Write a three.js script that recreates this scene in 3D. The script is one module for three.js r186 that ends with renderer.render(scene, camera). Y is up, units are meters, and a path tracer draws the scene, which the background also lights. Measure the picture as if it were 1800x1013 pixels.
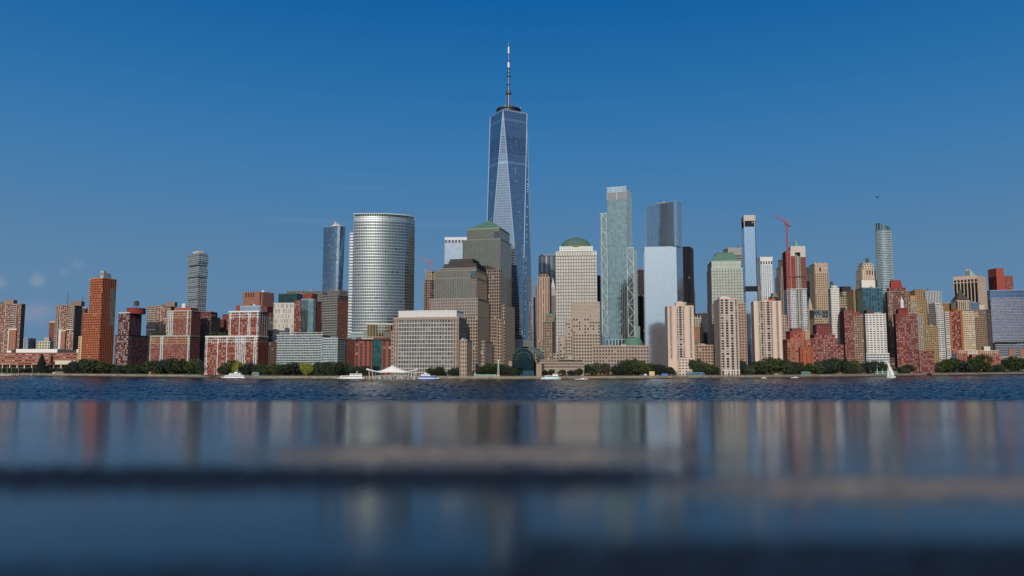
import * as THREE from 'three';
import { mergeGeometries } from 'three/addons/utils/BufferGeometryUtils.js';
import { ImprovedNoise } from 'three/addons/math/ImprovedNoise.js';

// ---------------------------------------------------------------- camera, sky, sun, exposure
const EYE = 16, FPX = 1400, HORIZON = 643;                 // eye height over the river; focal length and horizon in photo pixels (1800 x 1013)
const PITCH = Math.atan((HORIZON - 506.5) / FPX);
const scene = new THREE.Scene();
const camera = new THREE.PerspectiveCamera(2 * Math.atan(506.5 / FPX) * 180 / Math.PI, 1800 / 1013, 0.05, 30000);
camera.position.set(0, EYE, 0);
camera.rotation.x = PITCH;
camera.focus = 1100;
camera.userData.fStop = 2.0;

const SUN_AZ = -9 * Math.PI / 180, SUN_EL = 25 * Math.PI / 180;   // low afternoon sun behind the camera
const sunDir = new THREE.Vector3(Math.sin(SUN_AZ) * Math.cos(SUN_EL), Math.sin(SUN_EL), Math.cos(SUN_AZ) * Math.cos(SUN_EL));

const renderer = new THREE.WebGLRenderer({ antialias: true });
renderer.toneMapping = THREE.LinearToneMapping;
renderer.toneMappingExposure = 1.0;
renderer.shadowMap.enabled = true;

const perlin = new ImprovedNoise();
function fbm(x, y, z, o = 4) { let s = 0, a = 0.5, f = 1; for (let i = 0; i < o; i++) { s += a * perlin.noise(x * f, y * f, z * f); a *= 0.5; f *= 2.03; } return s; }
function rng(seed) { let a = seed >>> 0; return () => { a = (a + 0x6D2B79F5) | 0; let t = Math.imul(a ^ (a >>> 15), 1 | a); t = (t + Math.imul(t ^ (t >>> 7), 61 | t)) ^ t; return ((t ^ (t >>> 14)) >>> 0) / 4294967296; }; }

// the world direction of a photo pixel, as (X, Y) per metre of depth
function ray(px, py) {
  const u = (px - 900) / FPX, v = (506.5 - py) / FPX, d = Math.cos(PITCH) - v * Math.sin(PITCH);
  return [u / d, (v * Math.cos(PITCH) + Math.sin(PITCH)) / d];
}

{ // a computed clear sky: deep blue overhead, paler to the horizon, brighter in the air round the sun, a few small clouds
  const W = 2048, H = 1024, data = new Float32Array(W * H * 4);
  const stops = [[-90, .03, .05, .07], [-2, .08, .14, .21], [0, .125, .235, .375], [4, .115, .23, .38], [6.65, .105, .226, .381], [14, .048, .192, .412], [20, .018, .15, .385], [25.5, .0035, .11, .345], [32, .002, .085, .29], [45, .002, .06, .22], [90, .002, .04, .16]];
  const clouds = [];
  for (const [px, py, w, h, k, r, g, b] of [[66, 493, 8, 8, .5, .42, .40, .47], [-1, 497, 7, 7, .4, .40, .38, .46], [137, 464, 7, 5, .25, .36, .40, .50], [111, 478, 5, 5, .15, .36, .40, .50], [57, 552, 24, 14, .34, .33, .31, .42], [84, 545, 28, 8, .22, .33, .31, .42], [625, 330, 60, 3, .05, .5, .55, .6], [545, 388, 70, 3, .07, .5, .55, .6], [758, 395, 70, 5, .06, .5, .55, .6]]) {
    const [x, y] = ray(px, py), n = Math.hypot(x, 1);
    clouds.push({ az: Math.atan2(x, 1), el: Math.atan2(y, n), w: w / FPX, h: h / FPX, k, c: [r, g, b] });
  }
  const d = new THREE.Vector3();
  for (let j = 0; j < H; j++) {
    const el = ((j + 0.5) / H - 0.5) * Math.PI, deg = el * 180 / Math.PI;
    let i = 0; while (i < stops.length - 2 && stops[i + 1][0] < deg) i++;
    const A = stops[i], B = stops[i + 1], t = Math.min(1, Math.max(0, (deg - A[0]) / (B[0] - A[0])));
    for (let q = 0; q < W; q++) {
      const ph = ((q + 0.5) / W - 0.5) * 2 * Math.PI;
      d.set(Math.cos(ph) * Math.cos(el), Math.sin(el), Math.sin(ph) * Math.cos(el));
      const ang = Math.acos(Math.min(1, Math.max(-1, d.dot(sunDir))));
      const up = deg < 0 ? Math.max(0.25, 1 + deg / 12) : 1;
      const g1 = 1.5 * Math.exp(-Math.pow(ang / 0.32, 1.3)) * up, g2 = 0.3 * Math.exp(-ang / 0.5) * up;
      let r = A[1] + (B[1] - A[1]) * t + g1 + g2 * .8, g = A[2] + (B[2] - A[2]) * t + g1 * .98 + g2 * .95, b = A[3] + (B[3] - A[3]) * t + g1 * .9 + g2;
      const az = Math.atan2(d.x, -d.z);
      for (const c of clouds) {
        const dx = (az - c.az) / c.w, dy = (el - c.el) / c.h, rr = dx * dx + dy * dy;
        if (rr < 5) {
          const a = Math.min(1, c.k * Math.exp(-rr * 1.1) * (1 + 1.4 * fbm(az * 160, el * 160, 3.7, 3)));
          if (a > 0) { r += (c.c[0] - r) * a; g += (c.c[1] - g) * a; b += (c.c[2] - b) * a; }
        }
      }
      const o = (j * W + q) * 4; data[o] = r; data[o + 1] = g; data[o + 2] = b; data[o + 3] = 1;
    }
  }
  const sky = new THREE.DataTexture(data, W, H, THREE.RGBAFormat, THREE.FloatType);
  sky.mapping = THREE.EquirectangularReflectionMapping; sky.magFilter = THREE.LinearFilter; sky.needsUpdate = true;
  scene.background = sky; scene.environment = sky;
}

const sun = new THREE.DirectionalLight(new THREE.Color(1.0, 0.9, 0.79), 3.1);
sun.position.copy(sunDir).multiplyScalar(3000); sun.castShadow = true;
sun.target.position.set(0, 0, -1200); sun.position.add(sun.target.position);
Object.assign(sun.shadow.camera, { left: -1600, right: 1600, top: 900, bottom: -400, near: 10, far: 6000 });
sun.shadow.mapSize.set(4096, 4096);
scene.add(sun, sun.target);

// ---------------------------------------------------------------- materials (all surfaces carry their own colour per vertex)
const MAT = {
  masonry: new THREE.MeshStandardMaterial({ vertexColors: true, roughness: 0.92 }),
  metal: new THREE.MeshStandardMaterial({ vertexColors: true, roughness: 0.38, metalness: 0.75 }),
  paint: new THREE.MeshStandardMaterial({ vertexColors: true, roughness: 0.5 }),
  window: new THREE.MeshPhysicalMaterial({ vertexColors: true, roughness: 0.1, ior: 1.36 }),
  mirror: new THREE.MeshStandardMaterial({ vertexColors: true, roughness: 0.09, metalness: 0.92 }),
  satin: new THREE.MeshStandardMaterial({ vertexColors: true, roughness: 0.12, metalness: 0.86 }),
  frost: new THREE.MeshStandardMaterial({ vertexColors: true, roughness: 0.42, metalness: 0.35 }),
  foliage: new THREE.MeshPhysicalMaterial({ vertexColors: true, roughness: 0.85, side: THREE.DoubleSide }),
  bark: new THREE.MeshStandardMaterial({ color: new THREE.Color(.07, .055, .042), roughness: 0.95 }),
};
const colCache = {};
function C(c) {                                        // '#rrggbb' as the eye sees it -> linear base colour
  if (Array.isArray(c)) return c;
  return colCache[c] ?? (colCache[c] = new THREE.Color(c).toArray().map((x) => x * 0.86));
}
const vary = (c, k) => [c[0] * k, c[1] * k, c[2] * k];

// ---------------------------------------------------------------- mesh builder
class Geo {
  constructor() { this.p = []; this.n = []; this.c = []; this.i = []; }
  quad(a, b, c, d, col) {
    const ux = b[0] - a[0], uy = b[1] - a[1], uz = b[2] - a[2], vx = d[0] - a[0], vy = d[1] - a[1], vz = d[2] - a[2];
    let nx = uy * vz - uz * vy, ny = uz * vx - ux * vz, nz = ux * vy - uy * vx; const l = Math.hypot(nx, ny, nz) || 1; nx /= l; ny /= l; nz /= l;
    const s = this.p.length / 3;
    for (const q of [a, b, c, d]) { this.p.push(q[0], q[1], q[2]); this.n.push(nx, ny, nz); this.c.push(col[0], col[1], col[2]); }
    this.i.push(s, s + 1, s + 2, s, s + 2, s + 3); return this;
  }
  tri(a, b, c, col) {
    const ux = b[0] - a[0], uy = b[1] - a[1], uz = b[2] - a[2], vx = c[0] - a[0], vy = c[1] - a[1], vz = c[2] - a[2];
    let nx = uy * vz - uz * vy, ny = uz * vx - ux * vz, nz = ux * vy - uy * vx; const l = Math.hypot(nx, ny, nz) || 1;
    const s = this.p.length / 3;
    for (const q of [a, b, c]) { this.p.push(q[0], q[1], q[2]); this.n.push(nx / l, ny / l, nz / l); this.c.push(col[0], col[1], col[2]); }
    this.i.push(s, s + 1, s + 2); return this;
  }
  box(x0, x1, y0, y1, z0, z1, col) {
    const a = [x0, y0, z1], b = [x1, y0, z1], c = [x1, y1, z1], d = [x0, y1, z1], e = [x0, y0, z0], f = [x1, y0, z0], g = [x1, y1, z0], h = [x0, y1, z0];
    this.quad(a, b, c, d, col); this.quad(f, e, h, g, col); this.quad(b, f, g, c, col); this.quad(e, a, d, h, col); this.quad(d, c, g, h, col); this.quad(e, f, b, a, col);
    return this;
  }
  bar(A, B, t, col) {                                  // a square bar from A to B
    const a = new THREE.Vector3(...A), b = new THREE.Vector3(...B), d = b.clone().sub(a).normalize();
    const s = Math.abs(d.y) > 0.9 ? new THREE.Vector3(1, 0, 0) : new THREE.Vector3(0, 1, 0);
    const u = new THREE.Vector3().crossVectors(d, s).normalize().multiplyScalar(t / 2), v = new THREE.Vector3().crossVectors(d, u).normalize().multiplyScalar(t / 2);
    const P = (o, k, m) => [o.x + u.x * k + v.x * m, o.y + u.y * k + v.y * m, o.z + u.z * k + v.z * m];
    const K = [[-1, -1], [1, -1], [1, 1], [-1, 1]];
    for (let i = 0; i < 4; i++) { const [k, m] = K[i], [k2, m2] = K[(i + 1) % 4]; this.quad(P(a, k, m), P(a, k2, m2), P(b, k2, m2), P(b, k, m), col); }
    this.quad(P(a, -1, -1), P(a, -1, 1), P(a, 1, 1), P(a, 1, -1), col); this.quad(P(b, -1, -1), P(b, 1, -1), P(b, 1, 1), P(b, -1, 1), col);
    return this;
  }
  lathe(profile, cx, cz, col, seg = 20) {              // profile: [radius, y] pairs from the bottom up
    for (let k = 0; k < seg; k++) {
      const a0 = k / seg * 2 * Math.PI, a1 = (k + 1) / seg * 2 * Math.PI;
      for (let j = 0; j < profile.length - 1; j++) {
        const [r0, y0] = profile[j], [r1, y1] = profile[j + 1], P = (r, y, a) => [cx + r * Math.sin(a), y, cz + r * Math.cos(a)];
        if (r1 < 1e-4) this.tri(P(r0, y0, a0), P(r0, y0, a1), P(0, y1, 0), col);
        else if (r0 < 1e-4) this.tri(P(0, y0, 0), P(r1, y1, a1), P(r1, y1, a0), col);
        else this.quad(P(r0, y0, a0), P(r0, y0, a1), P(r1, y1, a1), P(r1, y1, a0), col);
      }
    }
    return this;
  }
  prism(pts, y0, y1, col, top = true) {                // pts run anticlockwise seen from above, the front (+z) side left to right
    for (let i = 0; i < pts.length; i++) { const a = pts[i], b = pts[(i + 1) % pts.length]; this.quad([a[0], y0, a[1]], [b[0], y0, b[1]], [b[0], y1, b[1]], [a[0], y1, a[1]], col); }
    if (top) this.cap(pts, y1, col);
    return this;
  }
  cap(pts, y, col) { for (let i = 1; i < pts.length - 1; i++) this.tri([pts[0][0], y, pts[0][1]], [pts[i][0], y, pts[i][1]], [pts[i + 1][0], y, pts[i + 1][1]], col); }
  frustum(pts, y0, top, y1, col) {
    for (let i = 0; i < pts.length; i++) { const k = (i + 1) % pts.length, a = pts[i], b = pts[k], c = top[k], d = top[i]; this.quad([a[0], y0, a[1]], [b[0], y0, b[1]], [c[0], y1, c[1]], [d[0], y1, d[1]], col); }
    this.cap(top, y1, col); return this;
  }
  get empty() { return !this.i.length; }
  geometry() {
    const g = new THREE.BufferGeometry();
    g.setAttribute('position', new THREE.Float32BufferAttribute(this.p, 3)); g.setAttribute('normal', new THREE.Float32BufferAttribute(this.n, 3)); g.setAttribute('color', new THREE.Float32BufferAttribute(this.c, 3));
    g.setIndex(this.i); return g;
  }
  mesh(name, mat, parent, kind) {
    if (this.empty) return null;
    const m = new THREE.Mesh(this.geometry(), mat); m.name = name; m.castShadow = m.receiveShadow = true;
    if (kind) m.userData.kind = kind;
    parent.add(m); return m;
  }
}
const used = {};
function numbered(name) { const k = used[name] = (used[name] ?? -1) + 1; return k ? `${name}_${String(k).padStart(3, '0')}` : name; }
function thing(name, label, category, group) {
  const o = new THREE.Group(); o.name = numbered(name); o.userData = { label, category }; if (group) o.userData.group = group;
  scene.add(o); return o;
}
const rectPts = (x0, x1, z0, z1) => [[x0, z1], [x1, z1], [x1, z0], [x0, z0]];

// ---------------------------------------------------------------- facades: piers, spandrels and single panes as real depth
const LAND = 3.2;
let seed = 11;
function facade(out, A, B, y0, y1, st) {
  const R = out.R, w = Math.hypot(B[0] - A[0], B[1] - A[1]), h = y1 - y0;
  if (w < 0.3 || h < 0.3) return;
  const u = [(B[0] - A[0]) / w, (B[1] - A[1]) / w], N = [-u[1], u[0]];   // outward normal of the outline
  const P = (x, y, o) => [A[0] + u[0] * x + N[0] * o, y, A[1] + u[1] * x + N[1] * o];
  const K = (st.glass ?? 'window') === 'window' ? 1.14 : 1;
  const cols = Math.max(1, Math.round(st.cols ?? w / ((st.pitch ?? 3) * K))), rows = Math.max(1, Math.round(st.rows ?? h / ((st.fh ?? 3.4) * K)));
  const cw = w / cols, fh = h / rows, rec = st.rec ?? 0.45, pf = st.pier ?? 0.4, sf = st.span ?? 0.45;
  const wc = C(st.wc ?? '#999999'), sc = C(st.sc ?? st.wc ?? '#999999'), gc = C(st.gc ?? '#14171b'), bc = C(st.bc ?? '#b9b5ac');
  const pierOut = st.proud === 'span' ? -0.14 : 0, spanOut = st.proud === 'span' ? 0 : -0.14;
  const wall = out[st.wall ?? 'masonry'], glass = out[st.glass ?? 'window'];
  const strip = (x0, x1, ya, yb, o, col, vert) => {
    wall.quad(P(x0, ya, o), P(x1, ya, o), P(x1, yb, o), P(x0, yb, o), col);
    if (vert) { wall.quad(P(x0, ya, -rec), P(x0, ya, o), P(x0, yb, o), P(x0, yb, -rec), col); wall.quad(P(x1, ya, o), P(x1, ya, -rec), P(x1, yb, -rec), P(x1, yb, o), col); }
    else { wall.quad(P(x0, yb, o), P(x1, yb, o), P(x1, yb, -rec), P(x0, yb, -rec), col); wall.quad(P(x0, ya, -rec), P(x1, ya, -rec), P(x1, ya, o), P(x0, ya, o), col); }
  };
  const end = st.end ?? 0;                             // solid corner margin in metres
  for (let i = 0; i <= cols; i++) {
    const k = typeof st.pierK === 'function' ? st.pierK(i, cols) : 1, hw = pf * cw / 2 * k;
    let x0 = Math.max(0, i * cw - hw), x1 = Math.min(w, i * cw + hw);
    if (i === 0) x1 = Math.max(x1, end); if (i === cols) x0 = Math.min(x0, w - end);
    if (x1 - x0 > 0.02) strip(x0, x1, y0, y1, pierOut, vary(st.pc ? C(st.pc(i, cols)) : wc, 0.95 + 0.1 * R()), true);
  }
  for (let j = 0; j <= rows; j++) {
    const hh = sf * fh / 2 * (st.spanK ? st.spanK(j, rows) : 1), ya = Math.max(y0, y0 + j * fh - hh), yb = Math.min(y1, y0 + j * fh + hh);
    if (yb - ya > 0.02) strip(0, w, ya, yb, spanOut, vary(st.scf ? C(st.scf(j, rows)) : sc, 0.95 + 0.1 * R()), false);
  }
  const tilt = st.tilt ?? 0.012, blind = (st.blind ?? 0.12) * 0.7, gv = st.gv ?? 0.25;
  for (let j = 0; j < rows; j++) for (let i = 0; i < cols; i++) {
    const x0 = i * cw, x1 = x0 + cw, ya = y0 + j * fh, yb = ya + fh, o = () => -rec + (R() - 0.5) * 2 * tilt;
    const col = R() < blind ? vary(bc, 0.3 + 0.55 * R()) : vary(st.gcf ? C(st.gcf(i, j, cols, rows)) : gc, 1 - gv / 2 + gv * R());
    const t = o(), s = o();                            // panes lean a little, each its own way
    glass.quad(P(x0, ya, t), P(x1, ya, s), P(x1, yb, s + (R() - 0.5) * tilt * 2), P(x0, yb, t + (R() - 0.5) * tilt * 2), col);
  }
}

const allBuildings = [];
class Building {
  constructor(name, label, s, category = 'building') {
    Object.assign(this, { seedRng: rng(++seed * 7919), D: s.D, y: s.y });
    const th = (s.yaw ?? 0) * Math.PI / 180, c = Math.cos(th), sn = Math.sin(th), left = s.side === 'l';
    const k0 = ray(s.xm ?? (left ? s.xl : s.xr), s.y)[0], kl = ray(s.xl, s.y)[0], kr = ray(s.xr, s.y)[0], X0 = k0 * s.D;
    let W, L;
    if (left) W = (kr * s.D - X0) / (c - kr * sn); else W = (X0 - kl * s.D) / (c - kl * sn);
    L = s.xm !== undefined ? (X0 - (left ? kl : kr) * s.D) / (sn + (left ? kl : kr) * c) : s.dp ?? 30;
    if (!(L > 6)) L = s.dp ?? 30; L = Math.min(Math.max(L, 8), s.dpMax ?? 70);
    allBuildings.push(this); this.topY = 0;
    this.W = W; this.L = L; this.th = th; this.X0 = X0; this.left = left;
    this.g = thing(name, label, category, s.group);
    // near corner in local space: (+-W/2, L/2)
    const nx = left ? -W / 2 : W / 2, nz = L / 2;
    const cx = X0 - (nx * c + nz * sn), cz = -s.D - (-nx * sn + nz * c);
    this.g.position.set(cx, LAND, cz); this.g.rotation.y = th;
  }
  k(px, py) { return ray(px, py)[0]; }
  lx(px, py = this.y) { const k = this.k(px, py), c = Math.cos(this.th), s = Math.sin(this.th); return (k * this.D - this.X0) / (c - k * s) + (this.left ? -this.W / 2 : this.W / 2); }
  lz(px, py = this.y) { const k = this.k(px, py), c = Math.cos(this.th), s = Math.sin(this.th); return this.L / 2 - (this.X0 - k * this.D) / (s + k * c); }
  ly(py) { return EYE + ray(900, py)[1] * this.D - LAND; }
  rect(x0, x1, z0, z1) { return rectPts(x0 ?? -this.W / 2, x1 ?? this.W / 2, z0 ?? -this.L / 2, z1 ?? this.L / 2); }
  // one storey block: outline pts, pixel heights, one style or a style per edge
  tier(pts, py0, py1, st, o = {}) {
    const y0 = py0 === null ? -0.5 : typeof py0 === 'object' ? py0.m : this.ly(py0), y1 = typeof py1 === 'object' ? py1.m : this.ly(py1);
    const out = { R: this.seedRng, masonry: new Geo(), metal: new Geo(), paint: new Geo(), window: new Geo(), mirror: new Geo(), satin: new Geo(), frost: new Geo() };
    const c = Math.cos(this.th), s = Math.sin(this.th), n = pts.length;
    let back = null; if (y1 > this.topY) { this.topY = y1; this.topPts = pts; }
    for (let i = 0; i < n; i++) {
      const a = pts[i], b = pts[(i + 1) % n], w = Math.hypot(b[0] - a[0], b[1] - a[1]); if (w < 0.01) continue;
      const lnx = -(b[1] - a[1]) / w, lnz = (b[0] - a[0]) / w, N = [lnx * c + lnz * s, -lnx * s + lnz * c];
      const mx = (a[0] + b[0]) / 2, mz = (a[1] + b[1]) / 2, wx = this.g.position.x + mx * c + mz * s, wz = this.g.position.z - mx * s + mz * c;
      const facing = -(N[0] * wx + N[1] * wz) / Math.hypot(wx, wz), e = Array.isArray(st) ? st[Math.min(i, st.length - 1)] : st;
      back ??= e;
      if (facing > -0.25 && !e.plain) facade(out, a, b, y0, y1, e);
      else out.masonry.quad([a[0], y0, a[1]], [b[0], y0, b[1]], [b[0], y1, b[1]], [a[0], y1, a[1]], C(e.wc ?? '#777777'));
    }
    const roofCol = C(o.roof ?? '#6d675f');
    out.masonry.cap(pts, y1 - 0.02, roofCol);
    if (o.cornice !== 0) {                             // a coping round the roof edge
      const h = o.cornice ?? 0.9, cc = C(o.cc ?? (Array.isArray(st) ? st[0] : st).wc ?? '#888888'), ov = o.over ?? 0.18;
      let sx = 0, sz = 0; for (const p of pts) { sx += p[0] / n; sz += p[1] / n; }
      const grow = (k) => pts.map((p) => { const d = Math.hypot(p[0] - sx, p[1] - sz) || 1; return [p[0] + (p[0] - sx) / d * k, p[1] + (p[1] - sz) / d * k]; });
      const A = grow(ov * 1.4), I = grow(-0.5), g = new Geo();
      for (let i = 0; i < n; i++) {
        const q = (i + 1) % n;
        g.quad([A[i][0], y1 - 0.4, A[i][1]], [A[q][0], y1 - 0.4, A[q][1]], [A[q][0], y1 + h, A[q][1]], [A[i][0], y1 + h, A[i][1]], cc);
        g.quad([A[i][0], y1 + h, A[i][1]], [A[q][0], y1 + h, A[q][1]], [I[q][0], y1 + h, I[q][1]], [I[i][0], y1 + h, I[i][1]], cc);
        g.quad([I[q][0], y1, I[q][1]], [I[i][0], y1, I[i][1]], [I[i][0], y1 + h, I[i][1]], [I[q][0], y1 + h, I[q][1]], cc);
        g.quad([pts[i][0], y1 - 0.4, pts[i][1]], [pts[q][0], y1 - 0.4, pts[q][1]], [A[q][0], y1 - 0.4, A[q][1]], [A[i][0], y1 - 0.4, A[i][1]], cc);
      }
      g.mesh('parapet', MAT.masonry, this.g);
    }
    const w = out.masonry.mesh(o.name ?? 'wall', MAT.masonry, this.g);
    out.metal.mesh('metal_cladding', MAT.metal, this.g); out.paint.mesh('painted_frame', MAT.paint, this.g);
    for (const k of ['window', 'mirror', 'satin', 'frost']) out[k].mesh(k === 'window' ? 'windows' : 'glazing', MAT[k], this.g, 'stuff');
    return w;
  }
  // a plain block given in pixels on the front plane: penthouse, lift housing
  block(name, px0, px1, py0, py1, col, inset = 3, depth = 12, st) {
    const x0 = this.lx(px0, py1), x1 = this.lx(px1, py1), z1 = this.L / 2 - inset;
    if (st) { this.tier(rectPts(x0, x1, z1 - depth, z1), py0, py1, st, { name, cornice: 0.3 }); return; }
    const y0 = this.ly(py0) - 0.6, y1 = this.ly(py1), g = new Geo();
    g.box(x0, x1, y0, y1, z1 - depth, z1, C(col)); g.box(x0 - .15, x1 + .15, y1, y1 + .35, z1 - depth - .15, z1 + .15, vary(C(col), 1.05));
    return g.mesh(name, MAT.masonry, this.g);
  }
  part(name, fill, mat = MAT.masonry, kind, parent = this.g) { const g = new Geo(); fill(g); return g.mesh(name, mat, parent, kind); }
  tank(px, pw, py0, py1, col = '#4a3f38', inset = 8) {  // timber water tank on a stand
    const x = this.lx(px, py1), r = Math.abs(this.lx(px + pw / 2, py1) - x), z = this.L / 2 - inset, y0 = this.ly(py0), y1 = this.ly(py1), h = y1 - y0, c = C(col);
    const t = this.part('water_tank', (g) => g.lathe([[r, y0 + h * .35], [r * .97, y0 + h * .85], [r * 1.06, y0 + h * .86], [0, y1]], x, z, c, 14).lathe([[0, y0 + h * .35], [r, y0 + h * .351]], x, z, c, 14));
    for (const [i, k] of [[-1, -1], [1, -1], [1, 1], [-1, 1]]) this.part('leg', (g) => g.bar([x + i * r * .7, y0 - .5, z + k * r * .7], [x + i * r * .7, y0 + h * .36, z + k * r * .7], .35, vary(c, .7)), MAT.masonry, undefined, t);
  }
  mast(px, py0, py1, w = 0.6, inset = 8, col = '#3c3f45') {
    const x = this.lx(px, py1), z = this.L / 2 - inset; return this.part('antenna', (g) => g.bar([x, this.ly(py0) - 1, z], [x, this.ly(py1), z], w, C(col)).bar([x - w * 2.2, this.ly(py0) * .5 + this.ly(py1) * .5, z], [x + w * 2.2, this.ly(py0) * .5 + this.ly(py1) * .5, z], w * .7, C(col)), MAT.paint);
  }
}
// ================================================================ the skyline, from the north end to the south
const punched = (wc, o = {}) => ({ wc, pitch: 3.2, fh: 3.2, pier: 0.5, span: 0.5, blind: 0.3, ...o });
const strips = (wc, o = {}) => ({ wc, pitch: 3.4, fh: 3.3, pier: 0.62, span: 0.3, proud: 'pier', ...o });
const ribbon = (wc, o = {}) => ({ wc, pitch: 3.6, fh: 3.3, pier: 0.1, span: 0.5, proud: 'span', ...o });
const curtain = (gc, o = {}) => ({ wc: '#8d979b', gc, pitch: 3, fh: 4, pier: 0.07, span: 0.09, rec: 0.12, glass: 'mirror', blind: 0, gv: 0.2, ...o });

{ // three brown slab towers with balconies, far left
  const plaza = (label, s, top, base, o = {}) => {
    const b = new Building('apartment_tower', label, { ...s, group: 'brown brick slab towers' });
    const f = punched('#a07867', { pitch: 3.1, fh: 3.05, pier: 0.42, span: 0.42, blind: 0.55, bc: '#c9c2b4', pc: (i, n) => (i % 5 === 2 ? '#b29f90' : '#96705f') });
    const balc = ribbon('#b5a496', { fh: 3.05, span: 0.42, rec: 1.3, gc: '#2a2422', pitch: 4, blind: 0.1 });
    const x0 = -b.W / 2, x1 = b.W / 2, w = b.W;
    b.tier(rectPts(x0, x1, -b.L / 2, b.L / 2), base, top, [f, ribbon('#9a8576', { fh: 3.05, span: 0.4, rec: 1.2, gc: '#1b1a20', blind: 0.1 })], { cc: '#8b7a6d' });
    for (const [a, c, ya, yb] of o.bays ?? []) b.tier(rectPts(x0 + w * a, x0 + w * c, b.L / 2 + 0.02, b.L / 2 + 1.6), ya, yb, balc, { name: 'balcony_stack', cornice: 0.3, cc: '#b5a496' });
    for (const [a, c, ya, yb] of o.white ?? []) b.part('white_fin', (g) => g.box(x0 + w * a, x0 + w * c, b.ly(ya), b.ly(yb), b.L / 2 + 0.05, b.L / 2 + 2.2, C('#d6cfc6')));
    for (const [a, c, ya, yb] of o.brick ?? []) b.tier(rectPts(x0 + w * a, x0 + w * c, b.L / 2 + 0.02, b.L / 2 + 2.4), ya, yb, punched('#a5705a', { pitch: 3.4, pier: .8 }), { name: 'brick_bay', cc: '#ddd6cd' });
    return b;
  };
  let b = plaza('brown brick slab tower cut off by the picture edge, north of the low school', { xl: -14, xm: 37.5, xr: 44.5, y: 535, D: 1470, yaw: 3 }, 535, null,
    { bays: [[0.66, 0.86, 579, 536]], white: [[0.63, 0.66, 620, 578], [0.66, 0.9, 579.5, 577.8]], brick: [[0.68, 0.9, 620, 580]] });
  b.block('penthouse', 4, 22, 535, 527.5, '#8f7c6b');
  b = plaza('brown slab tower with two roof antennas beside the orange tower', { xl: 98.6, xm: 131.5, xr: 144.2, y: 537.5, D: 1450, yaw: 6 }, 537.5, null,
    { bays: [[0.0, 0.16, 625, 539], [0.72, 0.96, 579, 539]], white: [[0.24, 0.36, 620, 579], [0.2, 0.44, 580.5, 579], [0.62, 0.98, 580.5, 579]], brick: [[0.38, 0.6, 620, 582]] });
  b.block('penthouse', 124, 142, 537, 530, '#86705f', 2, 14); b.mast(116, 536, 513.5, 0.9); b.mast(142, 532, 519, 0.8);
  b = plaza('brown slab tower rising behind the terraced brick block with white roof tank', { xl: 258.5, xm: 300, xr: 308, y: 538.5, D: 1470, yaw: 2 }, 538.5, null, { bays: [[0, .38, 578, 540]], white: [[0, .42, 581, 579]] });
  b.block('penthouse', 292, 306, 538.5, 531, '#8b7665');
}
{
  let b = new Building('brick_tower', 'dark brown sliver of tower just behind the antenna-topped slab', { xl: 140, xr: 151, y: 543, D: 1560, dp: 24 });
  b.tier(b.rect(), null, 543, punched('#6d4d44', { blind: .15 }));
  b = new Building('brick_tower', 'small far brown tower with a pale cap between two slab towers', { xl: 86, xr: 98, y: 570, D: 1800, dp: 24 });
  b.tier(b.rect(), null, 568, punched('#7d4f45', { blind: .1, pier: .7 })); b.part('pale_cap', (g) => g.box(-b.W / 2 + .3, b.W / 2 - .3, b.ly(568), b.ly(564.5), -11, 11.5, C('#c79c86')));  // cap coloured paler than the wall to imitate its lit look
  b = new Building('low_house', 'cream low building with square windows above the school roof', { xl: 64, xr: 88, y: 601, D: 1640, dp: 26 });
  b.tier(b.rect(), null, 601, punched('#c3bda6', { pitch: 5, fh: 4.4, pier: .5, span: .5, blind: 0 })); b.block('stair_tower', 75, 84, 601, 593.5, '#a7a296', 4, 10);
  b = new Building('low_house', 'grey low building between the slab tower and cream house', { xl: 38, xr: 50, y: 595, D: 1700, dp: 26 });
  b.tier(b.rect(), null, 595.5, punched('#8f989c', { pitch: 3.8 }));
  b = new Building('low_house', 'flat roofed dark brown building beside the grey low building', { xl: 49, xr: 66, y: 603, D: 1720, dp: 26 });
  b.tier(b.rect(), null, 604, punched('#6c5046', { pitch: 4 }));
  b = new Building('low_house', 'brick low building below the pale capped tower', { xl: 86, xr: 101, y: 598, D: 1690, dp: 26 });
  b.tier(b.rect(), null, 599, punched('#7d5a4e', { pitch: 4 }));
  b = new Building('low_house', 'yellow building peeping out left of the orange tower', { xl: 138, xr: 152, y: 592, D: 1380, dp: 20 });
  b.tier(b.rect(), null, 592, punched('#c9b184', { pitch: 3.6, blind: .1 }));
}
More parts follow.
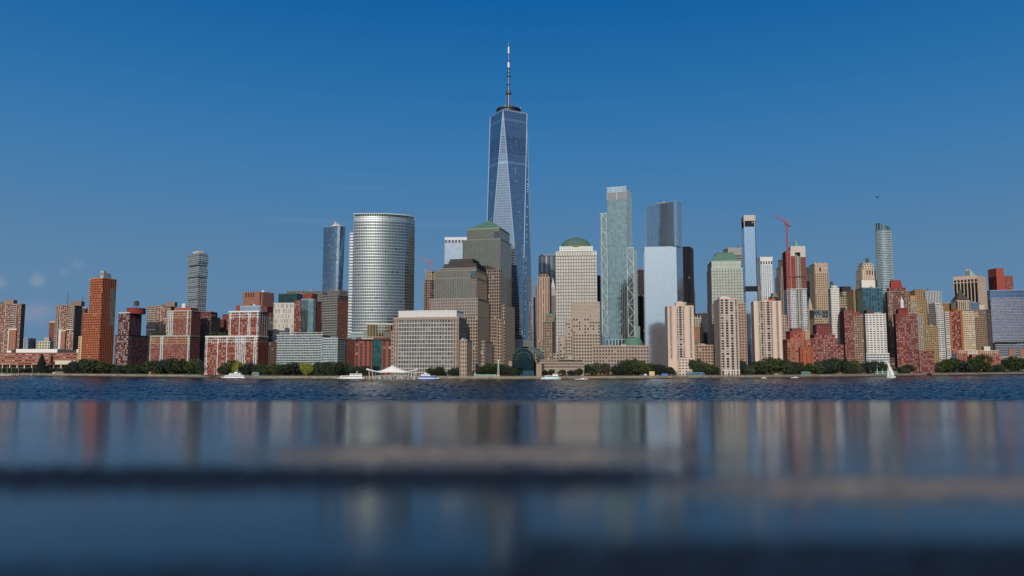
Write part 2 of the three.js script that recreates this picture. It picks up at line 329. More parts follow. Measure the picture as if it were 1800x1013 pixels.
{ // long low school on the river bank
  const b = new Building('school_building', 'long low brick school with white window bands and white roof plant', { xl: -40, xr: 152, y: 621, D: 1395, dp: 55 });
  const y0 = b.ly(642), y1 = b.ly(621);
  b.tier(b.rect(), { m: y0 }, 621, ribbon('#96604f', { pitch: 5.2, fh: (y1 - y0) / 4, pier: .22, span: .74, blind: .75, bc: '#d8d2c8', rec: .5 }), { cc: '#7f5347' });
  b.part('undercroft', (g) => g.box(-b.W / 2 + 3, b.W / 2 - 3, -.5, y0, -b.L / 2 + 2, b.L / 2 - 7, C('#54433c')));
  for (let i = 0; i < 15; i++) { const x = -b.W / 2 + 6 + i * (b.W - 12) / 14; b.part('column', (g) => g.box(x - .7, x + .7, -.5, y0 - .01, b.L / 2 - 2.2, b.L / 2 - .8, C('#d8d5cd'))); }
  b.block('roof_plant', 24, 97, 621, 614, '#e4e2dc', 6, 18); b.block('roof_plant', 97.3, 130.5, 621, 615.3, '#3a3a3c', 7, 14); b.block('roof_plant', 131, 148, 621, 614.5, '#dedcd6', 6, 16); b.block('stair_housing', 9, 17, 621, 616.8, '#e4e2dc', 4, 9); b.block('stair_housing', 17, 23, 621, 615, '#5a4742', 4, 9);
  b.part('entrance_band', (g) => g.box(b.lx(97, 640), b.lx(126, 640), b.ly(641), b.ly(634), b.L / 2 + .05, b.L / 2 + 1.2, C('#cfc9b4')));
}
{ // orange tower
  const b = new Building('orange_brick_tower', 'tall orange brick tower with glass corner strip and grey sloped penthouse', { xl: 148.5, xm: 180.5, xr: 204.5, y: 500, D: 1300, yaw: -19, dpMax: 60 });
  const f = punched('#a86040', { pitch: 3.0, fh: 3.3, pier: .42, span: .42, blind: .1, gc: '#241a1a', rec: .7 }), r = punched('#a86040', { pitch: 3.0, fh: 3.3, pier: .42, span: .42, blind: .08, gc: '#201a1e', rec: .7 });
  const xs = b.lx(158.5, 500), xg = b.lx(155, 500), zb = -b.L / 2, z1 = b.L / 2, zg = b.lz(193.5, 520);
  b.tier(b.rect(xs, undefined, zg, undefined), 551, 489.5, [f, r, f, f], { cc: '#c47a50' });
  b.tier(b.rect(xs, b.W / 2 + .1, zb, zg - .02), 573, 507, [f, curtain('#6f8f90', { pitch: 2.4, fh: 3.3, span: .2, wc: '#b0bab8' }), f, f], { name: 'glazed_corner', cc: '#c47a50' });
  b.tier(b.rect(xs, b.W / 2, zb, zg - .02), 507, 489.5, [f, r, f, f], { cc: '#c47a50' });
  b.tier(b.rect(undefined, undefined, undefined, undefined), null, 573, [f, r, f, f], { cornice: 0 });
  b.tier(b.rect(undefined, undefined, zg, undefined), 573, 551, [f, r, f, f], { cc: '#c47a50' });
  b.tier(b.rect(xg, xs - .02, zb + 3, z1 - 1.2), 551, 490.5, ribbon('#aab4b2', { gc: '#7c9294', glass: 'satin', fh: 3.3, span: .3, blind: 0, pitch: 2 }), { name: 'glass_balconies', cc: '#b4bcba' });
  b.part('penthouse', (g) => { const xa = b.lx(173.5, 480), xb = b.lx(183, 480), y0 = b.ly(490), h0 = b.ly(475.5), h1 = b.ly(482.5), za = b.lz(199, 485), c = C('#aeb0b2'); g.frustum([[xa, z1 - 3], [b.W / 2 - 3, z1 - 3], [b.W / 2 - 3, za], [xa, za]], y0, [[xa, z1 - 3], [b.W / 2 - 3, z1 - 3], [b.W / 2 - 3, z1 - 6], [xa, z1 - 6]], h0, c); g.box(xa + 2, b.W / 2 - 4, y0, h1 + 3, za + 1, z1 - 5, vary(c, .92)); });
  for (const k of [.25, .65]) b.part('penthouse_window', (g) => { const xa = b.lx(173.5, 480), w = b.W / 2 - 3 - xa; g.box(xa + w * k - .7, xa + w * k + .7, b.ly(484), b.ly(479), z1 - 3, z1 - 2.9, C('#35383d')); }, MAT.window);
}
{ // dark red brick with white frames and a round red drum
  const b = new Building('brick_apartment_block', 'dark red brick block with round red roof drum and timber water tank', { xl: 199, xm: 227, xr: 262.5, y: 592, D: 1262, yaw: -12, dpMax: 45 });
  const f = punched('#6b3b38', { pitch: 2.3, fh: 3.1, pier: .36, span: .34, blind: .95, bc: '#c6c6c0', rec: .25 });
  const W = b.W / 2, L = b.L / 2, bay = [[-W, L - 4], [-W * .55, L], [W * .2, L], [W * .45, L + 2.2], [W * .95, L + 1.2], [W, L - 6], [W, -L], [-W, -L]];
  b.tier(bay, null, 590.5, f, { cc: '#41302c', cornice: 1.4 });
  const xa = b.lx(203.5, 552), s = 1, up = [[xa, L - 6], [xa + 5, L - 2.5], [W * .3, L - 2.5], [W * .5, L - .8], [W * .8, L - 2.2], [W * .82, -L + 14], [xa, -L + 14]];
  b.tier(up, 590.5, 550, f, { cc: '#d9d6cf', cornice: .8, over: .5 });
  b.part('roof_drum', (g) => { const x = b.lx(227.5, 545), r = Math.abs(b.lx(241, 545) - x); g.lathe([[r, b.ly(551)], [r, b.ly(541.8)], [r * 1.05, b.ly(541.7)], [r * 1.05, b.ly(541)], [0, b.ly(540.7)]], x, L - 16, C('#83332c'), 24); });
  b.tank(228, 7.5, 541, 527, '#4d4640', 16);
}
{ // terraced brick block
  const b = new Building('brick_apartment_block', 'terraced red brick block with tan upper storeys and white roof tank', { xl: 264, xm: 334, xr: 351.5, y: 591, D: 1175, yaw: -13, dpMax: 60 });
  const tan = (n) => (j, r) => (j > r - n ? '#b89c72' : '#8c5548');
  const f = punched('#8c5548', { pitch: 2.7, fh: 3.05, pier: .52, span: .5, blind: .6, bc: '#a8a69c', scf: tan(4), pc: (i, n) => ([6, 7, n - 1, n, 0].includes(i) ? '#b9c4c0' : '#8c5548') }), d = punched('#8c5548', { pitch: 2.9, fh: 3.05, blind: .12 });
  b.tier(b.rect(), null, 591, [f, d], { cc: '#a7aba2', cornice: 1.2 });
  b.tier(b.rect(b.lx(292.7, 548), b.W / 2 - .5, undefined, b.L / 2 - 1.5), 591, 546.5, [{ ...f, pc: (i, n) => ([0, 1, 2, 3, n - 2, n].includes(i) ? '#bac3bf' : '#8c5548') }, d], { cc: '#aab0aa', cornice: 1 });
  b.block('penthouse', 303, 332, 546.5, 541, '#a35542', 4, 18);
  b.part('roof_tank', (g) => { const x = b.lx(317, 536), r = 3.6; g.lathe([[r, b.ly(541)], [r, b.ly(534.5)], [r * .7, b.ly(532.6)], [0, b.ly(532.3)]], x, b.L / 2 - 9, C('#d7d6d0'), 16); }, MAT.paint);
  for (let i = 0; i < 5; i++) b.part('terrace_shrub', (g) => leafBlob(g, b.lx(270 + i * 5.2, 588), b.ly(588.4), b.L / 2 - 4, 2.4, 1.8, 90, rng(40 + i), '#3c4a2a'), MAT.foliage);
}
{ // stacked glass tower
  const b = new Building('stacked_glass_tower', 'slender glass tower of shifted stacked storeys with overhanging top floors', { xl: 330, xm: 348, xr: 365, y: 470, D: 1560, yaw: -42, dpMax: 60 });
  const R = rng(77), gl = ['#7b8d93', '#8b9a9e', '#66787e', '#949fa2', '#56686f'], n = 44, y0 = 600, y1 = 444, W = b.W / 2, L = b.L / 2;
  let sh = [0, 0, 0, 0];
  for (let i = 0; i < n; i++) {
    const t = i / n, pa = y0 + (y1 - y0) * t, pb = y0 + (y1 - y0) * (i + 1) / n, amp = i > 30 ? 3.4 : i > 12 ? 1.5 : .8;
    if (i % (i > 30 ? 2 : 3) === 0) sh = [R(), R(), R(), R()].map((k) => (k - .5) * 2 * amp);
    if (i > 38) sh = [1.4, 2.6, 0, 1.6]; if (i === 36 || i === 37) sh = [-1.8, -2.4, 0, -1.4]; if (i === 43) sh = [-1.5, -2.5, 0, -1.5];
    const x0 = -W - sh[0], x1 = W + sh[1], z0 = -L, z1 = L + sh[3];
    b.tier(rectPts(x0, x1, z0, z1), pa, pb, { wc: '#b3b9b9', gc: gl[i % 5], pitch: 3.2, rows: 1, pier: .06, span: .22, rec: .5, glass: 'mirror', gv: .5, proud: 'span', blind: .05 }, { name: 'floor_plate', cornice: 0 });
  }
  b.part('roof_plant', (g) => g.box(-W * .55, W * .5, b.ly(444.5), b.ly(439.5), -L * .5, L * .55, C('#bdb9ae')).box(-W * .2, W * .3, b.ly(439.5), b.ly(438), -L * .2, L * .3, C('#8d8a84')));
  b.part('lower_shaft', (g) => g.box(-W, W, -.5, b.ly(600), -L, L, C('#6a7479')));
}
{ // brick blocks behind and right of the terraced one
  let b = new Building('brick_office', 'grey brown gridded office right of the terraced brick block', { xl: 344, xr: 371, y: 558, D: 1225, dp: 26, yaw: -10 });
  b.tier(b.rect(), null, 558, punched('#77665c', { pitch: 2.6, pier: .4, span: .4, blind: .1 }), { cc: '#6b5a50' });
  b = new Building('brick_office', 'dark red brick block with striped roof storey below the stacked glass tower', { xl: 350, xr: 372, y: 549, D: 1330, dp: 26 });
  b.tier(b.rect(), null, 549, strips('#6f3a35', { pitch: 2.4 })); b.block('roof_hut', 371, 378, 556, 553, '#3c2e2e', 2, 8);
  b = new Building('brick_office', 'maroon brick block left of the white trimmed building', { xl: 370, xr: 394, y: 562, D: 1280, dp: 26, yaw: 8, side: 'l' });
  b.tier(b.rect(), null, 562, punched('#683f3a', { pitch: 3, blind: .08 }));
  b = new Building('brick_office', 'narrow red brick block with pale edge tucked behind the white trimmed building', { xl: 391, xr: 404, y: 553.5, D: 1290, dp: 26 });
  b.tier(b.rect(), null, 553.5, punched('#7b443b', { pitch: 3, pier: .6, blind: .25 }));
}
{ // red brick with white trim and blue-white glazed penthouse
  const b = new Building('brick_apartment_block', 'red brick block trimmed in white with a pale glazed penthouse', { xl: 361, xm: 453.5, xr: 471, y: 592, D: 1088, yaw: -13, dpMax: 60 });
  const white = '#c9cac6', red = '#93503f';
  const pc = (i, n) => { const t = i / n; return (t < .05 || t > .9 || (t > .24 && t < .27) || (t > .40 && t < .44) || (t > .56 && t < .79)) ? white : red; };
  const topWhite = (j, r) => (j > r - 3 ? white : red);
  const f = punched(red, { pitch: 2.45, fh: 3.05, pier: .42, span: .42, blind: .75, bc: '#c3bfb0', pc, scf: topWhite, rec: .4 }), d = punched(red, { pitch: 2.8, fh: 3.05, blind: .15, scf: topWhite });
  b.tier(b.rect(), null, 592, [f, d], { cc: '#d5d4ce', cornice: 1.6, over: .5 });
  const pc2 = (i, n) => { const t = i / n; return (t < .09 || t > .93 || (t > .3 && t < .4) || (t > .62 && t < .73)) ? white : red; };
  b.tier(b.rect(b.lx(401, 550), b.W / 2 - .6, undefined, b.L / 2 - 2), 592, 548, [{ ...f, pc: pc2, scf: topWhite }, { ...d, pc: (i, n) => (i % 2 ? white : red) }], { cc: '#dad9d3', cornice: 1.6, over: .5 });
  b.block('penthouse', 418.5, 454.5, 547, 537.5, '#c7d6e2', 4.5, 9, curtain('#c9d4de', { pitch: 2.2, fh: 7, wc: '#c4ccd2', glass: 'satin', gv: .25 }));
  b.block('lift_housing', 412, 418.3, 547, 536.3, '#8f3a30', 4, 9); b.block('lift_housing', 455, 463, 547, 538.5, '#6f3a33', 10, 14);
  for (let i = 0; i < 6; i++) b.part('terrace_shrub', (g) => leafBlob(g, b.lx(370 + i * 5, 588), b.ly(589.4), b.L / 2 - 5, 2.6, 2.4, 90, rng(140 + i), '#36432a'), MAT.foliage);
}
{ // brown windowless telephone tower
  const b = new Building('windowless_tower', 'windowless brown slab tower with dark roof vents and white radome', { xl: 427, xm: 456.5, xr: 481.5, y: 515, D: 1400, yaw: -24, dpMax: 60 });
  const W = b.W / 2, L = b.L / 2, c = C('#8f6353');
  b.part('wall', (g) => { g.prism(b.rect(), -.5, b.ly(512.6), c); });
  for (let i = 0; i < 3; i++) b.part('buttress', (g) => { const z = L - 8 - i * (b.L - 14) / 2.4; g.box(W - .5, W + 3.2, -.5, b.ly(514 + i * 1.2), z - 4.5, z + 4.5, c); });
  for (let i = 0; i < 4; i++) b.part('vent', (g) => { const x = b.lx(432 + i * 4.2, 518); g.box(x, x + 2.3, b.ly(522), b.ly(514.2), L - .4, L + .15, C('#2b2220')); });
  for (let i = 0; i < 2; i++) b.part('vent', (g) => { const z = L - 1 - i * 2.8; g.box(W - .2, W + .12, b.ly(524), b.ly(516), z - 1.8, z, C('#2b2220')); });
  b.part('radome', (g) => { const x = b.lx(462, 512), r = 3.6, y = b.ly(513), p = []; for (let k = 0; k <= 8; k++) p.push([r * Math.cos(k / 8 * Math.PI / 2), y + r * Math.sin(k / 8 * Math.PI / 2)]); g.lathe(p, W - 5, L - 14, C('#e8e6df'), 18); }, MAT.paint);
}
{ // small green-brown block, striped library-like block, glass roof box
  let b = new Building('glass_office', 'dim green glass and brick block beside the white trimmed building', { xl: 466, xr: 484, y: 561, D: 1170, dp: 20 });
  b.tier(b.rect(), null, 561, punched('#5c544f', { gc: '#3c5653', pitch: 3, pier: .25, span: .35, blind: .05 }));
  b = new Building('brick_office', 'dark low brick block with small windows, some with pale blinds, next to white louvred glass block', { xl: 472, xr: 490, y: 602, D: 1060, dp: 20 });
  b.tier(b.rect(), null, 602, punched('#57423c', { pitch: 3.2, blind: .3 }));
  b = new Building('striped_office', 'office with staggered white and black vertical stripes under a glass box', { xl: 481, xr: 521, y: 534, D: 1165, dp: 30, yaw: -6 });
  const R = rng(5);
  b.tier(b.rect(), null, 533.5, { wc: '#cfcac0', pitch: 1.75, fh: 6.4, pier: .62, span: .12, rec: .6, gc: '#1d2022', gcf: (i, j) => (R() < .42 ? '#c9c4ba' : '#1d2022'), blind: 0 }, { cc: '#cfcac0' });
  b.tier(b.rect(b.lx(488.5, 520), undefined, undefined, b.L / 2 - 2), 533, 517, curtain('#3d5453', { wc: '#4a5a58', gv: .5, pitch: 2.6, fh: 3.6 }), { name: 'glass_box', cc: '#3a4644' });
  b.mast(531, 517, 509, .5, 6);
  b = new Building('striped_office', 'long dark office with fine vertical fins behind the brick and glass-bay tower', { xl: 504, xr: 568, y: 513, D: 1260, dp: 30 });
  b.tier(b.rect(), null, 512.5, strips('#8b8681', { pitch: 2.2, pier: .42, span: .1, gc: '#2d2c2e', blind: .05 }), { cc: '#70706c' });
}
{ // brick tower with glass bay
  const b = new Building('brick_apartment_block', 'brick tower with a green glass bay and red brick penthouse', { xl: 517.5, xm: 549, xr: 565, y: 530, D: 1130, yaw: -20, dpMax: 40 });
  const br = punched('#7f4a42', { pitch: 2.6, blind: .45, bc: '#cfcdc6' }), L = b.L / 2, W = b.W / 2, xb = b.lx(530, 530);
  b.tier([[-W, L], [xb, L], [xb, -L], [-W, -L]], null, 528, br); 
  b.tier([[xb + .02, L + 1], [W * .6, L + 1.4], [W + .6, L - 2], [W + .6, L - 8], [xb + .02, L - 8]], null, 526.5, curtain('#7f9a98', { pitch: 2.2, fh: 3.1, span: .22, wc: '#a9b0ac', gv: .5 }), { name: 'glass_bay', cc: '#9aa09c' });
  b.tier([[xb + .04, L - 8.02], [W, L - 8.02], [W, -L], [xb + .04, -L]], null, 530, br);
  b.block('penthouse', 529, 546, 528, 516, '#7e3c33', 4, 12);
}
{ // white-grey louvred glass block at the river
  const b = new Building('glass_apartment_block', 'wide low white louvred glass block behind the yellow-green tree', { xl: 487, xm: 593, xr: 607, y: 592, D: 1010, yaw: -12, dpMax: 40 });
  const f = ribbon('#bfc5c1', { pitch: 2.1, fh: 3.1, span: .3, pier: .12, gc: '#77837f', glass: 'satin', gv: .9, blind: .28, bc: '#c9cbc4', rec: .5, wc: '#b9c0bc' }), d = { ...f, blind: .1 };
  const xs = b.lx(566, 590);
  b.tier(b.rect(undefined, xs, undefined, undefined), null, 588.5, f, { cc: '#d3d8d3', cornice: .5, over: .8 });
  b.tier(b.rect(xs + .02, undefined, undefined, b.L / 2 - .8), null, 595, [{ ...f, gc: '#8fa3a0', blind: .12 }, d], { cc: '#b8bfbb' });
  b.part('canopy', (g) => g.box(-b.W / 2 + 3, xs + 1, b.ly(588) + 2.2, b.ly(588) + 2.7, -b.L / 2 + 2, b.L / 2 + .5, C('#d6d9d4')));
  for (let i = 0; i < 9; i++) b.part('canopy_post', (g) => { const x = -b.W / 2 + 4 + i * (xs + b.W / 2 - 5) / 8; g.box(x - .2, x + .2, b.ly(588.5), b.ly(588) + 2.2, b.L / 2 - 1.2, b.L / 2 - .8, C('#c9cdc8')); });
}
{ // glass and brick tower with rooftop pergola
  const b = new Building('glass_brick_tower', 'tower with banded glass front, brick side and rooftop pergola frames', { xl: 567, xm: 594, xr: 625, y: 515, D: 1062, yaw: -34, dpMax: 60 });
  const f = ribbon('#8d857b', { pitch: 2.6, fh: 3.3, span: .38, gc: '#6a7a78', glass: 'satin', gv: .7, blind: .2, bc: '#b9ad9b', rec: .4 }), d = punched('#71463d', { pitch: 2.8, fh: 3.3, blind: .2, pier: .5, gc: '#33393a' });
  b.tier(b.rect(), null, 527, [f, d], { cornice: 0 });
  b.tier(b.rect(undefined, undefined, undefined, undefined), 527, 519, [f, ribbon('#5f6664', { gc: '#42534f', glass: 'satin', fh: 3.2, span: .2 })], { cc: '#6f6e69' });
  const R = [-b.W / 2 + .4, b.W / 2 - .4, -b.L / 2 + .4, b.L / 2 - .4], y0 = b.ly(519), y1 = b.ly(508.5);
  for (let i = 0; i <= 7; i++) { const x = R[0] + (R[1] - R[0]) * i / 7; b.part('pergola_post', (g) => { g.bar([x, y0, R[3]], [x, y1, R[3]], .45, C('#8b8780')); }); }
  for (let i = 1; i <= 9; i++) { const z = R[3] - (R[3] - R[2]) * i / 9; b.part('pergola_post', (g) => { g.bar([R[1], y0, z], [R[1], y1, z], .45, C('#857f78')); }); }
  for (const k of [0, .5, 1]) b.part('pergola_rail', (g) => { const y = y0 + 1 + (y1 - y0 - 1) * k; g.bar([R[0], y, R[3] + .3], [R[1], y, R[3] + .3], .4, C('#928e86')); g.bar([R[1] + .3, y, R[3]], [R[1] + .3, y, R[2]], .4, C('#8a867f')); });
  b.block('lift_housing', 575, 592, 519, 510.5, '#6b625c', 6, 14);
  const e = new Building('brick_office', 'brick wing with glass top storey at the foot of the pergola tower', { xl: 596, xm: 606, xr: 625, y: 600, D: 1035, yaw: -34, dpMax: 40 });
  e.tier(e.rect(), null, 597, [ribbon('#3e4b4a', { gc: '#33413f', glass: 'satin' }), punched('#7b4c43', { pitch: 2.6, blind: .2 })], { cc: '#5e5a56' });
}
{ // tall blue glass tower with flared top
  const b = new Building('blue_glass_tower', 'tall slender blue glass tower flaring towards its notched white crown', { xl: 567.5, xm: 594, xr: 603, y: 470, D: 1330, yaw: -26, dpMax: 45 });
  const L = b.L / 2, W = b.W / 2, out = new Geo(), fl = new Geo(), R = rng(9), n = 58, Y1 = b.ly(397), plan = (t) => { const f = 1 + .13 * Math.pow(Math.max(0, t - .35) / .65, 1.8), q = 1 + .35 * Math.pow(Math.max(0, t - .35) / .65, 1.8), p = []; const x0 = -W * (1 + (f - 1) * .1), x1 = W * f; for (let i = 0; i <= 8; i++) { const a = i / 8; p.push([x0 + (x1 - x0) * a, L + 2.4 * Math.sin(a * Math.PI) - (i === 8 ? 1 : 0)]); } for (let i = 1; i <= 6; i++) { const a = i / 6; p.push([x1 + (.6 + (q - 1) * 5) * Math.sin(a * 1.57), L - 1 - b.L * .8 * a]); } p.push([x1 - 2, -L], [x0, -L]); return p; };
  const c1 = C('#a3b0b8'), c2 = C('#93a5b1');
  for (let j = 0; j < n; j++) {
    const A = plan(j / n), B = plan((j + 1) / n), ya = -.5 + (Y1 + .5) * j / n, yb = -.5 + (Y1 + .5) * (j + 1) / n, m = A.length;
    for (let i = 0; i < m; i++) { const k = (i + 1) % m; for (let h = 0; h < 2; h++) { const u = h / 2, v = (h + 1) / 2, mix = (P, Q, s) => [P[0] + (Q[0] - P[0]) * s, P[1] + (Q[1] - P[1]) * s], a0 = mix(A[i], A[k], u), a1 = mix(A[i], A[k], v), b0 = mix(B[i], B[k], u), b1 = mix(B[i], B[k], v); out.quad([a0[0], ya, a0[1]], [a1[0], ya, a1[1]], [b1[0], yb, b1[1]], [b0[0], yb, b0[1]], R() < .05 ? vary(C('#c3c9cc'), .8 + .3 * R()) : vary(R() < .5 ? c1 : c2, .82 + .3 * R())); } 
      const a = A[i], d = A[k], nx = -(d[1] - a[1]), nz = d[0] - a[0], l = Math.hypot(nx, nz) || 1, o = .14; fl.quad([a[0] + nx / l * o, ya - .28, a[1] + nz / l * o], [d[0] + nx / l * o, ya - .28, d[1] + nz / l * o], [d[0] + nx / l * o, ya + .28, d[1] + nz / l * o], [a[0] + nx / l * o, ya + .28, a[1] + nz / l * o], C('#6f7f8c')); }
  }
  out.mesh('glazing', MAT.mirror, b.g, 'stuff'); fl.mesh('floor_edges', MAT.metal, b.g, 'stuff');
  b.part('crown', (g) => { const P = plan(1), c = C('#d0c9ba'); g.prism(P, Y1 - .1, Y1 + .4, c); for (let i = 0; i < 6; i++) { const x = W * (-.6 + .3 * i), hgt = [1.6, 2.4, 3.6, 7, 4.4, 1.8][i]; g.frustum(rectPts(x - 2.6, x + 2.6, L - 12, L - 1.5), Y1 + .3, rectPts(x - 1, x + 1.4, L - 9, L - 5), Y1 + hgt, c); } });
  b.part('roof_vane', (g) => g.bar([W * .05, Y1 + 8, L - 7], [W * .2, b.ly(386.5), L - 7], .8, C('#d8d3c8')), MAT.paint);
}
{ // big curved glass office
  const b = new Building('curved_glass_tower', 'wide curved tower of banded pale green glass', { xl: 621.5, xr: 731, y: 385, D: 1075, dp: 42, yaw: 12 });
  const W = b.W / 2, L = b.L / 2, pts = [], n = 18;
  for (let i = 0; i <= n; i++) { const t = i / n, a = (t - .5) * 2; pts.push([W * a, L - 10 * a * a - (t > .86 ? (t - .86) * 60 : 0) + 6]); }
  pts.push([W + 1, -L], [-W, -L]);
  const st = { wc: '#b0b4b1', sc: '#b4b8b5', gc: '#7f8684', glass: 'mirror', wall: 'metal', pitch: 2.3, fh: 3.95, pier: .12, span: .24, rec: .3, proud: 'span', blind: .02, bc: '#4c5652', gv: .22, tilt: .03 };
  b.tier(pts, 585, 392, st, { cornice: 0 });
  b.tier(pts, 392, 384.5, { ...st, gc: '#b3b9b6', span: .5, fh: 2.6 }, { name: 'louvre_storey', cornice: 0 });
  b.tier(pts, 384.5, 379.5, { ...st, gc: '#3d4a49', span: .12, rows: 1, rec: .9, blind: 0 }, { name: 'crown_screen', cornice: .7, cc: '#c5cbc6', roof: '#7c8480' });
  b.block('roof_rig', 698, 712, 380, 376.6, '#c9c6c0', 14, 6);
  b.tier(rectPts(b.lx(614.5, 420), -W + .5, -L, L - 15), null, 411, { ...st, sc: '#d6dbd6', span: .5 }, { name: 'side_slab', cc: '#cfd4cf' });
  b.tier(rectPts(-W - 2, b.lx(692, 590), -L, L + 1), null, 586, { ...st, gc: '#a8b7ac', fh: 4.4, span: .3, pitch: 3 }, { name: 'podium', cc: '#c9cec8' });
  b.tier(rectPts(b.lx(645, 575), b.lx(690, 575), L + 1.1, L + 6), 594, 571, { wc: '#b7ab8e', gc: '#8c7550', glass: 'satin', pitch: 3.6, rows: 1, pier: .12, span: .1, gv: .5, rec: .4 }, { name: 'gold_screen', cc: '#c9c9bd' });
}
{ // red brick hotel with green glass centre
  const b = new Building('brick_hotel', 'red brick hotel with dark overhanging cornice and green glass centre', { xl: 623.5, xr: 690, y: 598, D: 1000, dp: 30, yaw: -3 });
  const br = strips('#8c4a3d', { pitch: 5.2, fh: 3.2, pier: .58, span: .3, gc: '#3b3634', sc: '#5b4a45', blind: .15 }), L = b.L / 2;
  const xa = b.lx(655, 610), xb = b.lx(671, 610);
  b.tier(rectPts(-b.W / 2, xa, -L, L), null, 598, br, { cornice: 0 }); b.tier(rectPts(xb, b.W / 2, -L, L), null, 598, br, { cornice: 0 });
  b.tier(rectPts(xa + .02, xb - .02, -L, L - 1.2), null, 598, curtain('#3b6a64', { pitch: 2, fh: 3.2, gv: .6, wc: '#3f5a56' }), { name: 'glass_bay', cornice: 0 });
  b.part('cornice', (g) => { g.box(-b.W / 2 - 1.5, b.W / 2 + 1.5, b.ly(598.2), b.ly(596.5), -L - 1, L + 2.2, C('#463a38')); g.box(-b.W / 2 + 1, b.W / 2 - 1, b.ly(596.5), b.ly(593.5), -L, L - 2, C('#6a413b')); });
  b.part('roof_sign_frame', (g) => { for (let i = 0; i < 8; i++) { const x = b.lx(636 + i * 2.6, 596); g.box(x, x + 1.2, b.ly(597), b.ly(594), L - .5, L - .2, C('#d8d3cb')); } });
  b.block('lift_housing', 671, 685, 597, 583, '#6e6560', 8, 10); 
}
// ---------------------------------------------------------------- tower cranes and the tower behind the curved glass office
function crane(name, label, D, px, pyBase, pyTop, pyPivot, tip, tail, baseY) {
  const g = thing(name, label, 'crane', 'tower cranes'), X = ray(px, pyTop)[0] * D, Y = (p) => EYE + ray(900, p)[1] * D, red = C('#b5424f'), w = 2.1;
  g.position.set(X, baseY ?? Y(pyBase), -D);
  const h = Y(pyTop) - g.position.y, hp = Y(pyPivot) - g.position.y;
  const mast = new Geo(); for (const [i, k] of [[-1, -1], [1, -1], [1, 1], [-1, 1]]) mast.bar([i * w / 2, 0, k * w / 2], [i * w / 2, hp, k * w / 2], .42, red);
  const n = Math.round(hp / 3.2); for (let j = 0; j < n; j++) { const a = j * hp / n, c = (j + 1) * hp / n, s = j % 2 ? 1 : -1; for (const k of [-1, 1]) { mast.bar([-s * w / 2, a, k * w / 2], [s * w / 2, c, k * w / 2], .26, red); mast.bar([k * w / 2, a, -s * w / 2], [k * w / 2, c, s * w / 2], .26, red); } }
  mast.mesh('mast', MAT.paint, g);
  const P = (q) => [ray(q[0], q[1])[0] * D - X, Y(q[1]) - g.position.y, 0], T = P(tip), B = P(tail);
  const jib = new Geo(), O = [0, hp, 0]; for (const dz of [-.9, .9]) jib.bar([0, hp, dz], [T[0], T[1], dz * .4], .45, red); jib.bar([0, hp + 2.6, 0], T, .4, red);
  for (let j = 0; j < 12; j++) { const t = j / 12, u = (j + .5) / 12; jib.bar([T[0] * t, hp + (T[1] - hp) * t, .9 - .5 * t], [T[0] * u, hp + 2.6 * (1 - u) + (T[1] - hp) * u, 0], .24, red); jib.bar([T[0] * u, hp + 2.6 * (1 - u) + (T[1] - hp) * u, 0], [T[0] * (t + 1 / 12), hp + (T[1] - hp) * (t + 1 / 12), -.9 + .5 * t], .24, red); }
  jib.mesh('jib', MAT.paint, g);
  new Geo().box(-1.8, 1.8, hp - 2.4, hp + 1.2, -2, 2, vary(red, .9)).box(-.4, .4, hp + 1.2, h, -.4, .4, red).mesh('slewing_cab', MAT.paint, g);
  const ct = new Geo(); ct.bar(O, B, 1.1, red); ct.box(B[0] - 1.7, B[0] + 1.7, B[1] - 2.2, B[1] + .9, -1.6, 1.6, C('#6f5a58')); ct.mesh('counterweight', MAT.paint, g);
  const pend = new Geo(); pend.bar([0, h, 0], [T[0] * .75, hp + (T[1] - hp) * .75 + .8, 0], .16, C('#6d4a4c')); pend.bar([0, h, 0], B, .16, C('#6d4a4c')); pend.mesh('pendant_line', MAT.paint, g);
}
{
  const b = new Building('unfinished_tower', 'unfinished concrete tower with bare floors behind the red crane', { xl: 744.5, xr: 767, y: 480, D: 1560, dp: 22 });
  b.tier(b.rect(), null, 492, ribbon('#8f8579', { pitch: 4, fh: 4.2, span: .22, pier: .14, rec: 2.2, gc: '#3a3634', glass: 'window', blind: .2, bc: '#9a8d7c' }), { cornice: 0 });
  b.tier(b.rect(b.lx(749, 480), undefined, undefined, b.L / 2 - 1), 492, 478, ribbon('#a3987f', { pitch: 5, fh: 4.6, span: .3, pier: .3, rec: 2, gc: '#8b7d68', blind: 0 }), { name: 'concrete_core', cornice: 0 });
  for (let i = 0; i < 5; i++) b.part('column', (g) => { const x = b.lx(747 + i * 4.6, 472); g.box(x - .5, x + .5, b.ly(478), b.ly(470 + (i % 3) * 2), b.L / 2 - 3, b.L / 2 - 2, C('#a39a8c')); });
  crane('tower_crane', 'red tower crane with raised jib standing before an unfinished tower', 1530, 754, 600, 456, 461, [735, 451], [759, 458.5], LAND);
}
{
  const b = new Building('white_glass_tower', 'white banded glass tower half hidden behind the green pyramid tower', { xl: 781.5, xr: 822, y: 417, D: 1400, dp: 35, yaw: -4 });
  b.tier(b.rect(), null, 427.5, curtain('#b4bcc3', { pitch: 3.4, fh: 4.2, span: .3, wc: '#c7d0d8', glass: 'satin', gv: .12 }), { cornice: 0 });
  b.tier(b.rect(), 427.5, 421.5, { ...strips('#ccd3da', { pitch: 5, pier: .3, rows: 1, span: .1, rec: 1.2, gc: '#5d6874', blind: 0 }) }, { name: 'vent_storey', cornice: 0 });
  b.tier(b.rect(), 421.5, 417.3, { ...strips('#dbe0e4', { pitch: 5, pier: .7, rows: 1, span: .8, rec: .4, gc: '#b9c3cc', blind: 0 }) }, { name: 'crown_band', cc: '#dfe3e6', cornice: .4 });
}
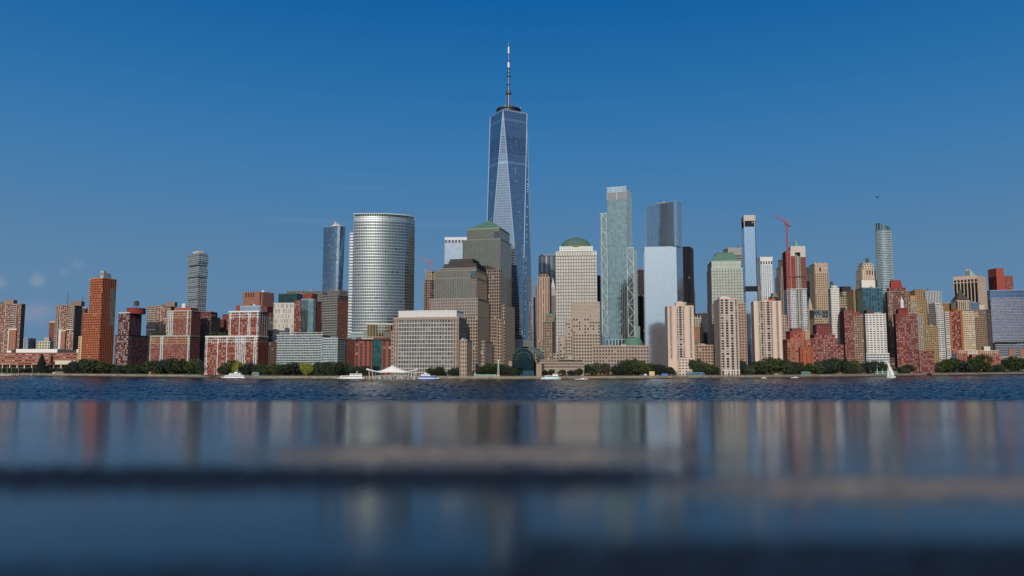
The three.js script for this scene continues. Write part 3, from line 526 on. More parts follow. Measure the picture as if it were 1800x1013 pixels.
{ // grey gridded exchange building on the water
  const b = new Building('gridded_office', 'low wide office with a dense pale square grid and white roof drum', { xl: 690.5, xm: 805.5, xr: 820.5, y: 558, D: 975, yaw: -9, dpMax: 50 });
  const W = b.W / 2, L = b.L / 2, n = 12, pts = []; for (let i = 0; i <= n; i++) { const a = i / n * 2 - 1; pts.push([W * a, L - 3.2 * a * a + .01]); } pts.push([W, -L], [-W, -L]);
  const f = { wc: '#b3aea7', gc: '#5a5a5a', glass: 'window', pitch: 3.25, rows: 14, pier: .2, span: .24, rec: .55, blind: .16, bc: '#8b8c8a', gv: .7 };
  const stone = punched('#a08d7e', { pitch: 3.8, fh: 3.9, pier: .45, span: .5, blind: .05, gc: '#4c4a48' });
  const styles = []; for (let i = 0; i < n; i++) styles.push(i === n - 1 || i === 0 ? { ...f, wc: '#a5917f', pier: .5 } : f); styles.push(stone);
  b.tier(pts, null, 560.5, styles, { cornice: 0 });
  b.part('cornice', (g) => { const P = pts.map((p) => [p[0] * 1.004, p[1] + .4]); g.prism(P, b.ly(560.6), b.ly(557), C('#a08e80')); });
  const q = []; for (let i = 0; i <= n; i++) { const a = i / n * 2 - 1; q.push([b.lx(697, 550) * (1 - (a + 1) / 2) + b.lx(800, 550) * (a + 1) / 2, L - 4.5 - 3.2 * a * a]); } q.push([b.lx(800, 550) + 2, -L + 10], [b.lx(697, 550), -L + 10]);
  b.tier(q, 557, 545.5, { wc: '#dcdad4', sc: '#dedcd6', gc: '#c9c7c1', glass: 'masonry', pitch: 1.6, rows: 1, pier: .3, span: .08, rec: .25, blind: 0, gv: .06 }, { name: 'roof_drum', cc: '#e3e1db', cornice: .4 });
  b.tier(rectPts(-W - 3.5, -W - .02, -L, L - 5), null, 582, stone, { name: 'stone_wing', cc: '#9a8878' });
  const e = new Building('stone_annex', 'small stone block with single window column before the gridded office', { xl: 808, xm: 821, xr: 830, y: 600, D: 955, yaw: -14, dpMax: 30 });
  e.tier(e.rect(), null, 598.5, [punched('#a39080', { cols: 3, fh: 4.2, pier: .62, span: .55, blind: .1 }), stone], { cc: '#a39080' });
}
{ // stepped office with the dark ziggurat top
  const b = new Building('stepped_office_tower', 'stepped granite and glass tower with a dark ziggurat roof', { xl: 755.5, xm: 840, xr: 860, y: 530, D: 1040, yaw: -13, dpMax: 62 });
  const W = b.W / 2, L = b.L / 2;
  const low = punched('#9d8d7e', { pitch: 3.05, fh: 3.75, pier: .4, span: .42, blind: .06, gc: '#2d2a2a', rec: .5 }), mid = punched('#9a8c7d', { pitch: 3.05, fh: 3.75, pier: .36, span: .32, blind: 0, gc: '#8b857c', glass: 'satin', rec: .25, gv: .15 });
  const gl = curtain('#8f8878', { pitch: 3.05, fh: 3.75, pier: .12, span: .1, wc: '#9b8b7a', glass: 'satin', gv: .16 });
  const dl = low, dm = mid;
  b.tier(b.rect(-W, W, -L, L), null, 556, [low, dl], { cornice: 0 });
  b.tier(b.rect(-W, W, -L, L), 556, 525, [mid, dm], { cc: '#9a8c7d' });
  b.tier(b.rect(W - 14, W + 6, -L + 4, L - 16), null, 600, [low, dl], { name: 'side_wing', cc: '#97867a' });
  const xa = b.lx(762, 500), xb = b.lx(837, 500);
  b.tier(b.rect(xa, xb, -L + 3, L - 3), 525, 488, gl, { cornice: .4, cc: '#8f8a80' });
  b.tier(b.rect(xa + 3, xb - .5, -L + 4, L - 4), 488, 474, gl, { cornice: .4, cc: '#8f8a80' });
  b.tier(b.rect(xb - 8, xb - 1.5, L - 5, L - 1.6), 488, 475, curtain('#5d7076', { pitch: 2, fh: 3.7, gv: .5 }), { name: 'corner_bay', cornice: .2 });
  b.tier(b.rect(xa + 6, xb - 1.5, -L + 5, L - 5.5), 474, 469.5, gl, { cornice: .3 });
  const dk = C('#44413f'); let z = 0;
  for (const [l, r, y0, y1, ins] of [[776, 836, 470, 466, 6], [777.5, 834.5, 466, 461.5, 7.5], [784.5, 828, 461.5, 456.8, 10], [786, 826, 456.8, 452.3, 12]]) b.part('ziggurat_step', (g) => { const x0 = b.lx(l, y1), x1 = b.lx(r, y1); g.box(x0, x1, b.ly(y0), b.ly(y1) - .5, -L + ins, L - ins, dk); g.box(x0 - .4, x1 + .4, b.ly(y1) - .5, b.ly(y1), -L + ins - .4, L - ins + .4, vary(dk, 1.4)); });
}
{ // tower with the green copper pyramid
  const b = new Building('pyramid_roofed_tower', 'granite and glass tower under a green copper pyramid roof', { xl: 813, xm: 880, xr: 899, y: 440, D: 1100, yaw: -15, dpMax: 60 });
  const W = b.W / 2, L = b.L / 2;
  const gl = curtain('#8a8675', { pitch: 2.9, fh: 3.8, pier: .1, span: .1, wc: '#8a8377', glass: 'satin', gv: .12 }), gd = gl;
  const st = punched('#92837a', { pitch: 2.9, fh: 3.8, pier: .3, span: .34, blind: .03, gc: '#2a2829', rec: .5 }), low = punched('#998a7b', { pitch: 3.1, fh: 3.8, pier: .38, span: .42, blind: .05, gc: '#2b2929' });
  const tall = b.lx(853, 480);
  b.tier(b.rect(-W, W, -L, L), 594, 420, [{ ...gl }, gd], { cornice: .5, cc: '#8d8b82' });
  b.tier(b.rect(tall, W + .3, L - 6, L + .5), 594, 474, [st, st], { name: 'granite_front', cornice: .2, cc: '#92837a' });
  b.tier(b.rect(b.lx(820, 405), b.lx(877.5, 405), -L + 2, L - 2), 420, 401, [gl, gd], { cornice: .4, cc: '#8d8b82' });
  b.tier(b.rect(b.lx(868, 405), b.lx(876.5, 405), L - 3, L - 1), 420, 405, curtain('#5d6c6c', { gv: .6, pitch: 2, fh: 3.8 }), { name: 'corner_bay', cornice: .2 });
  b.part('roof', (g) => { const x0 = b.lx(824.5, 398), x1 = b.lx(876.5, 398), y0 = b.ly(401), cu = C('#577a69'), q = rectPts(x0, x1, -L + 3, L - 3); g.prism(q, y0, b.ly(398.6), C('#7f9a86')); const cx = (x0 + x1) / 2; g.frustum(rectPts(x0 - .4, x1 + .4, -L + 2.6, L - 2.6), b.ly(398.6), rectPts(cx - 2, cx + 2, -2, 2), b.ly(381.5), cu); });
  for (let i = 1; i < 6; i++) b.part('roof_seam', (g) => { const x0 = b.lx(824.5, 398), x1 = b.lx(876.5, 398), cx = (x0 + x1) / 2, t = i / 6, cu = C('#5f8371'); g.bar([x0 + (x1 - x0) * t, b.ly(398.5), L - 2.6], [cx - 2 + 4 * t, b.ly(381.5), 2], .35, cu); });
  b.part('finial', (g) => { const cx = (b.lx(824.5, 398) + b.lx(876.5, 398)) / 2; g.frustum(rectPts(cx - 2, cx + 2, -2, 2), b.ly(381.6), rectPts(cx - .3, cx + .3, -.3, .3), b.ly(378.5), C('#57776a')); });
  // stepped granite shoulders
  b.tier(b.rect(b.lx(852, 594), W + .6, -L, L + 1), null, 594, low, { cornice: .3, cc: '#998a7b' });
  b.tier(b.rect(W + .62, W + 6, -L + 4, L - 3), null, 536, low, { name: 'granite_shoulder', cornice: .4, cc: '#998a7b' });
  b.tier(b.rect(W - 4, W + 3.5, L - 3 + .02, L + 2.5), null, 563, low, { name: 'granite_shoulder', cornice: .4, cc: '#998a7b' });
}
{ // the tallest tower: eight tall glass triangles on a square base
  const D = 1270, X = ray(894, 190)[0] * D, g = thing('tapered_glass_skyscraper', 'tallest tower of the skyline, tapering blue glass with a tall mast', 'skyscraper');
  g.position.set(X, LAND, -D); g.rotation.y = -16 * Math.PI / 180;
  const Y = (p, d = 1240) => EYE + ray(900, p)[1] * d - LAND, H = 31.25, yb = Y(597, 1235), yt = Y(193.5), R = rng(31);
  const cor = [[-H, H], [H, H], [H, -H], [-H, -H]], mid = [[0, H], [H, 0], [0, -H], [-H, 0]];
  const rows = 88, base = C('#aab3bc'), dark = C('#9aa3ab'), pale = C('#d3d8dc');
  const lerp = (A, B, t) => [A[0] + (B[0] - A[0]) * t, A[1] + (B[1] - A[1]) * t];
  function face(P0, P1, Q0, Q1, name) {                // bottom edge P0-P1, top edge Q0-Q1
    const gl = new Geo(), fe = new Geo();
    for (let j = 0; j < rows; j++) {
      const t0 = j / rows, t1 = (j + 1) / rows, a = lerp(P0, Q0, t0), b = lerp(P1, Q1, t0), c = lerp(P1, Q1, t1), d = lerp(P0, Q0, t1), ya = yb + (yt - yb) * t0, yc = yb + (yt - yb) * t1;
      const w = Math.max(Math.hypot(b[0] - a[0], b[1] - a[1]), Math.hypot(c[0] - d[0], c[1] - d[1])), n = Math.max(1, Math.round(w / 3));
      const mech = (j > 70 && j < 78), lite = j === 84 || j === 67;
      for (let i = 0; i < n; i++) {
        const p = lerp(a, b, i / n), q = lerp(a, b, (i + 1) / n), r = lerp(d, c, (i + 1) / n), s = lerp(d, c, i / n), o = (R() - .5) * .03;
        const col = mech ? vary(i % 3 ? dark : base, .75 + .3 * R()) : lite ? vary(pale, .95 + .1 * R()) : vary(base, .9 + .2 * R());
        gl.quad([p[0], ya, p[1]], [q[0], ya, q[1]], [r[0], yc, r[1] + o], [s[0], yc, s[1] + o], col);
        if (i % 9 === 4 && j < 66 && R() < .3) { const e = lerp(p, q, .5), nx = -(q[1] - p[1]), nz = q[0] - p[0], l = Math.hypot(nx, nz) || 1; fe.box(e[0] + nx / l * .2 - .2, e[0] + nx / l * .2 + .2, ya + .8, ya + 2.4, e[1] + nz / l * .2 - .2, e[1] + nz / l * .2 + .2, C('#c5cbd0')); }  // pale boxes among the floor edges imitate rows of light dots and reflections
      }
      const nx = -(b[1] - a[1]) || -(c[1] - d[1]), nz = (b[0] - a[0]) || (c[0] - d[0]), l = Math.hypot(nx, nz) || 1, k = .1 / l;
      if (Math.hypot(b[0] - a[0], b[1] - a[1]) > .3) fe.quad([a[0] + nx * k, ya - .3, a[1] + nz * k], [b[0] + nx * k, ya - .3, b[1] + nz * k], [b[0] + nx * k, ya + .3, b[1] + nz * k], [a[0] + nx * k, ya + .3, a[1] + nz * k], C('#97a2ab'));
    }
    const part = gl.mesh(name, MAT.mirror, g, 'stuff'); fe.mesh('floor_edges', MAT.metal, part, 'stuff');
  }
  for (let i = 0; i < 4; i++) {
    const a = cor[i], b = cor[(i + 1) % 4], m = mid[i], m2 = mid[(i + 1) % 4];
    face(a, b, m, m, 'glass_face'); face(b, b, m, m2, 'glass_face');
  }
  for (let i = 0; i < 4; i++) { const a = cor[i], m = mid[i], p = mid[(i + 3) % 4]; for (const q of [m, p]) new Geo().bar([a[0] * 1.003, yb, a[1] * 1.003], [q[0] * 1.003, yt + .5, q[1] * 1.003], 1.0, C('#d8dee4')).mesh('steel_edge', MAT.satin, g); }
  new Geo().prism(mid, yt, yt + 2.2, C('#c9d0d6')).mesh('parapet', MAT.metal, g);
  const pod = new Geo(), pcol = C('#9aa09c'); pod.box(-H, H, -.5, yb, -H, H, pcol); for (let i = 0; i < 26; i++) { const x = -H + 1.2 + i * 2.4; pod.box(x - .35, x + .35, 0, yb - 1, H, H + .5, vary(pcol, 1.12)); pod.box(H, H + .5, 0, yb - 1, x - .35, x + .35, vary(pcol, 1.12)); } pod.mesh('podium', MAT.masonry, g);
  const ry0 = yt + 1.5, dk = C('#23262b'), ringR = 20;
  new Geo().lathe([[17.4, ry0 - 2], [17.8, ry0 + 2.4], [ringR, ry0 + 2.5], [ringR, ry0 + 4], [ringR - 1.2, ry0 + 4.1], [ringR - 1.2, ry0 + 6.4], [ringR + .2, ry0 + 6.5], [ringR + .2, ry0 + 8.6], [ringR - 1, ry0 + 8.7], [0, ry0 + 8.8]], 0, 0, dk, 40).mesh('antenna_ring', MAT.paint, g);
  for (let i = 0; i < 20; i++) { const a = i / 20 * 6.283; new Geo().box(-.35, .35, 0, 2.2, -.35, .35, i % 5 ? C('#51565c') : C('#cfd2d2')).mesh('ring_antenna', MAT.paint, g).position.set(Math.sin(a) * ringR, ry0 + 8.6, Math.cos(a) * ringR); }
  const my = (p) => Y(p, 1262), mc = C('#5b6068');
  new Geo().lathe([[2.6, ry0 + 8], [1.9, my(160)], [1.7, my(142)], [1.4, my(118)], [1.1, my(92)], [.7, my(78)], [.35, my(69)], [0, my(68)]], 0, 0, mc, 10).mesh('mast', MAT.metal, g);
  for (const [p, r, h] of [[161, 4.6, 3.2], [158, 3.2, 2], [146, 3, 1.4], [131, 3.2, 1.8], [125, 2.4, 1], [117, 2.6, 1.2], [104, 2, 1], [92, 1.7, 1]]) new Geo().lathe([[0, my(p) - h / 2], [r, my(p) - h / 2], [r, my(p) + h / 2], [0, my(p) + h / 2]], 0, 0, C('#43474d'), 12).mesh('mast_collar', MAT.paint, g);
  for (const [p, q, r] of [[116, 106.5, 1.95], [91, 79.5, 1.45]]) new Geo().lathe([[0, my(p)], [r, my(p)], [r, my(q)], [0, my(q)]], 0, 0, C('#dfe4e8'), 12).mesh('mast_radome', MAT.paint, g);
  for (let i = 0; i < 8; i++) { const a = i / 8 * 6.283; new Geo().bar([Math.sin(a) * 9, ry0 + 8.6, Math.cos(a) * 9], [Math.sin(a) * 1.9, my(161), Math.cos(a) * 1.9], .3, C('#5a6069')).mesh('mast_stay', MAT.metal, g); }
}
{ // arched glass hall
  const D = 968, g = thing('arched_glass_hall', 'barrel vaulted glass hall with arched green-black front', 'glass hall'), X = ray(921, 640)[0] * D, Y = (p) => EYE + ray(900, p)[1] * D - LAND;
  g.position.set(X, LAND, -D); g.rotation.y = -.25;
  const vault = (r, y0, z0, z1, name, n, rib) => {
    const gl = new Geo(), fr = new Geo(), R = rng(r * 10 | 0); const P = (k, rr, z) => { const a = Math.PI * k / n; return [-rr * Math.cos(a), y0 + rr * Math.sin(a), z]; };
    const m = Math.max(1, Math.round((z1 - z0) / 3));
    for (let k = 0; k < n; k++) for (let j = 0; j < m; j++) { const a = z1 - (z1 - z0) * j / m, b = z1 - (z1 - z0) * (j + 1) / m; gl.quad(P(k, r, a), P(k + 1, r, a), P(k + 1, r, b), P(k, r, b), vary(C('#4a5f5e'), .6 + .8 * R())); }
    for (let j = 0; j <= m; j++) { const z = z1 - (z1 - z0) * j / m; for (let k = 0; k < n; k++) fr.bar(P(k, r + .1, z), P(k + 1, r + .1, z), rib, C('#55625f')); }
    for (let k = 0; k <= n; k++) fr.bar(P(k, r + .1, z1), P(k, r + .1, z0), rib * .7, C('#4d5a58'));
    for (const s of [-1, 1]) gl.quad([s * r, 0, z1], [s * r, 0, z0], [s * r, y0, z0], [s * r, y0, z1], C('#3f5452'));
    const p = gl.mesh(name, MAT.mirror, g); fr.mesh('vault_ribs', MAT.metal, p);
  };
  const y0 = Y(632), r1 = 15.6;
  vault(r1, y0, -45, -2, 'vault', 16, .5); vault(r1 * .84, y0, -2, 3, 'front_vault', 16, .45);
  // fan of panes in the front wall
  const wall = (r, z, n, name) => { const fr = new Geo(), ring = [.999, .68, .36]; 
    for (let q = 0; q < 2; q++) for (let k = 0; k < n; k++) { const P = (kk, rr) => { const a = Math.PI * kk / n; return [-rr * Math.cos(a), y0 + rr * Math.sin(a), z]; }; const gl = new Geo(); gl.quad(P(k, r * ring[q]), P(k, r * ring[q + 1]), P(k + 1, r * ring[q + 1]), P(k + 1, r * ring[q]), vary(C('#2b3f42'), .7 + .5 * ((k * 7 + q * 3) % 5) / 5)); gl.mesh('pane', MAT.mirror, g); fr.bar(P(k, r * ring[q]), P(k + 1, r * ring[q]), .35, C('#6b7876')); fr.bar(P(k, r * ring[q]), P(k, r * ring[q + 1]), .25, C('#5c6967')); }
    const in_ = r * .36, c = []; for (let k = 0; k <= n; k++) { const a = Math.PI * k / n; c.push([-in_ * Math.cos(a), y0 + in_ * Math.sin(a), z]); } const gi = new Geo(); for (let k = 1; k < n; k++) gi.tri(c[0], c[k + 1], c[k], C('#354c4e')); gi.mesh('pane', MAT.mirror, g);
    fr.mesh('window_bars', MAT.metal, g); };
  wall(r1 * .84, 3.05, 10, 'front');
  const fr = r1 * .84, h1 = Y(650); for (let i = 0; i < 8; i++) for (let j = 0; j < 3; j++) { const x0 = -fr + i * fr / 4, gq = new Geo(); gq.box(x0 + .15, x0 + fr / 4 - .15, y0 * j / 3 + .15, y0 * (j + 1) / 3 - .15, 2.9, 3.1, j === 0 ? C('#5d8a92') : vary(C('#33494c'), .8 + .1 * ((i + j) % 4))); gq.mesh('pane', MAT.mirror, g); }
  new Geo().box(-fr, fr, 0, y0, 2.5, 2.85, C('#2d3a3a')).mesh('front_frame', MAT.metal, g);
  new Geo().box(-r1 - 4, -r1 + .5, -.5, y0 * .9, -20, -1, C('#9b8878')).mesh('stone_pier', MAT.masonry, g); new Geo().box(r1 - .5, r1 + 6, -.5, y0 * .75, -30, -1, C('#9b8878')).mesh('stone_pier', MAT.masonry, g);
}
{ // old towers seen between the tallest tower and the domed one
  let b = new Building('rippled_steel_tower', 'rippled stainless steel tower far behind, left of the domed tower', { xl: 946.5, xr: 980, y: 450, D: 1700, dp: 40, yaw: -8 });
  const W = b.W / 2, L = b.L / 2, pts = [], n = 16; for (let i = 0; i <= n; i++) { const a = i / n; pts.push([-W + b.W * a, L + 1.3 * Math.sin(a * 26) + (i % 2 ? .6 : -.4)]); } pts.push([W, -L], [-W, -L]);
  b.tier(pts, null, 449, { wc: '#9a9fa3', sc: '#a3a8ac', wall: 'metal', gc: '#4c545c', pitch: 2.2, fh: 3.6, pier: .5, span: .4, rec: .25, blind: 0 }, { cornice: .5, cc: '#a8acb0' });
  b.block('roof_screen', 950, 975, 449, 446.8, '#8d9296', 4, 20);
  b = new Building('limestone_tower', 'pinkish limestone tower with tall vertical piers behind the glass hall', { xl: 944.5, xr: 966, y: 486, D: 1330, dp: 34, yaw: -8 });
  const f = strips('#b59a8a', { pitch: 3.6, fh: 3.5, pier: .66, span: .22, gc: '#4a3f3d', sc: '#7c6a60', blind: .06 });
  b.tier(b.rect(), null, 488, f, { cc: '#c0a595' }); b.tier(b.rect(b.lx(948, 485), b.lx(964, 485), undefined, b.L / 2 - 2), 488, 482.5, strips('#a78c7c', { pitch: 4, rows: 1, pier: .5, gc: '#2a2424' }), { name: 'crown', cc: '#8a7468' });
  b.block('dark_crown', 948.5, 963.5, 482.5, 478.5, '#3d3330', 4, 14);
  b.tier(b.rect(b.lx(937.5, 600), -b.W / 2 - .02, undefined, b.L / 2 - 3), null, 523, f, { name: 'west_step', cc: '#b59a8a' }); b.tier(b.rect(b.lx(940.5, 510), -b.W / 2 - .03, undefined, b.L / 2 - 5), 523, 503, f, { name: 'west_step', cc: '#a98f80' });
  b = new Building('gothic_tower', 'slim grey gothic spire tower squeezed beside the domed tower', { xl: 966, xr: 979, y: 505, D: 1500, dp: 16 });
  b.tier(b.rect(), null, 520, strips('#8f8880', { pitch: 2, pier: .5, span: .2, gc: '#3a3838' }), { cc: '#9c958c' });
  b.part('spire', (g) => { const y = b.ly(520); g.frustum(rectPts(-5.5, 5.5, -6, 6), y, rectPts(-3.6, 3.6, -3.6, 3.6), b.ly(505), C('#a59e94')); g.frustum(rectPts(-3.8, 3.8, -3.8, 3.8), b.ly(505), rectPts(-.2, .2, -.2, .2), b.ly(487.5), C('#c4c0b8')); });
  for (const s of [-1, 1]) b.part('pinnacle', (g) => g.frustum(rectPts(s * 5 - .8, s * 5 + .8, 4, 5.6), b.ly(520), rectPts(s * 5 - .1, s * 5 + .1, 4.7, 4.9), b.ly(512), C('#aaa399')));
  b = new Building('stone_office', 'brown stone office with copper green cornice behind the stone podium', { xl: 954, xr: 980, y: 556, D: 1220, dp: 30, yaw: -10 });
  b.tier(b.rect(), null, 566, punched('#94806f', { pitch: 2.8, fh: 3.6, pier: .5, span: .4, blind: .08 }), { cc: '#6f8f7c', cornice: 1.4, over: .6 });
  b.tier(b.rect(b.lx(958, 558), b.lx(975, 558), undefined, b.L / 2 - 3), 566, 555, punched('#8f7c6d', { pitch: 2.8 }), { cc: '#5f8a76', name: 'attic' });
  b.part('hipped_roof', (g) => g.frustum(b.rect(b.lx(958.5, 554), b.lx(966, 554), -4, b.L / 2 - 4), b.ly(555), [[b.lx(961, 550), 2], [b.lx(963.5, 550), 2], [b.lx(963.5, 550), 0], [b.lx(961, 550), 0]], b.ly(549), C('#5d8a75')));
  b.tier(b.rect(b.lx(948, 600), -b.W / 2 - .02, undefined, b.L / 2 - 1), null, 598, punched('#a08974', { pitch: 3 }), { name: 'low_wing', cc: '#a08974' });
  b = new Building('stone_pavilion', 'low stone building with green hipped roof beside the glass hall', { xl: 940, xr: 958, y: 615, D: 1100, dp: 20 });
  b.tier(b.rect(), null, 617, punched('#9d8b76', { pitch: 4, fh: 4.5 }));
  b.part('hipped_roof', (g) => g.frustum(rectPts(-b.W / 2, b.W / 2, -10, 10.3), b.ly(617), rectPts(-b.W / 2 + 4, b.W / 2 - 4, -3, 3), b.ly(611.5), C('#5f8a74')));
  b = new Building('dark_office', 'dark narrow office between the stone office and domed tower', { xl: 972, xr: 980, y: 560, D: 1180, dp: 18 });
  b.tier(b.rect(), null, 566, punched('#55504c', { pitch: 3, blind: .05 }));
  b = new Building('blue_office', 'dark blue glass office between the domed tower and braced tower', { xl: 1044, xr: 1060, y: 486, D: 1420, dp: 30 });
  b.tier(b.rect(), null, 485, curtain('#2b3648', { pitch: 3, fh: 4, wc: '#2a3340' }), { cc: '#2a3340' });
}
{ // domed tower
  const b = new Building('domed_tower', 'pale gridded glass tower with granite foot and green copper dome', { xl: 976.5, xr: 1049.5, y: 460, D: 1045, dp: 46, yaw: -5 });
  const W = b.W / 2, L = b.L / 2;
  const gl = { wc: '#6f685e', gc: '#979690', glass: 'frost', cols: 16, fh: 4.4, pier: .2, span: .2, rec: .2, blind: 0, gv: .12, tilt: .02 };
  b.tier(b.rect(), null, 450, gl, { cornice: 0 });
  b.tier(b.rect(b.lx(979.5, 445), b.lx(1046.5, 445), -L + 1, L - .6), 450, 441.5, { ...gl, cols: 15 }, { cornice: 0 }); 
  for (const [l, r] of [[976.5, 984], [1041, 1049.5]]) b.tier(b.rect(b.lx(l, 445), b.lx(r, 445), L - 12, L - .3), 450, 441.5, { ...gl, cols: 2, gc: '#9a9d97' }, { name: 'corner_turret', cornice: .3, cc: '#cfd3ce' });
  b.tier(b.rect(b.lx(983, 436), b.lx(1042.5, 436), -L + 4, L - 3), 441.5, 432.5, { ...gl, gc: '#a3aaa5', wc: '#adb3ad', cols: 15, pier: .1 }, { name: 'drum_storey', cc: '#c8cdc6', cornice: .5 });
  b.part('dome', (g) => { const cx = (b.lx(985, 425) + b.lx(1039.5, 425)) / 2, r = (b.lx(1039.5, 425) - b.lx(985, 425)) / 2, y0 = b.ly(430.5), h = b.ly(413) - y0, p = [[r, b.ly(432.5)], [r, y0]]; for (let k = 1; k <= 12; k++) { const a = k / 12 * Math.PI / 2; p.push([r * Math.cos(a), y0 + h * Math.sin(a)]); } g.lathe(p, cx, L - 3 - r, C('#4f6f5f'), 48); });
  for (let i = 0; i < 24; i++) b.part('dome_rib', (g) => { const cx = (b.lx(985, 425) + b.lx(1039.5, 425)) / 2, r = (b.lx(1039.5, 425) - b.lx(985, 425)) / 2 + .1, y0 = b.ly(430.5), h = b.ly(413) - y0 + .1, t = i / 24 * 6.283, P = (k) => { const a = k / 6 * Math.PI / 2; return [cx + r * Math.cos(a) * Math.sin(t), y0 + h * Math.sin(a), L - 3 - r + r * Math.cos(a) * Math.cos(t)]; }; for (let k = 0; k < 6; k++) g.bar(P(k), P(k + 1), .3, C('#5d7d6a')); });
  b.part('dome_base', (g) => { const cx = (b.lx(985, 425) + b.lx(1039.5, 425)) / 2, r = (b.lx(1039.5, 425) - b.lx(985, 425)) / 2 + .7; g.lathe([[r, b.ly(433)], [r, b.ly(430.4)], [r - 1, b.ly(430.3)]], cx, L - 2.3 - r, C('#8a7a5e'), 48); });
  const stone = (o) => punched('#a8998b', { pitch: 3.15, fh: 3.75, pier: .44, span: .46, blind: .05, gc: '#2e2b2b', rec: .5, ...o });
  const R = rng(3), fade = (k) => ({ gcf: (i, j, c, r) => { const t = j / r; return t > k + .12 ? '#a09182' : t > k - .12 ? (R() < .5 ? '#a09182' : '#2e2b2b') : '#2e2b2b'; } });  // upper panes coloured tan to imitate reflecting glass, lower ones dark
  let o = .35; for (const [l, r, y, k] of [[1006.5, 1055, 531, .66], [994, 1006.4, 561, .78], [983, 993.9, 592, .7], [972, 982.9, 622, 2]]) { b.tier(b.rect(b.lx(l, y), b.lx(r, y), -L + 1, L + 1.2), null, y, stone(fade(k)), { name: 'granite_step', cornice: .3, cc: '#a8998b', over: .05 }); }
}
{ // stone podium blocks at the water
  let b = new Building('stone_podium', 'long low granite podium with pale awning band right of the glass hall', { xl: 939, xr: 1027, y: 637, D: 975, dp: 24, yaw: -4 });
  const z = b.L / 2;
  b.tier(b.rect(), null, 648, strips('#9b8e81', { pitch: 9, rows: 1, pier: .22, span: .3, gc: '#a8a399', rec: .9, blind: 0, glass: 'masonry', gv: .1 }), { cornice: .6, cc: '#ab9989' });
  b.tier(b.rect(undefined, undefined, undefined, z - 1), 648, 637.5, ribbon('#a08d7e', { pitch: 3, rows: 2, span: .5, gc: '#5f5650', blind: 0 }), { cc: '#a8968a' });
  b.tier(b.rect(b.lx(945, 634), b.lx(1000, 634), -z + 2, z - 5), 637.5, 633.5, ribbon('#8b7b6f', { rows: 1, gc: '#4d4643' }), { name: 'attic', cc: '#95857a' });
  for (let i = 0; i < 16; i++) b.part('roof_planting', (g) => leafBlob(g, b.lx(984 + i * 2.5, 636), b.ly(637.2), z - 3.5, 1.8, 1.2, 60, rng(700 + i), '#2f3b26'), MAT.foliage);
  b = new Building('stone_podium', 'granite office block with small square windows below the green drum roof', { xl: 1042, xr: 1141, y: 608, D: 1035, dp: 34, yaw: -4 });
  b.tier(b.rect(), null, 608.5, punched('#9f8f82', { pitch: 3.3, fh: 3.75, pier: .46, span: .5, blind: .05, gc: '#332f2e' }), { cc: '#b09a89' });
  b.part('pilaster', (g) => g.box(b.lx(1097, 615), b.lx(1099.5, 615), -.5, b.ly(607.5), b.L / 2 + .02, b.L / 2 + .8, C('#9b8575')));
  b.part('green_drum_roof', (g) => { const cx = b.lx(1114.5, 600), r = b.lx(1132.5, 600) - cx; g.lathe([[r, b.ly(608)], [r, b.ly(605)], [r * .98, b.ly(603)], [r * .72, b.ly(594)], [r * .5, b.ly(593)], [0, b.ly(592.6)]], cx, b.L / 2 - r - .8, C('#557a68'), 20); });
  b.part('roof_hut', (g) => g.box(b.lx(1092, 605), b.lx(1101, 605), b.ly(608), b.ly(606), b.L / 2 - 8, b.L / 2 - 3, C('#d5d0c8')));
}
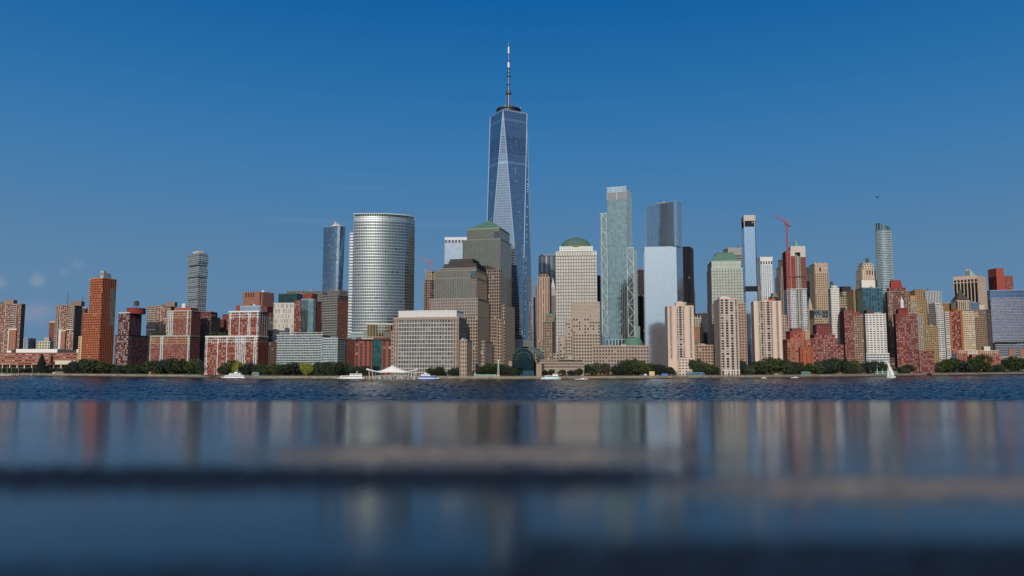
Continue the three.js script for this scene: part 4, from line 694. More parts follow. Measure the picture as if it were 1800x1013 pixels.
{ // braced glass tower
  const b = new Building('braced_glass_tower', 'aqua glass tower with white zigzag braces on both shoulders', { xl: 1067, xm: 1101.5, xr: 1111, y: 345, D: 1285, yaw: -19, dpMax: 45 });
  const W = b.W / 2, L = b.L / 2, gl = curtain('#9fb0aa', { pitch: 2.9, fh: 4.1, pier: .07, span: .16, wc: '#a9bcbc', gv: .3, tilt: .02 }), gd = gl;
  b.tier(b.rect(), 572, 350, [gl, gd], { cornice: 0 });
  b.tier(b.rect(), 350, 337, [ribbon('#b9bdbd', { rows: 9, span: .5, rec: .8, gc: '#666d70', blind: 0, pitch: 12 }), { ...gd }], { name: 'louvre_crown', cornice: 0 });
  b.tier(b.rect(), 337, 328, [{ ...gl, gc: '#c4cfd2', fh: 9, wc: '#c9cfd0', glass: 'satin' }, gd], { name: 'crown_screen', cc: '#c9cfd0', cornice: .6 });
  b.part('roof_rig', (g) => g.box(-4, 8, b.ly(328), b.ly(325.4), 0, 4, C('#b9bcbc')));
  const xl = b.lx(1054.8, 380), xr = b.lx(1114.5, 440), xrb = b.lx(1123, 440);
  b.tier(b.rect(xl, -W - .02, -L + 3, L + 1), 595, 373, gl, { name: 'shoulder_block', cc: '#c2cccb', cornice: .5 });
  b.tier([[W + .02, L + 1], [xr, L + 1], [xr, L - 28], [W + .02, L - 28]], 595, 436, gl, { name: 'shoulder_block', cc: '#c2cccb', cornice: .5 });
  b.tier(b.rect(xl, xr, -L, L), null, 572, { ...gl, fh: 8 }, { name: 'lower_storeys', cornice: 0 });
  b.tier(b.rect(b.lx(1066, 605), b.lx(1100, 605), L + 1.2, L + 5), null, 597, curtain('#6f8f95', { pitch: 5, fh: 6, pier: .2, span: .2, wc: '#b6c2c4', gv: .6 }), { name: 'lobby', cornice: .4, cc: '#a8b4b6' });
  const white = C('#c3c8c7');
  const zig = (pa, pb, ya, yb, n, z) => {
    const x0 = b.lx(pa, 460), x1 = b.lx(pb, 460), y0 = b.ly(ya), y1 = b.ly(yb);
    for (const x of [x0, x1]) b.part('brace_chord', (g) => g.bar([x, y0, z], [x, y1, z], .7, white), MAT.paint);
    for (let i = 0; i < n; i++) { const a = y0 + (y1 - y0) * i / n, c = y0 + (y1 - y0) * (i + 1) / n, s = i % 2; b.part('brace', (g) => g.bar([s ? x1 : x0, a, z + .05], [s ? x0 : x1, c, z + .05], .55, white), MAT.paint); if (i % 2 === 0) b.part('brace_rung', (g) => g.bar([x0, a, z - .03], [x1, a, z - .03], .45, white), MAT.paint); }
  };
  zig(1058.5, 1068, 592, 373, 16, L + 1.5); zig(1103, 1114, 592, 437, 11, L + 1.5);
}
{
  let b = new Building('dark_office', 'dark brown office in the gap left of the pale mirror tower', { xl: 1116, xr: 1138, y: 476, D: 1440, dp: 30 });
  b.tier(b.rect(), null, 475, strips('#4f4340', { pitch: 3, pier: .5, gc: '#1c1b1d', blind: .03 }), { cc: '#6a4c44' });
  b = new Building('dark_office', 'black glass office low in the gap behind the braced tower', { xl: 1112, xr: 1130, y: 520, D: 1390, dp: 24 });
  b.tier(b.rect(), null, 520, curtain('#1e232b', { wc: '#20252c' }), { cc: '#252a31' });
}
{ // pale mirror tower with the darker upper shaft
  const b = new Building('mirror_glass_tower', 'mirror glass tower, pale broad lower shaft under a deep blue upper one', { xl: 1133, xr: 1189, y: 440, D: 1330, dp: 44, yaw: -7 });
  const W = b.W / 2, L = b.L / 2, lo = curtain('#ccd2d5', { pitch: 3, fh: 4, pier: .03, span: .03, wc: '#a7b7c4', gv: .05, tilt: .006, rec: .05 });
  b.tier(b.rect(), null, 433.5, lo, { cornice: .3, cc: '#b7c5d0' });
  const x0 = b.lx(1137.5, 390), x1 = b.lx(1190.5, 390), x2 = b.lx(1199, 390), up = { ...lo, gv: .12, tilt: .012 };
  const y0 = { m: b.ly(433.5) + .6 };
  // upper shaft: the west front is turned, its south-west edge a narrow bright face
  b.tier([[x0, L - 34], [x1 - 6, L + 3], [x1, L + 1], [x2 + 2, L - 22], [x2, -L], [x0, -L]], y0, 354.5, up, { name: 'upper_shaft', cornice: .5, cc: '#8b9aa8' });
  b.tier([[W + .04, L - 1], [x2 + 2, L - 22], [x2, -L], [W + .04, -L]], null, { m: b.ly(433.5) + .55 }, lo, { name: 'south_face', cornice: 0 });
}
{
  let b = new Building('black_slab_tower', 'black slab tower right behind the mirror glass tower', { xl: 1199, xm: 1212, xr: 1219, y: 440, D: 1480, yaw: -25, dpMax: 50 });
  b.tier(b.rect(), null, 434, strips('#26282e', { pitch: 2.6, pier: .4, span: .15, gc: '#13151a', blind: .01 }), { cc: '#2b2d33' });
  b = new Building('slim_pale_tower', 'thin pale strip of a tower beside the black slab', { xl: 1218, xr: 1222, y: 512, D: 1520, dp: 16 });
  b.tier(b.rect(), null, 511, strips('#9c978f', { pitch: 2 }));
}
// ---------------------------------------------------------------- the southern half
{ // three pink riverside slabs
  const pink = '#d0bba9';
  let b = new Building('apartment_tower', 'pink riverside slab with central window stripe and roof garden', { xl: 1168.5, xm: 1173, xr: 1219.5, y: 545, D: 1075, yaw: -6, side: 'l', dpMax: 45, group: 'pink riverside slabs' });
  const body = (b, top, stripe) => {
    const W = b.W / 2, L = b.L / 2, f = { wc: pink, fh: 2.95, pitch: 3.2, pier: .9, span: .3, rec: .4, blind: .25 };
    const edge = { ...f, cols: 1, pier: .5, span: .35, gc: '#3b3434' }, solid = { ...f, cols: 1, pier: 1.0, span: .02, gc: pink, glass: 'masonry', blind: 0 };
    const bal = { wc: '#cfc8c2', fh: 2.95, pitch: 3.2, pier: .25, span: .22, rec: 1.0, gc: '#1c1e22', blind: .25, bc: '#b7b8b8', proud: 'span' };
    const dark = punched(pink, { fh: 2.95, pitch: 6, pier: .9, span: .5, blind: .05 });
    let x = -W; stripe.forEach(([w, k], i) => { const x1 = x + w * b.W; b.tier(rectPts(x + (i ? .01 : 0), x1, -L, L - (k === 'b' ? .9 : 0)), null, top, [{ s: solid, e: edge, b: bal }[k], dark, dark, dark], { name: { s: 'wall', e: 'wall', b: 'balcony_stack' }[k], cornice: k === 'b' ? 1.2 : .8, cc: '#d2b3a4', over: .02 }); x = x1; });
  };
  body(b, 538.5, [[.08, 's'], [.09, 'e'], [.17, 's'], [.09, 'e'], [.13, 'b'], [.1, 'e'], [.17, 's'], [.09, 'e'], [.08, 's']]);
  b.block('penthouse', 1188, 1207, 538, 532, '#cdb2a4', 2, 12); b.block('penthouse', 1192, 1200, 532, 530.5, '#c9c4bd', 3, 8);
  for (let i = 0; i < 4; i++) b.part('roof_shrub', (g) => leafBlob(g, b.lx(1205 + i * 3.6, 536), b.ly(537.4), b.L / 2 - 3, 1.9, 1.5, 70, rng(810 + i), '#3d5128'), MAT.foliage);
  b.part('corner_fin', (g) => g.box(-b.W / 2 - .01, b.W / 2 * .1, -.5, b.ly(632), b.L / 2, b.L / 2 + 1.2, C(pink)));
  const e = new Building('apartment_block', 'low pink block of four window rows at the foot of a slab', { xl: 1192.5, xr: 1220.5, y: 631, D: 1062, dp: 14, yaw: -5 });
  e.tier(e.rect(), null, 630.5, punched('#d6c2b4', { cols: 5, fh: 3.6, pier: .42, span: .5, blind: .2, gc: '#4a4240' }), { cc: '#d3bbae' });
  b = new Building('apartment_tower', 'riverside slab with white balcony stripes and a broad dark flank', { xl: 1252.5, xm: 1264, xr: 1297.5, y: 530, D: 1068, yaw: -6, side: 'l', dpMax: 50, group: 'pink riverside slabs' });
  body(b, 526, [[.08, 'e'], [.16, 'b'], [.06, 's'], [.2, 'b'], [.06, 's'], [.2, 'b'], [.07, 's'], [.12, 'b'], [.05, 'e']]);
  b.block('penthouse', 1266, 1284, 526, 522.8, '#d6c2b6', 2, 14); b.block('tank_room', 1268, 1278, 523, 521.5, '#d9d3ca', 4, 10);
  b.part('arcade', (g) => { for (let i = 0; i < 7; i++) { const x = -b.W / 2 + 1 + i * (b.W - 2) / 6; g.box(x - .5, x + .5, -.5, 6, b.L / 2 + .1, b.L / 2 + 1, C('#d8d0c8')); } g.box(-b.W / 2, b.W / 2, 6, 7.4, b.L / 2 + .1, b.L / 2 + 1.3, C('#dcd5cd')); });
  b = new Building('apartment_tower', 'pink riverside slab with an orange roof hut, third of the pink slabs', { xl: 1320, xm: 1324.5, xr: 1373.5, y: 533, D: 1120, yaw: -8, side: 'l', dpMax: 50, group: 'pink riverside slabs' });
  body(b, 530.5, [[.16, 's'], [.08, 'e'], [.1, 'b'], [.07, 'e'], [.05, 's'], [.14, 'b'], [.07, 'e'], [.14, 's'], [.07, 'e'], [.12, 's']]);
  b.block('penthouse', 1340, 1350, 530.5, 527, '#c9b4a8', 2, 12); b.block('roof_hut', 1348, 1364, 530.5, 526.5, '#b8623e', 4, 10); b.block('roof_hut', 1334, 1341, 530, 527.8, '#4c3e3a', 3, 8);
}
{ // trapezoid green roofed tower
  const b = new Building('mansard_tower', 'pale green glass tower with truncated copper roof and granite foot', { xl: 1241.5, xm: 1250, xr: 1306, y: 470, D: 1180, yaw: -7, side: 'l', dpMax: 55 });
  const W = b.W / 2, L = b.L / 2, gl = { wc: '#716c62', gc: '#8f978e', glass: 'frost', pitch: 4.2, fh: 4.4, pier: .18, span: .18, rec: .2, blind: 0, gv: .14, tilt: .02 };
  const sd = ribbon('#a8a196', { fh: 3.75, span: .42, gc: '#56615d', glass: 'satin', blind: 0, pitch: 4 });
  b.tier(b.rect(), 534, 472, [gl, sd, sd, sd], { cornice: .5, cc: '#b7bfb6' });
  b.tier(b.rect(b.lx(1251, 465), b.lx(1303.5, 465), -L + 3, L - 2), 472, 459.5, [{ ...gl, gc: '#8f9a8f', wc: '#a0a297' }, sd, sd, sd], { cornice: .5, cc: '#b4bfb4' });
  b.part('roof', (g) => { const x0 = b.lx(1250.5, 459), x1 = b.lx(1300.5, 459), a = b.lx(1262, 444), c = b.lx(1292, 444), cu = C('#55796a'); g.frustum(rectPts(x0, x1, -L + 4, L - 2.5), b.ly(459.5), rectPts(a, c, -L + 14, L - 11), b.ly(444.5), cu); g.box(a, c, b.ly(444.5), b.ly(442.8), -L + 14, L - 11.2, vary(cu, .9)); });
  const st = punched('#a8917f', { pitch: 3.3, fh: 3.75, pier: .46, span: .48, blind: .04, gc: '#2b2929' });
  b.tier(b.rect(-W - .5, W + 3, -L, L + 1.2), null, 534, [st, sd, st, sd], { name: 'granite_base', cc: '#a8917f', cornice: .5 });
  const e = new Building('stone_office', 'low granite office between two pink slabs', { xl: 1218, xr: 1254, y: 608, D: 1130, dp: 28, yaw: -5 });
  e.tier(e.rect(), null, 607.5, punched('#a38c79', { pitch: 3.4, fh: 3.8, pier: .46, span: .5, blind: .06 }), { cc: '#ad9886' });
  e.part('copper_dome', (g) => { const x = e.lx(1222, 600), r = 5, p = []; for (let k = 0; k <= 6; k++) p.push([r * Math.cos(k / 6 * 1.5708), e.ly(607) + 5.5 * Math.sin(k / 6 * 1.5708)]); g.lathe(p, x, 4, C('#4d6f62'), 16); });
}
{ // stepped masonry in the gap, grey slab behind
  let b = new Building('stone_office', 'brown gothic topped office in the gap between two pink slabs', { xl: 1219, xr: 1236, y: 560, D: 1400, dp: 26 });
  b.tier(b.rect(), null, 575, punched('#a07d5e', { pitch: 2.8, fh: 3.6, blind: .05 }), { cc: '#a8886c' }); b.tier(b.rect(-b.W / 2 + 1.5, b.W / 2 - 2, undefined, b.L / 2 - 2), 575, 560, strips('#b3ada2', { pitch: 2.4, pier: .5 }), { name: 'pale_crown', cc: '#c2bcb2' });
  for (const s of [-.3, 0, .3]) b.part('pinnacle', (g) => g.frustum(rectPts(s * b.W - 1, s * b.W + 1, 8, 10), b.ly(560), rectPts(s * b.W - .1, s * b.W + .1, 8.9, 9.1), b.ly(553.5), C('#bdb7ad')));
  b = new Building('dark_office', 'dark grey office behind the gothic topped one', { xl: 1222, xr: 1246, y: 553, D: 1450, dp: 26 });
  b.tier(b.rect(), null, 552, punched('#4b4a4d', { pitch: 3, blind: .02 }));
  b = new Building('grey_office', 'grey flat topped office peeping out behind the truncated copper roof', { xl: 1279, xr: 1309, y: 440, D: 1420, dp: 30 });
  b.tier(b.rect(), null, 448, ribbon('#8f8c86', { fh: 3.9, span: .5, gc: '#3c3d40', blind: 0 }), { cornice: 0 }); b.tier(b.rect(), 448, 436.5, punched('#9a9690', { pitch: 9, rows: 1, pier: .9, span: .8, gc: '#77736d' }), { name: 'plant_storey', cc: '#a39f98' });
  b.mast(1299, 437, 429, .7, 8);
}
{ // slender blue tower with pale top
  const b = new Building('slender_glass_tower', 'very slender blue glass tower with a bare concrete crown', { xl: 1307.5, xr: 1329, y: 385, D: 1260, dp: 30, yaw: -8 });
  const gl = curtain('#a9bdcf', { pitch: 3.2, fh: 3.6, pier: .03, span: .05, wc: '#8fa3b4', gv: .12, tilt: .01, rec: .08 }), dk = gl;
  const W = b.W / 2, L = b.L / 2, pts = [[-W, L], [W - 2, L], [W, L - 2.5], [W, -L], [-W, -L]];
  b.tier(pts, null, 512.5, [gl, dk], { cornice: 0 }); b.tier(pts, 512.5, 503, { ...dk, gc: '#15181d', wc: '#15181d', glass: 'window', rows: 2 }, { name: 'plant_storey', cornice: 0 });
  b.tier(pts, 503, 398.5, gl, { cornice: 0 });
  b.tier([[-W + .6, L - 1.5], [W - 2.6, L - 1.5], [W - .6, L - 3.5], [W - .6, -L + 1], [-W + .6, -L + 1]], 398.5, 388, { wc: '#17191d', gc: '#17191d', glass: 'window', rows: 2, pitch: 4 }, { name: 'dark_storey', cornice: 0 });
  b.part('concrete_crown', (g) => g.prism(pts, b.ly(388), b.ly(378), C('#bdb5a9'))); 
  for (const x of [-W + .5, W - 2.4]) b.part('crown_post', (g) => g.box(x - .4, x + .8, b.ly(398.5), b.ly(388), L - 1.3, L - .1, C('#b3aca1')));
}
{
  let b = new Building('white_striped_tower', 'white tower with vertical piers and a row of square top openings', { xl: 1336, xr: 1358.5, y: 455, D: 1480, dp: 26, yaw: -6 });
  b.tier(b.rect(), null, 466, strips('#d2d3d0', { pitch: 4.1, fh: 3.6, pier: .5, span: .2, gc: '#9fb2bc', glass: 'satin', blind: 0 }), { cornice: 0 });
  b.tier(b.rect(), 466, 458, strips('#d8d6d0', { pitch: 4.1, rows: 1, pier: .5, span: .3, gc: '#22262b', rec: 1, blind: 0 }), { name: 'opening_storey', cornice: 0 }); b.tier(b.rect(), 458, 452, strips('#dcdad4', { pitch: 4.1, rows: 1, pier: .8, span: .7, gc: '#c9c8c3', blind: 0 }), { name: 'crown_band', cc: '#dedcd6', cornice: .3 });
  for (let i = 0; i < 4; i++) b.part('roof_rod', (g) => g.bar([-b.W / 2 + 3 + i * 5.5, b.ly(452), 8], [-b.W / 2 + 3 + i * 5.5, b.ly(449.5), 8], .5, C('#cfcdc6')));
  b = new Building('stone_tower', 'short tan stone top just right of the white pier tower', { xl: 1357, xr: 1368, y: 517, D: 1440, dp: 20 });
  b.tier(b.rect(), null, 522, punched('#8f8478', { pitch: 2.8 })); b.block('attic', 1359, 1366, 522, 516, '#857a6e', 2, 10);
  b = new Building('stone_tower', 'grey stone sliver between slender glass tower and white pier tower', { xl: 1327, xr: 1338, y: 500, D: 1400, dp: 20 });
  b.tier(b.rect(), null, 501, punched('#857f78', { pitch: 2.6 }));
  b = new Building('stone_tower', 'tapered grey stone tower partly hidden by the red crane', { xl: 1369.5, xr: 1390, y: 470, D: 1560, dp: 26 });
  b.tier(b.rect(), null, 488, strips('#8d8177', { pitch: 2.8, fh: 3.6, pier: .5, gc: '#3f3936', blind: .04 })); b.tier(b.rect(-b.W / 2 + 3, b.W / 2 - 1, undefined, b.L / 2 - 2), 488, 470, strips('#978a7f', { pitch: 2.8, pier: .5, gc: '#3f3936' }), { name: 'upper_tier' }); b.tier(b.rect(-b.W / 2 + 7, b.W / 2 - 4, undefined, b.L / 2 - 4), 470, 456, strips('#938679', { pitch: 2.8, pier: .5 }), { name: 'upper_tier' });
  b.part('stone_spire', (g) => g.frustum(rectPts(-3, 4, 2, 8), b.ly(456), rectPts(.2, .8, 4.7, 5.3), b.ly(442), C('#8f9a90')));
  b = new Building('stone_tower', 'far stone tower with only its green spire showing', { xl: 1394, xr: 1409, y: 434, D: 1680, dp: 20 });
  b.tier(b.rect(), null, 436, strips('#8f8478', { pitch: 3 })); b.part('green_spire', (g) => g.frustum(rectPts(-4.5, 4.5, -2, 7), b.ly(436), rectPts(-.15, .15, 2, 2.3), b.ly(419.5), C('#69a58d')));
  b = new Building('stone_office', 'tan office right of the third pink slab', { xl: 1368, xr: 1386, y: 556, D: 1250, dp: 26 });
  b.tier(b.rect(), null, 575, punched('#a39480', { pitch: 3.1, fh: 3.7, blind: .08 })); b.tier(b.rect(undefined, b.W / 2 - 2, undefined, b.L / 2 - 2), 575, 555, punched('#a8987f', { pitch: 3, fh: 3.7, blind: .05 }), { name: 'upper_tier' });
}
{ // tower under construction with red panels
  const b = new Building('unfinished_tower', 'unfinished tower, red wrapped upper floors above a white gridded lower half', { xl: 1381.5, xr: 1417, y: 470, D: 1270, dp: 24, yaw: -8 });
  const W = b.W / 2, L = b.L / 2, xc = b.lx(1398.5, 470), xd = b.lx(1408, 470), xo = b.lx(1391, 470);
  const lo = { wc: '#cfd0cd', gc: '#8f9ba4', glass: 'satin', pitch: 2.4, fh: 3.5, pier: .28, span: .3, rec: .35, blind: .12, gv: .5 };
  b.tier(rectPts(-W, xc, -L, L), null, 508, [lo], { cornice: 0 }); b.tier(rectPts(xd, W, -L, L), null, 508, [lo], { cornice: 0 });
  const red = { wc: '#8f4f42', sc: '#9a5a48', gc: '#7f4034', glass: 'masonry', fh: 3.5, pitch: 3.2, pier: .16, span: .26, rec: .8, gv: .5, blind: .05, bc: '#7c6a60', proud: 'span' };
  b.tier(rectPts(-W, xo, -L, L), 508, 441, red, { name: 'red_panels', cornice: .2, cc: '#a8a098' }); b.tier(rectPts(xo + .02, xc, -L, L - .4), 508, 450, red, { name: 'red_panels', cornice: 0 }); b.tier(rectPts(xd, W, -L, L), 508, 452, { ...red, gc: '#5d4a44', pitch: 2 }, { name: 'red_panels', cornice: 0 });
  b.tier(rectPts(xc + .02, xd - .02, -L, L - .8), null, 450, strips('#a19b92', { pitch: 3.2, fh: 3.5, pier: .55, span: .16, gc: '#5a5650', blind: .03 }), { name: 'concrete_core', cornice: 0 });
  b.part('concrete_crown', (g) => { const c = C('#c4bbaf'); g.box(xo, W, b.ly(443.5), b.ly(432.5), -L, L - .2, c); g.box(xo, xc, b.ly(450), b.ly(443.5), -L, L - .3, c); g.box(xd, W, b.ly(452), b.ly(443.5), -L, L - .3, c); });
  for (const p of [486, 508]) b.part('safety_deck', (g) => g.box(-W - .6, W + .6, b.ly(p) - .7, b.ly(p) + .7, L + .03, L + 1.2, C(p === 508 ? '#b9b5ae' : '#6f4a40')));
  for (const p of [1384, 1387, 1390]) b.part('hoist_rail', (g) => { const x = b.lx(p, 470); g.box(x - .2, x + .2, b.ly(508), b.ly(442), L + .1, L + .5, C('#cfc4b8')); });
  crane('tower_crane', 'red luffing crane on the mast beside the red wrapped tower', 1250, 1382.5, 600, 383, 392, [1357.5, 378.5], [1388, 396.5], LAND);
}
{
  let b = new Building('dark_office', 'dark banded office with green sloped top between red wrapped and tan towers', { xl: 1412, xr: 1434, y: 485, D: 1480, dp: 30 });
  b.tier(b.rect(), null, 484, ribbon('#7c7a76', { fh: 3.9, span: .34, gc: '#17191c', blind: 0 }), { cornice: 0 }); b.part('sloped_roof', (g) => g.frustum(b.rect(), b.ly(484), rectPts(-b.W / 2 + 1, b.W / 2 - 1, -8, 4), b.ly(469), C('#34443f')));
  b = new Building('art_deco_tower', 'tall tan stone tower with arched window near its scalloped top', { xl: 1431.5, xr: 1456, y: 470, D: 1400, dp: 30, yaw: -4 });
  b.tier(b.rect(), null, 480, strips('#b19b83', { pitch: 3.1, fh: 3.5, pier: .56, span: .34, gc: '#4a4038', blind: .12 }), { cornice: 0 }); b.tier(b.rect(-b.W / 2 + .4, b.W / 2 - .6, undefined, b.L / 2 - .5), 480, 463.5, strips('#b8a28a', { pitch: 3.1, rows: 2, pier: .8, span: .5, gc: '#6d5f50' }), { name: 'crown', cornice: .4, cc: '#bba58c' });
  b.part('arched_window', (g) => { const x = b.lx(1442, 470); g.box(x - 1.7, x + 1.7, b.ly(477), b.ly(470.5), b.L / 2 - .4, b.L / 2 - .2, C('#3d5358')); }, MAT.window);
  for (let i = 0; i < 6; i++) b.part('crown_fin', (g) => { const x = -b.W / 2 + 2 + i * (b.W - 4) / 5; g.box(x - 1, x + 1, b.ly(464), b.ly(461 + (i % 2)), b.L / 2 - 3, b.L / 2 - .6, C('#b7a189')); });
  b = new Building('gothic_tower', 'small tan gothic tower with pointed spire before the dark banded office', { xl: 1419, xr: 1433, y: 545, D: 1330, dp: 14 });
  b.tier(b.rect(), null, 545, strips('#b29d7f', { pitch: 2.4, pier: .5, span: .3, gc: '#4c4236' }), { cc: '#b8a486' }); b.part('spire', (g) => { g.box(-3.4, 2.4, b.ly(545), b.ly(537), 0, 6, C('#b5a184')); g.frustum(rectPts(-3.2, 2.2, 0, 6), b.ly(537), rectPts(-.6, -.4, 2.9, 3.1), b.ly(522), C('#a9a08b')); });
  b = new Building('mansard_office', 'grey slate mansard office below the tall tan tower', { xl: 1431, xr: 1457, y: 560, D: 1310, dp: 24 });
  b.tier(b.rect(), null, 560, punched('#a4937b', { pitch: 3 })); b.tier(b.rect(undefined, undefined, undefined, b.L / 2 - 1), 560, 546, punched('#5a5f62', { pitch: 4, fh: 5, pier: .5, span: .5, gc: '#27292c' }), { name: 'mansard', cc: '#5f7a70' });
  b = new Building('white_tower', 'slim white tower with small dark windows and a roof tank', { xl: 1456, xm: 1460, xr: 1475.5, y: 510, D: 1290, yaw: -10, side: 'l', dpMax: 30 });
  b.tier(b.rect(), null, 508, [punched('#d8d4cc', { cols: 6, fh: 3.3, pier: .5, span: .5, blind: .1, gc: '#4a4a4c' }), punched('#d8d4cc', { pitch: 3 })], { cc: '#dcd8d0' }); b.tier(b.rect(-b.W / 2 + 2, b.W / 2 - 3, -6, b.L / 2 - 1), 508, 503.5, punched('#d3cec6', { pitch: 4, rows: 1, pier: .6 }), { name: 'attic', cc: '#dcd8d0' }); b.tank(1463, 6, 503.5, 494.5, '#4f4c4a', 5);
  b = new Building('stone_office', 'tan office with roof terraces and a dark box on top', { xl: 1474, xr: 1500, y: 520, D: 1420, dp: 28 });
  b.tier(b.rect(), null, 523, punched('#a6967f', { pitch: 3.4, fh: 3.7, pier: .4, span: .4, blind: .05 })); b.tier(b.rect(b.lx(1482, 515), b.lx(1499, 515), undefined, b.L / 2 - 3), 523, 514, punched('#b3a48d', { pitch: 3.4, rows: 2 }), { name: 'terrace_storey' }); b.block('dark_box', 1482.5, 1498, 514, 503.5, '#37302f', 5, 14);
  for (let i = 0; i < 4; i++) b.part('terrace_shrub', (g) => leafBlob(g, b.lx(1478 + i * 5, 520), b.ly(522), b.L / 2 - 1.6, 1.8, 1.5, 60, rng(900 + i), '#3e4c2c'), MAT.foliage);
  b = new Building('ochre_office', 'ochre brick office with small windows beside the teal glass block', { xl: 1499.5, xr: 1519, y: 512, D: 1340, dp: 26 });
  b.tier(b.rect(), null, 510, punched('#a48560', { pitch: 2.7, fh: 3.4, pier: .62, span: .55, blind: .12, gc: '#54432c' }), { cc: '#a9864f' });
  b = new Building('stone_tower', 'cream tower crown with three tall arched windows and a round tank', { xl: 1514.5, xr: 1541, y: 480, D: 1480, dp: 26 });
  b.tier(b.rect(), null, 493, punched('#bfae98', { pitch: 3.4 })); b.tier(b.rect(-b.W / 2 + .5, b.W / 2 - 1, undefined, b.L / 2 - 1), 493, 475, punched('#c6b5a0', { cols: 7, fh: 3.6, pier: .6, span: .5, gc: '#6d5f52' }), { name: 'crown_tier', cc: '#c8b8a4' });
  b.tier(rectPts(-b.W / 2 + 3, b.W / 2 - 3, -10, b.L / 2 - 2), 475, 466, punched('#c4b49f', { cols: 5, rows: 2, pier: .6 }), { name: 'crown_tier', cc: '#c8b8a4' }); b.tier(rectPts(-b.W / 2 + 6, b.W / 2 - 5.5, -8, b.L / 2 - 4), 466, 462.5, punched('#bfae9a', { cols: 3, rows: 1 }), { name: 'crown_tier' });
  for (let i = 0; i < 3; i++) b.part('tall_window', (g) => { const x = b.lx(1525 + i * 4.6, 480); g.box(x - 1, x + 1, b.ly(483), b.ly(475.5), b.L / 2 - 1.4, b.L / 2 - .9, C('#3b342f')); }, MAT.window);
  b.tank(1528, 6.5, 462.5, 452.5, '#55606a', 8);
  b.block('white_screen', 1514.5, 1540.5, 505.5, 493.2, '#ded8cd', -.6, 3);
  b.block('pale_annex', 1541, 1548, 520, 494, '#b3a894', 6, 10);
  b = new Building('teal_glass_block', 'teal glass block with framed bays under the cream crown', { xl: 1516.5, xr: 1551, y: 510, D: 1310, dp: 26 });
  b.tier(b.rect(), null, 506.5, curtain('#6a8286', { pitch: 4.5, fh: 4.2, pier: .12, span: .12, wc: '#56757b', gv: .7 }), { cc: '#6f8a8e' });
}
{ // round glass residential tower
  const b = new Building('round_glass_tower', 'tall rounded glass residential tower with a slanting open crown', { xl: 1547.5, xr: 1574.5, y: 440, D: 1450, dp: 28, yaw: 2 });
  const W = b.W / 2, pts = [], n = 20, f = (t) => { const a = -Math.PI * .58 + t * Math.PI * 1.16; return [W * Math.sin(a), 4 + W * .86 * Math.cos(a) - 4]; }; for (let i = 0; i <= n; i++) pts.push(f(i / n)); pts.push([W * .5, -W * .9], [-W * .5, -W * .9]);
  const st = { wc: '#aeb8b6', sc: '#bcc4c2', gc: '#7f9b9e', glass: 'satin', pitch: 2, fh: 3.25, pier: .08, span: .3, proud: 'span', rec: .5, blind: .22, bc: '#b9c0bd', gv: .6 };
  b.tier(pts, null, 404, st, { cornice: 0 });
  const cr = new Geo(), yb = b.ly(404), H = (x) => b.ly(391) + (b.ly(403) - b.ly(391)) * Math.max(0, (x + W * .75) / (W * 1.75)); for (let i = 0; i < n; i++) { const a = pts[i], c = pts[i + 1]; cr.quad([a[0], yb, a[1]], [c[0], yb, c[1]], [c[0], H(c[0]), c[1]], [a[0], H(a[0]), a[1]], vary(C('#6f8f96'), .8 + .3 * ((i * 5) % 7) / 7)); } cr.mesh('crown_glass', MAT.mirror, b.g);
  for (let i = 0; i <= n; i += 2) b.part('crown_fin', (g) => { const a = pts[i]; g.bar([a[0] * 1.01, yb - 1, a[1] * 1.01], [a[0] * 1.01, H(a[0]) + .8, a[1] * 1.01], .4, C('#aab2b0')); });
  b.block('roof_plant', 1551, 1566, 404, 400, '#5a5f60', 9, 12);
}
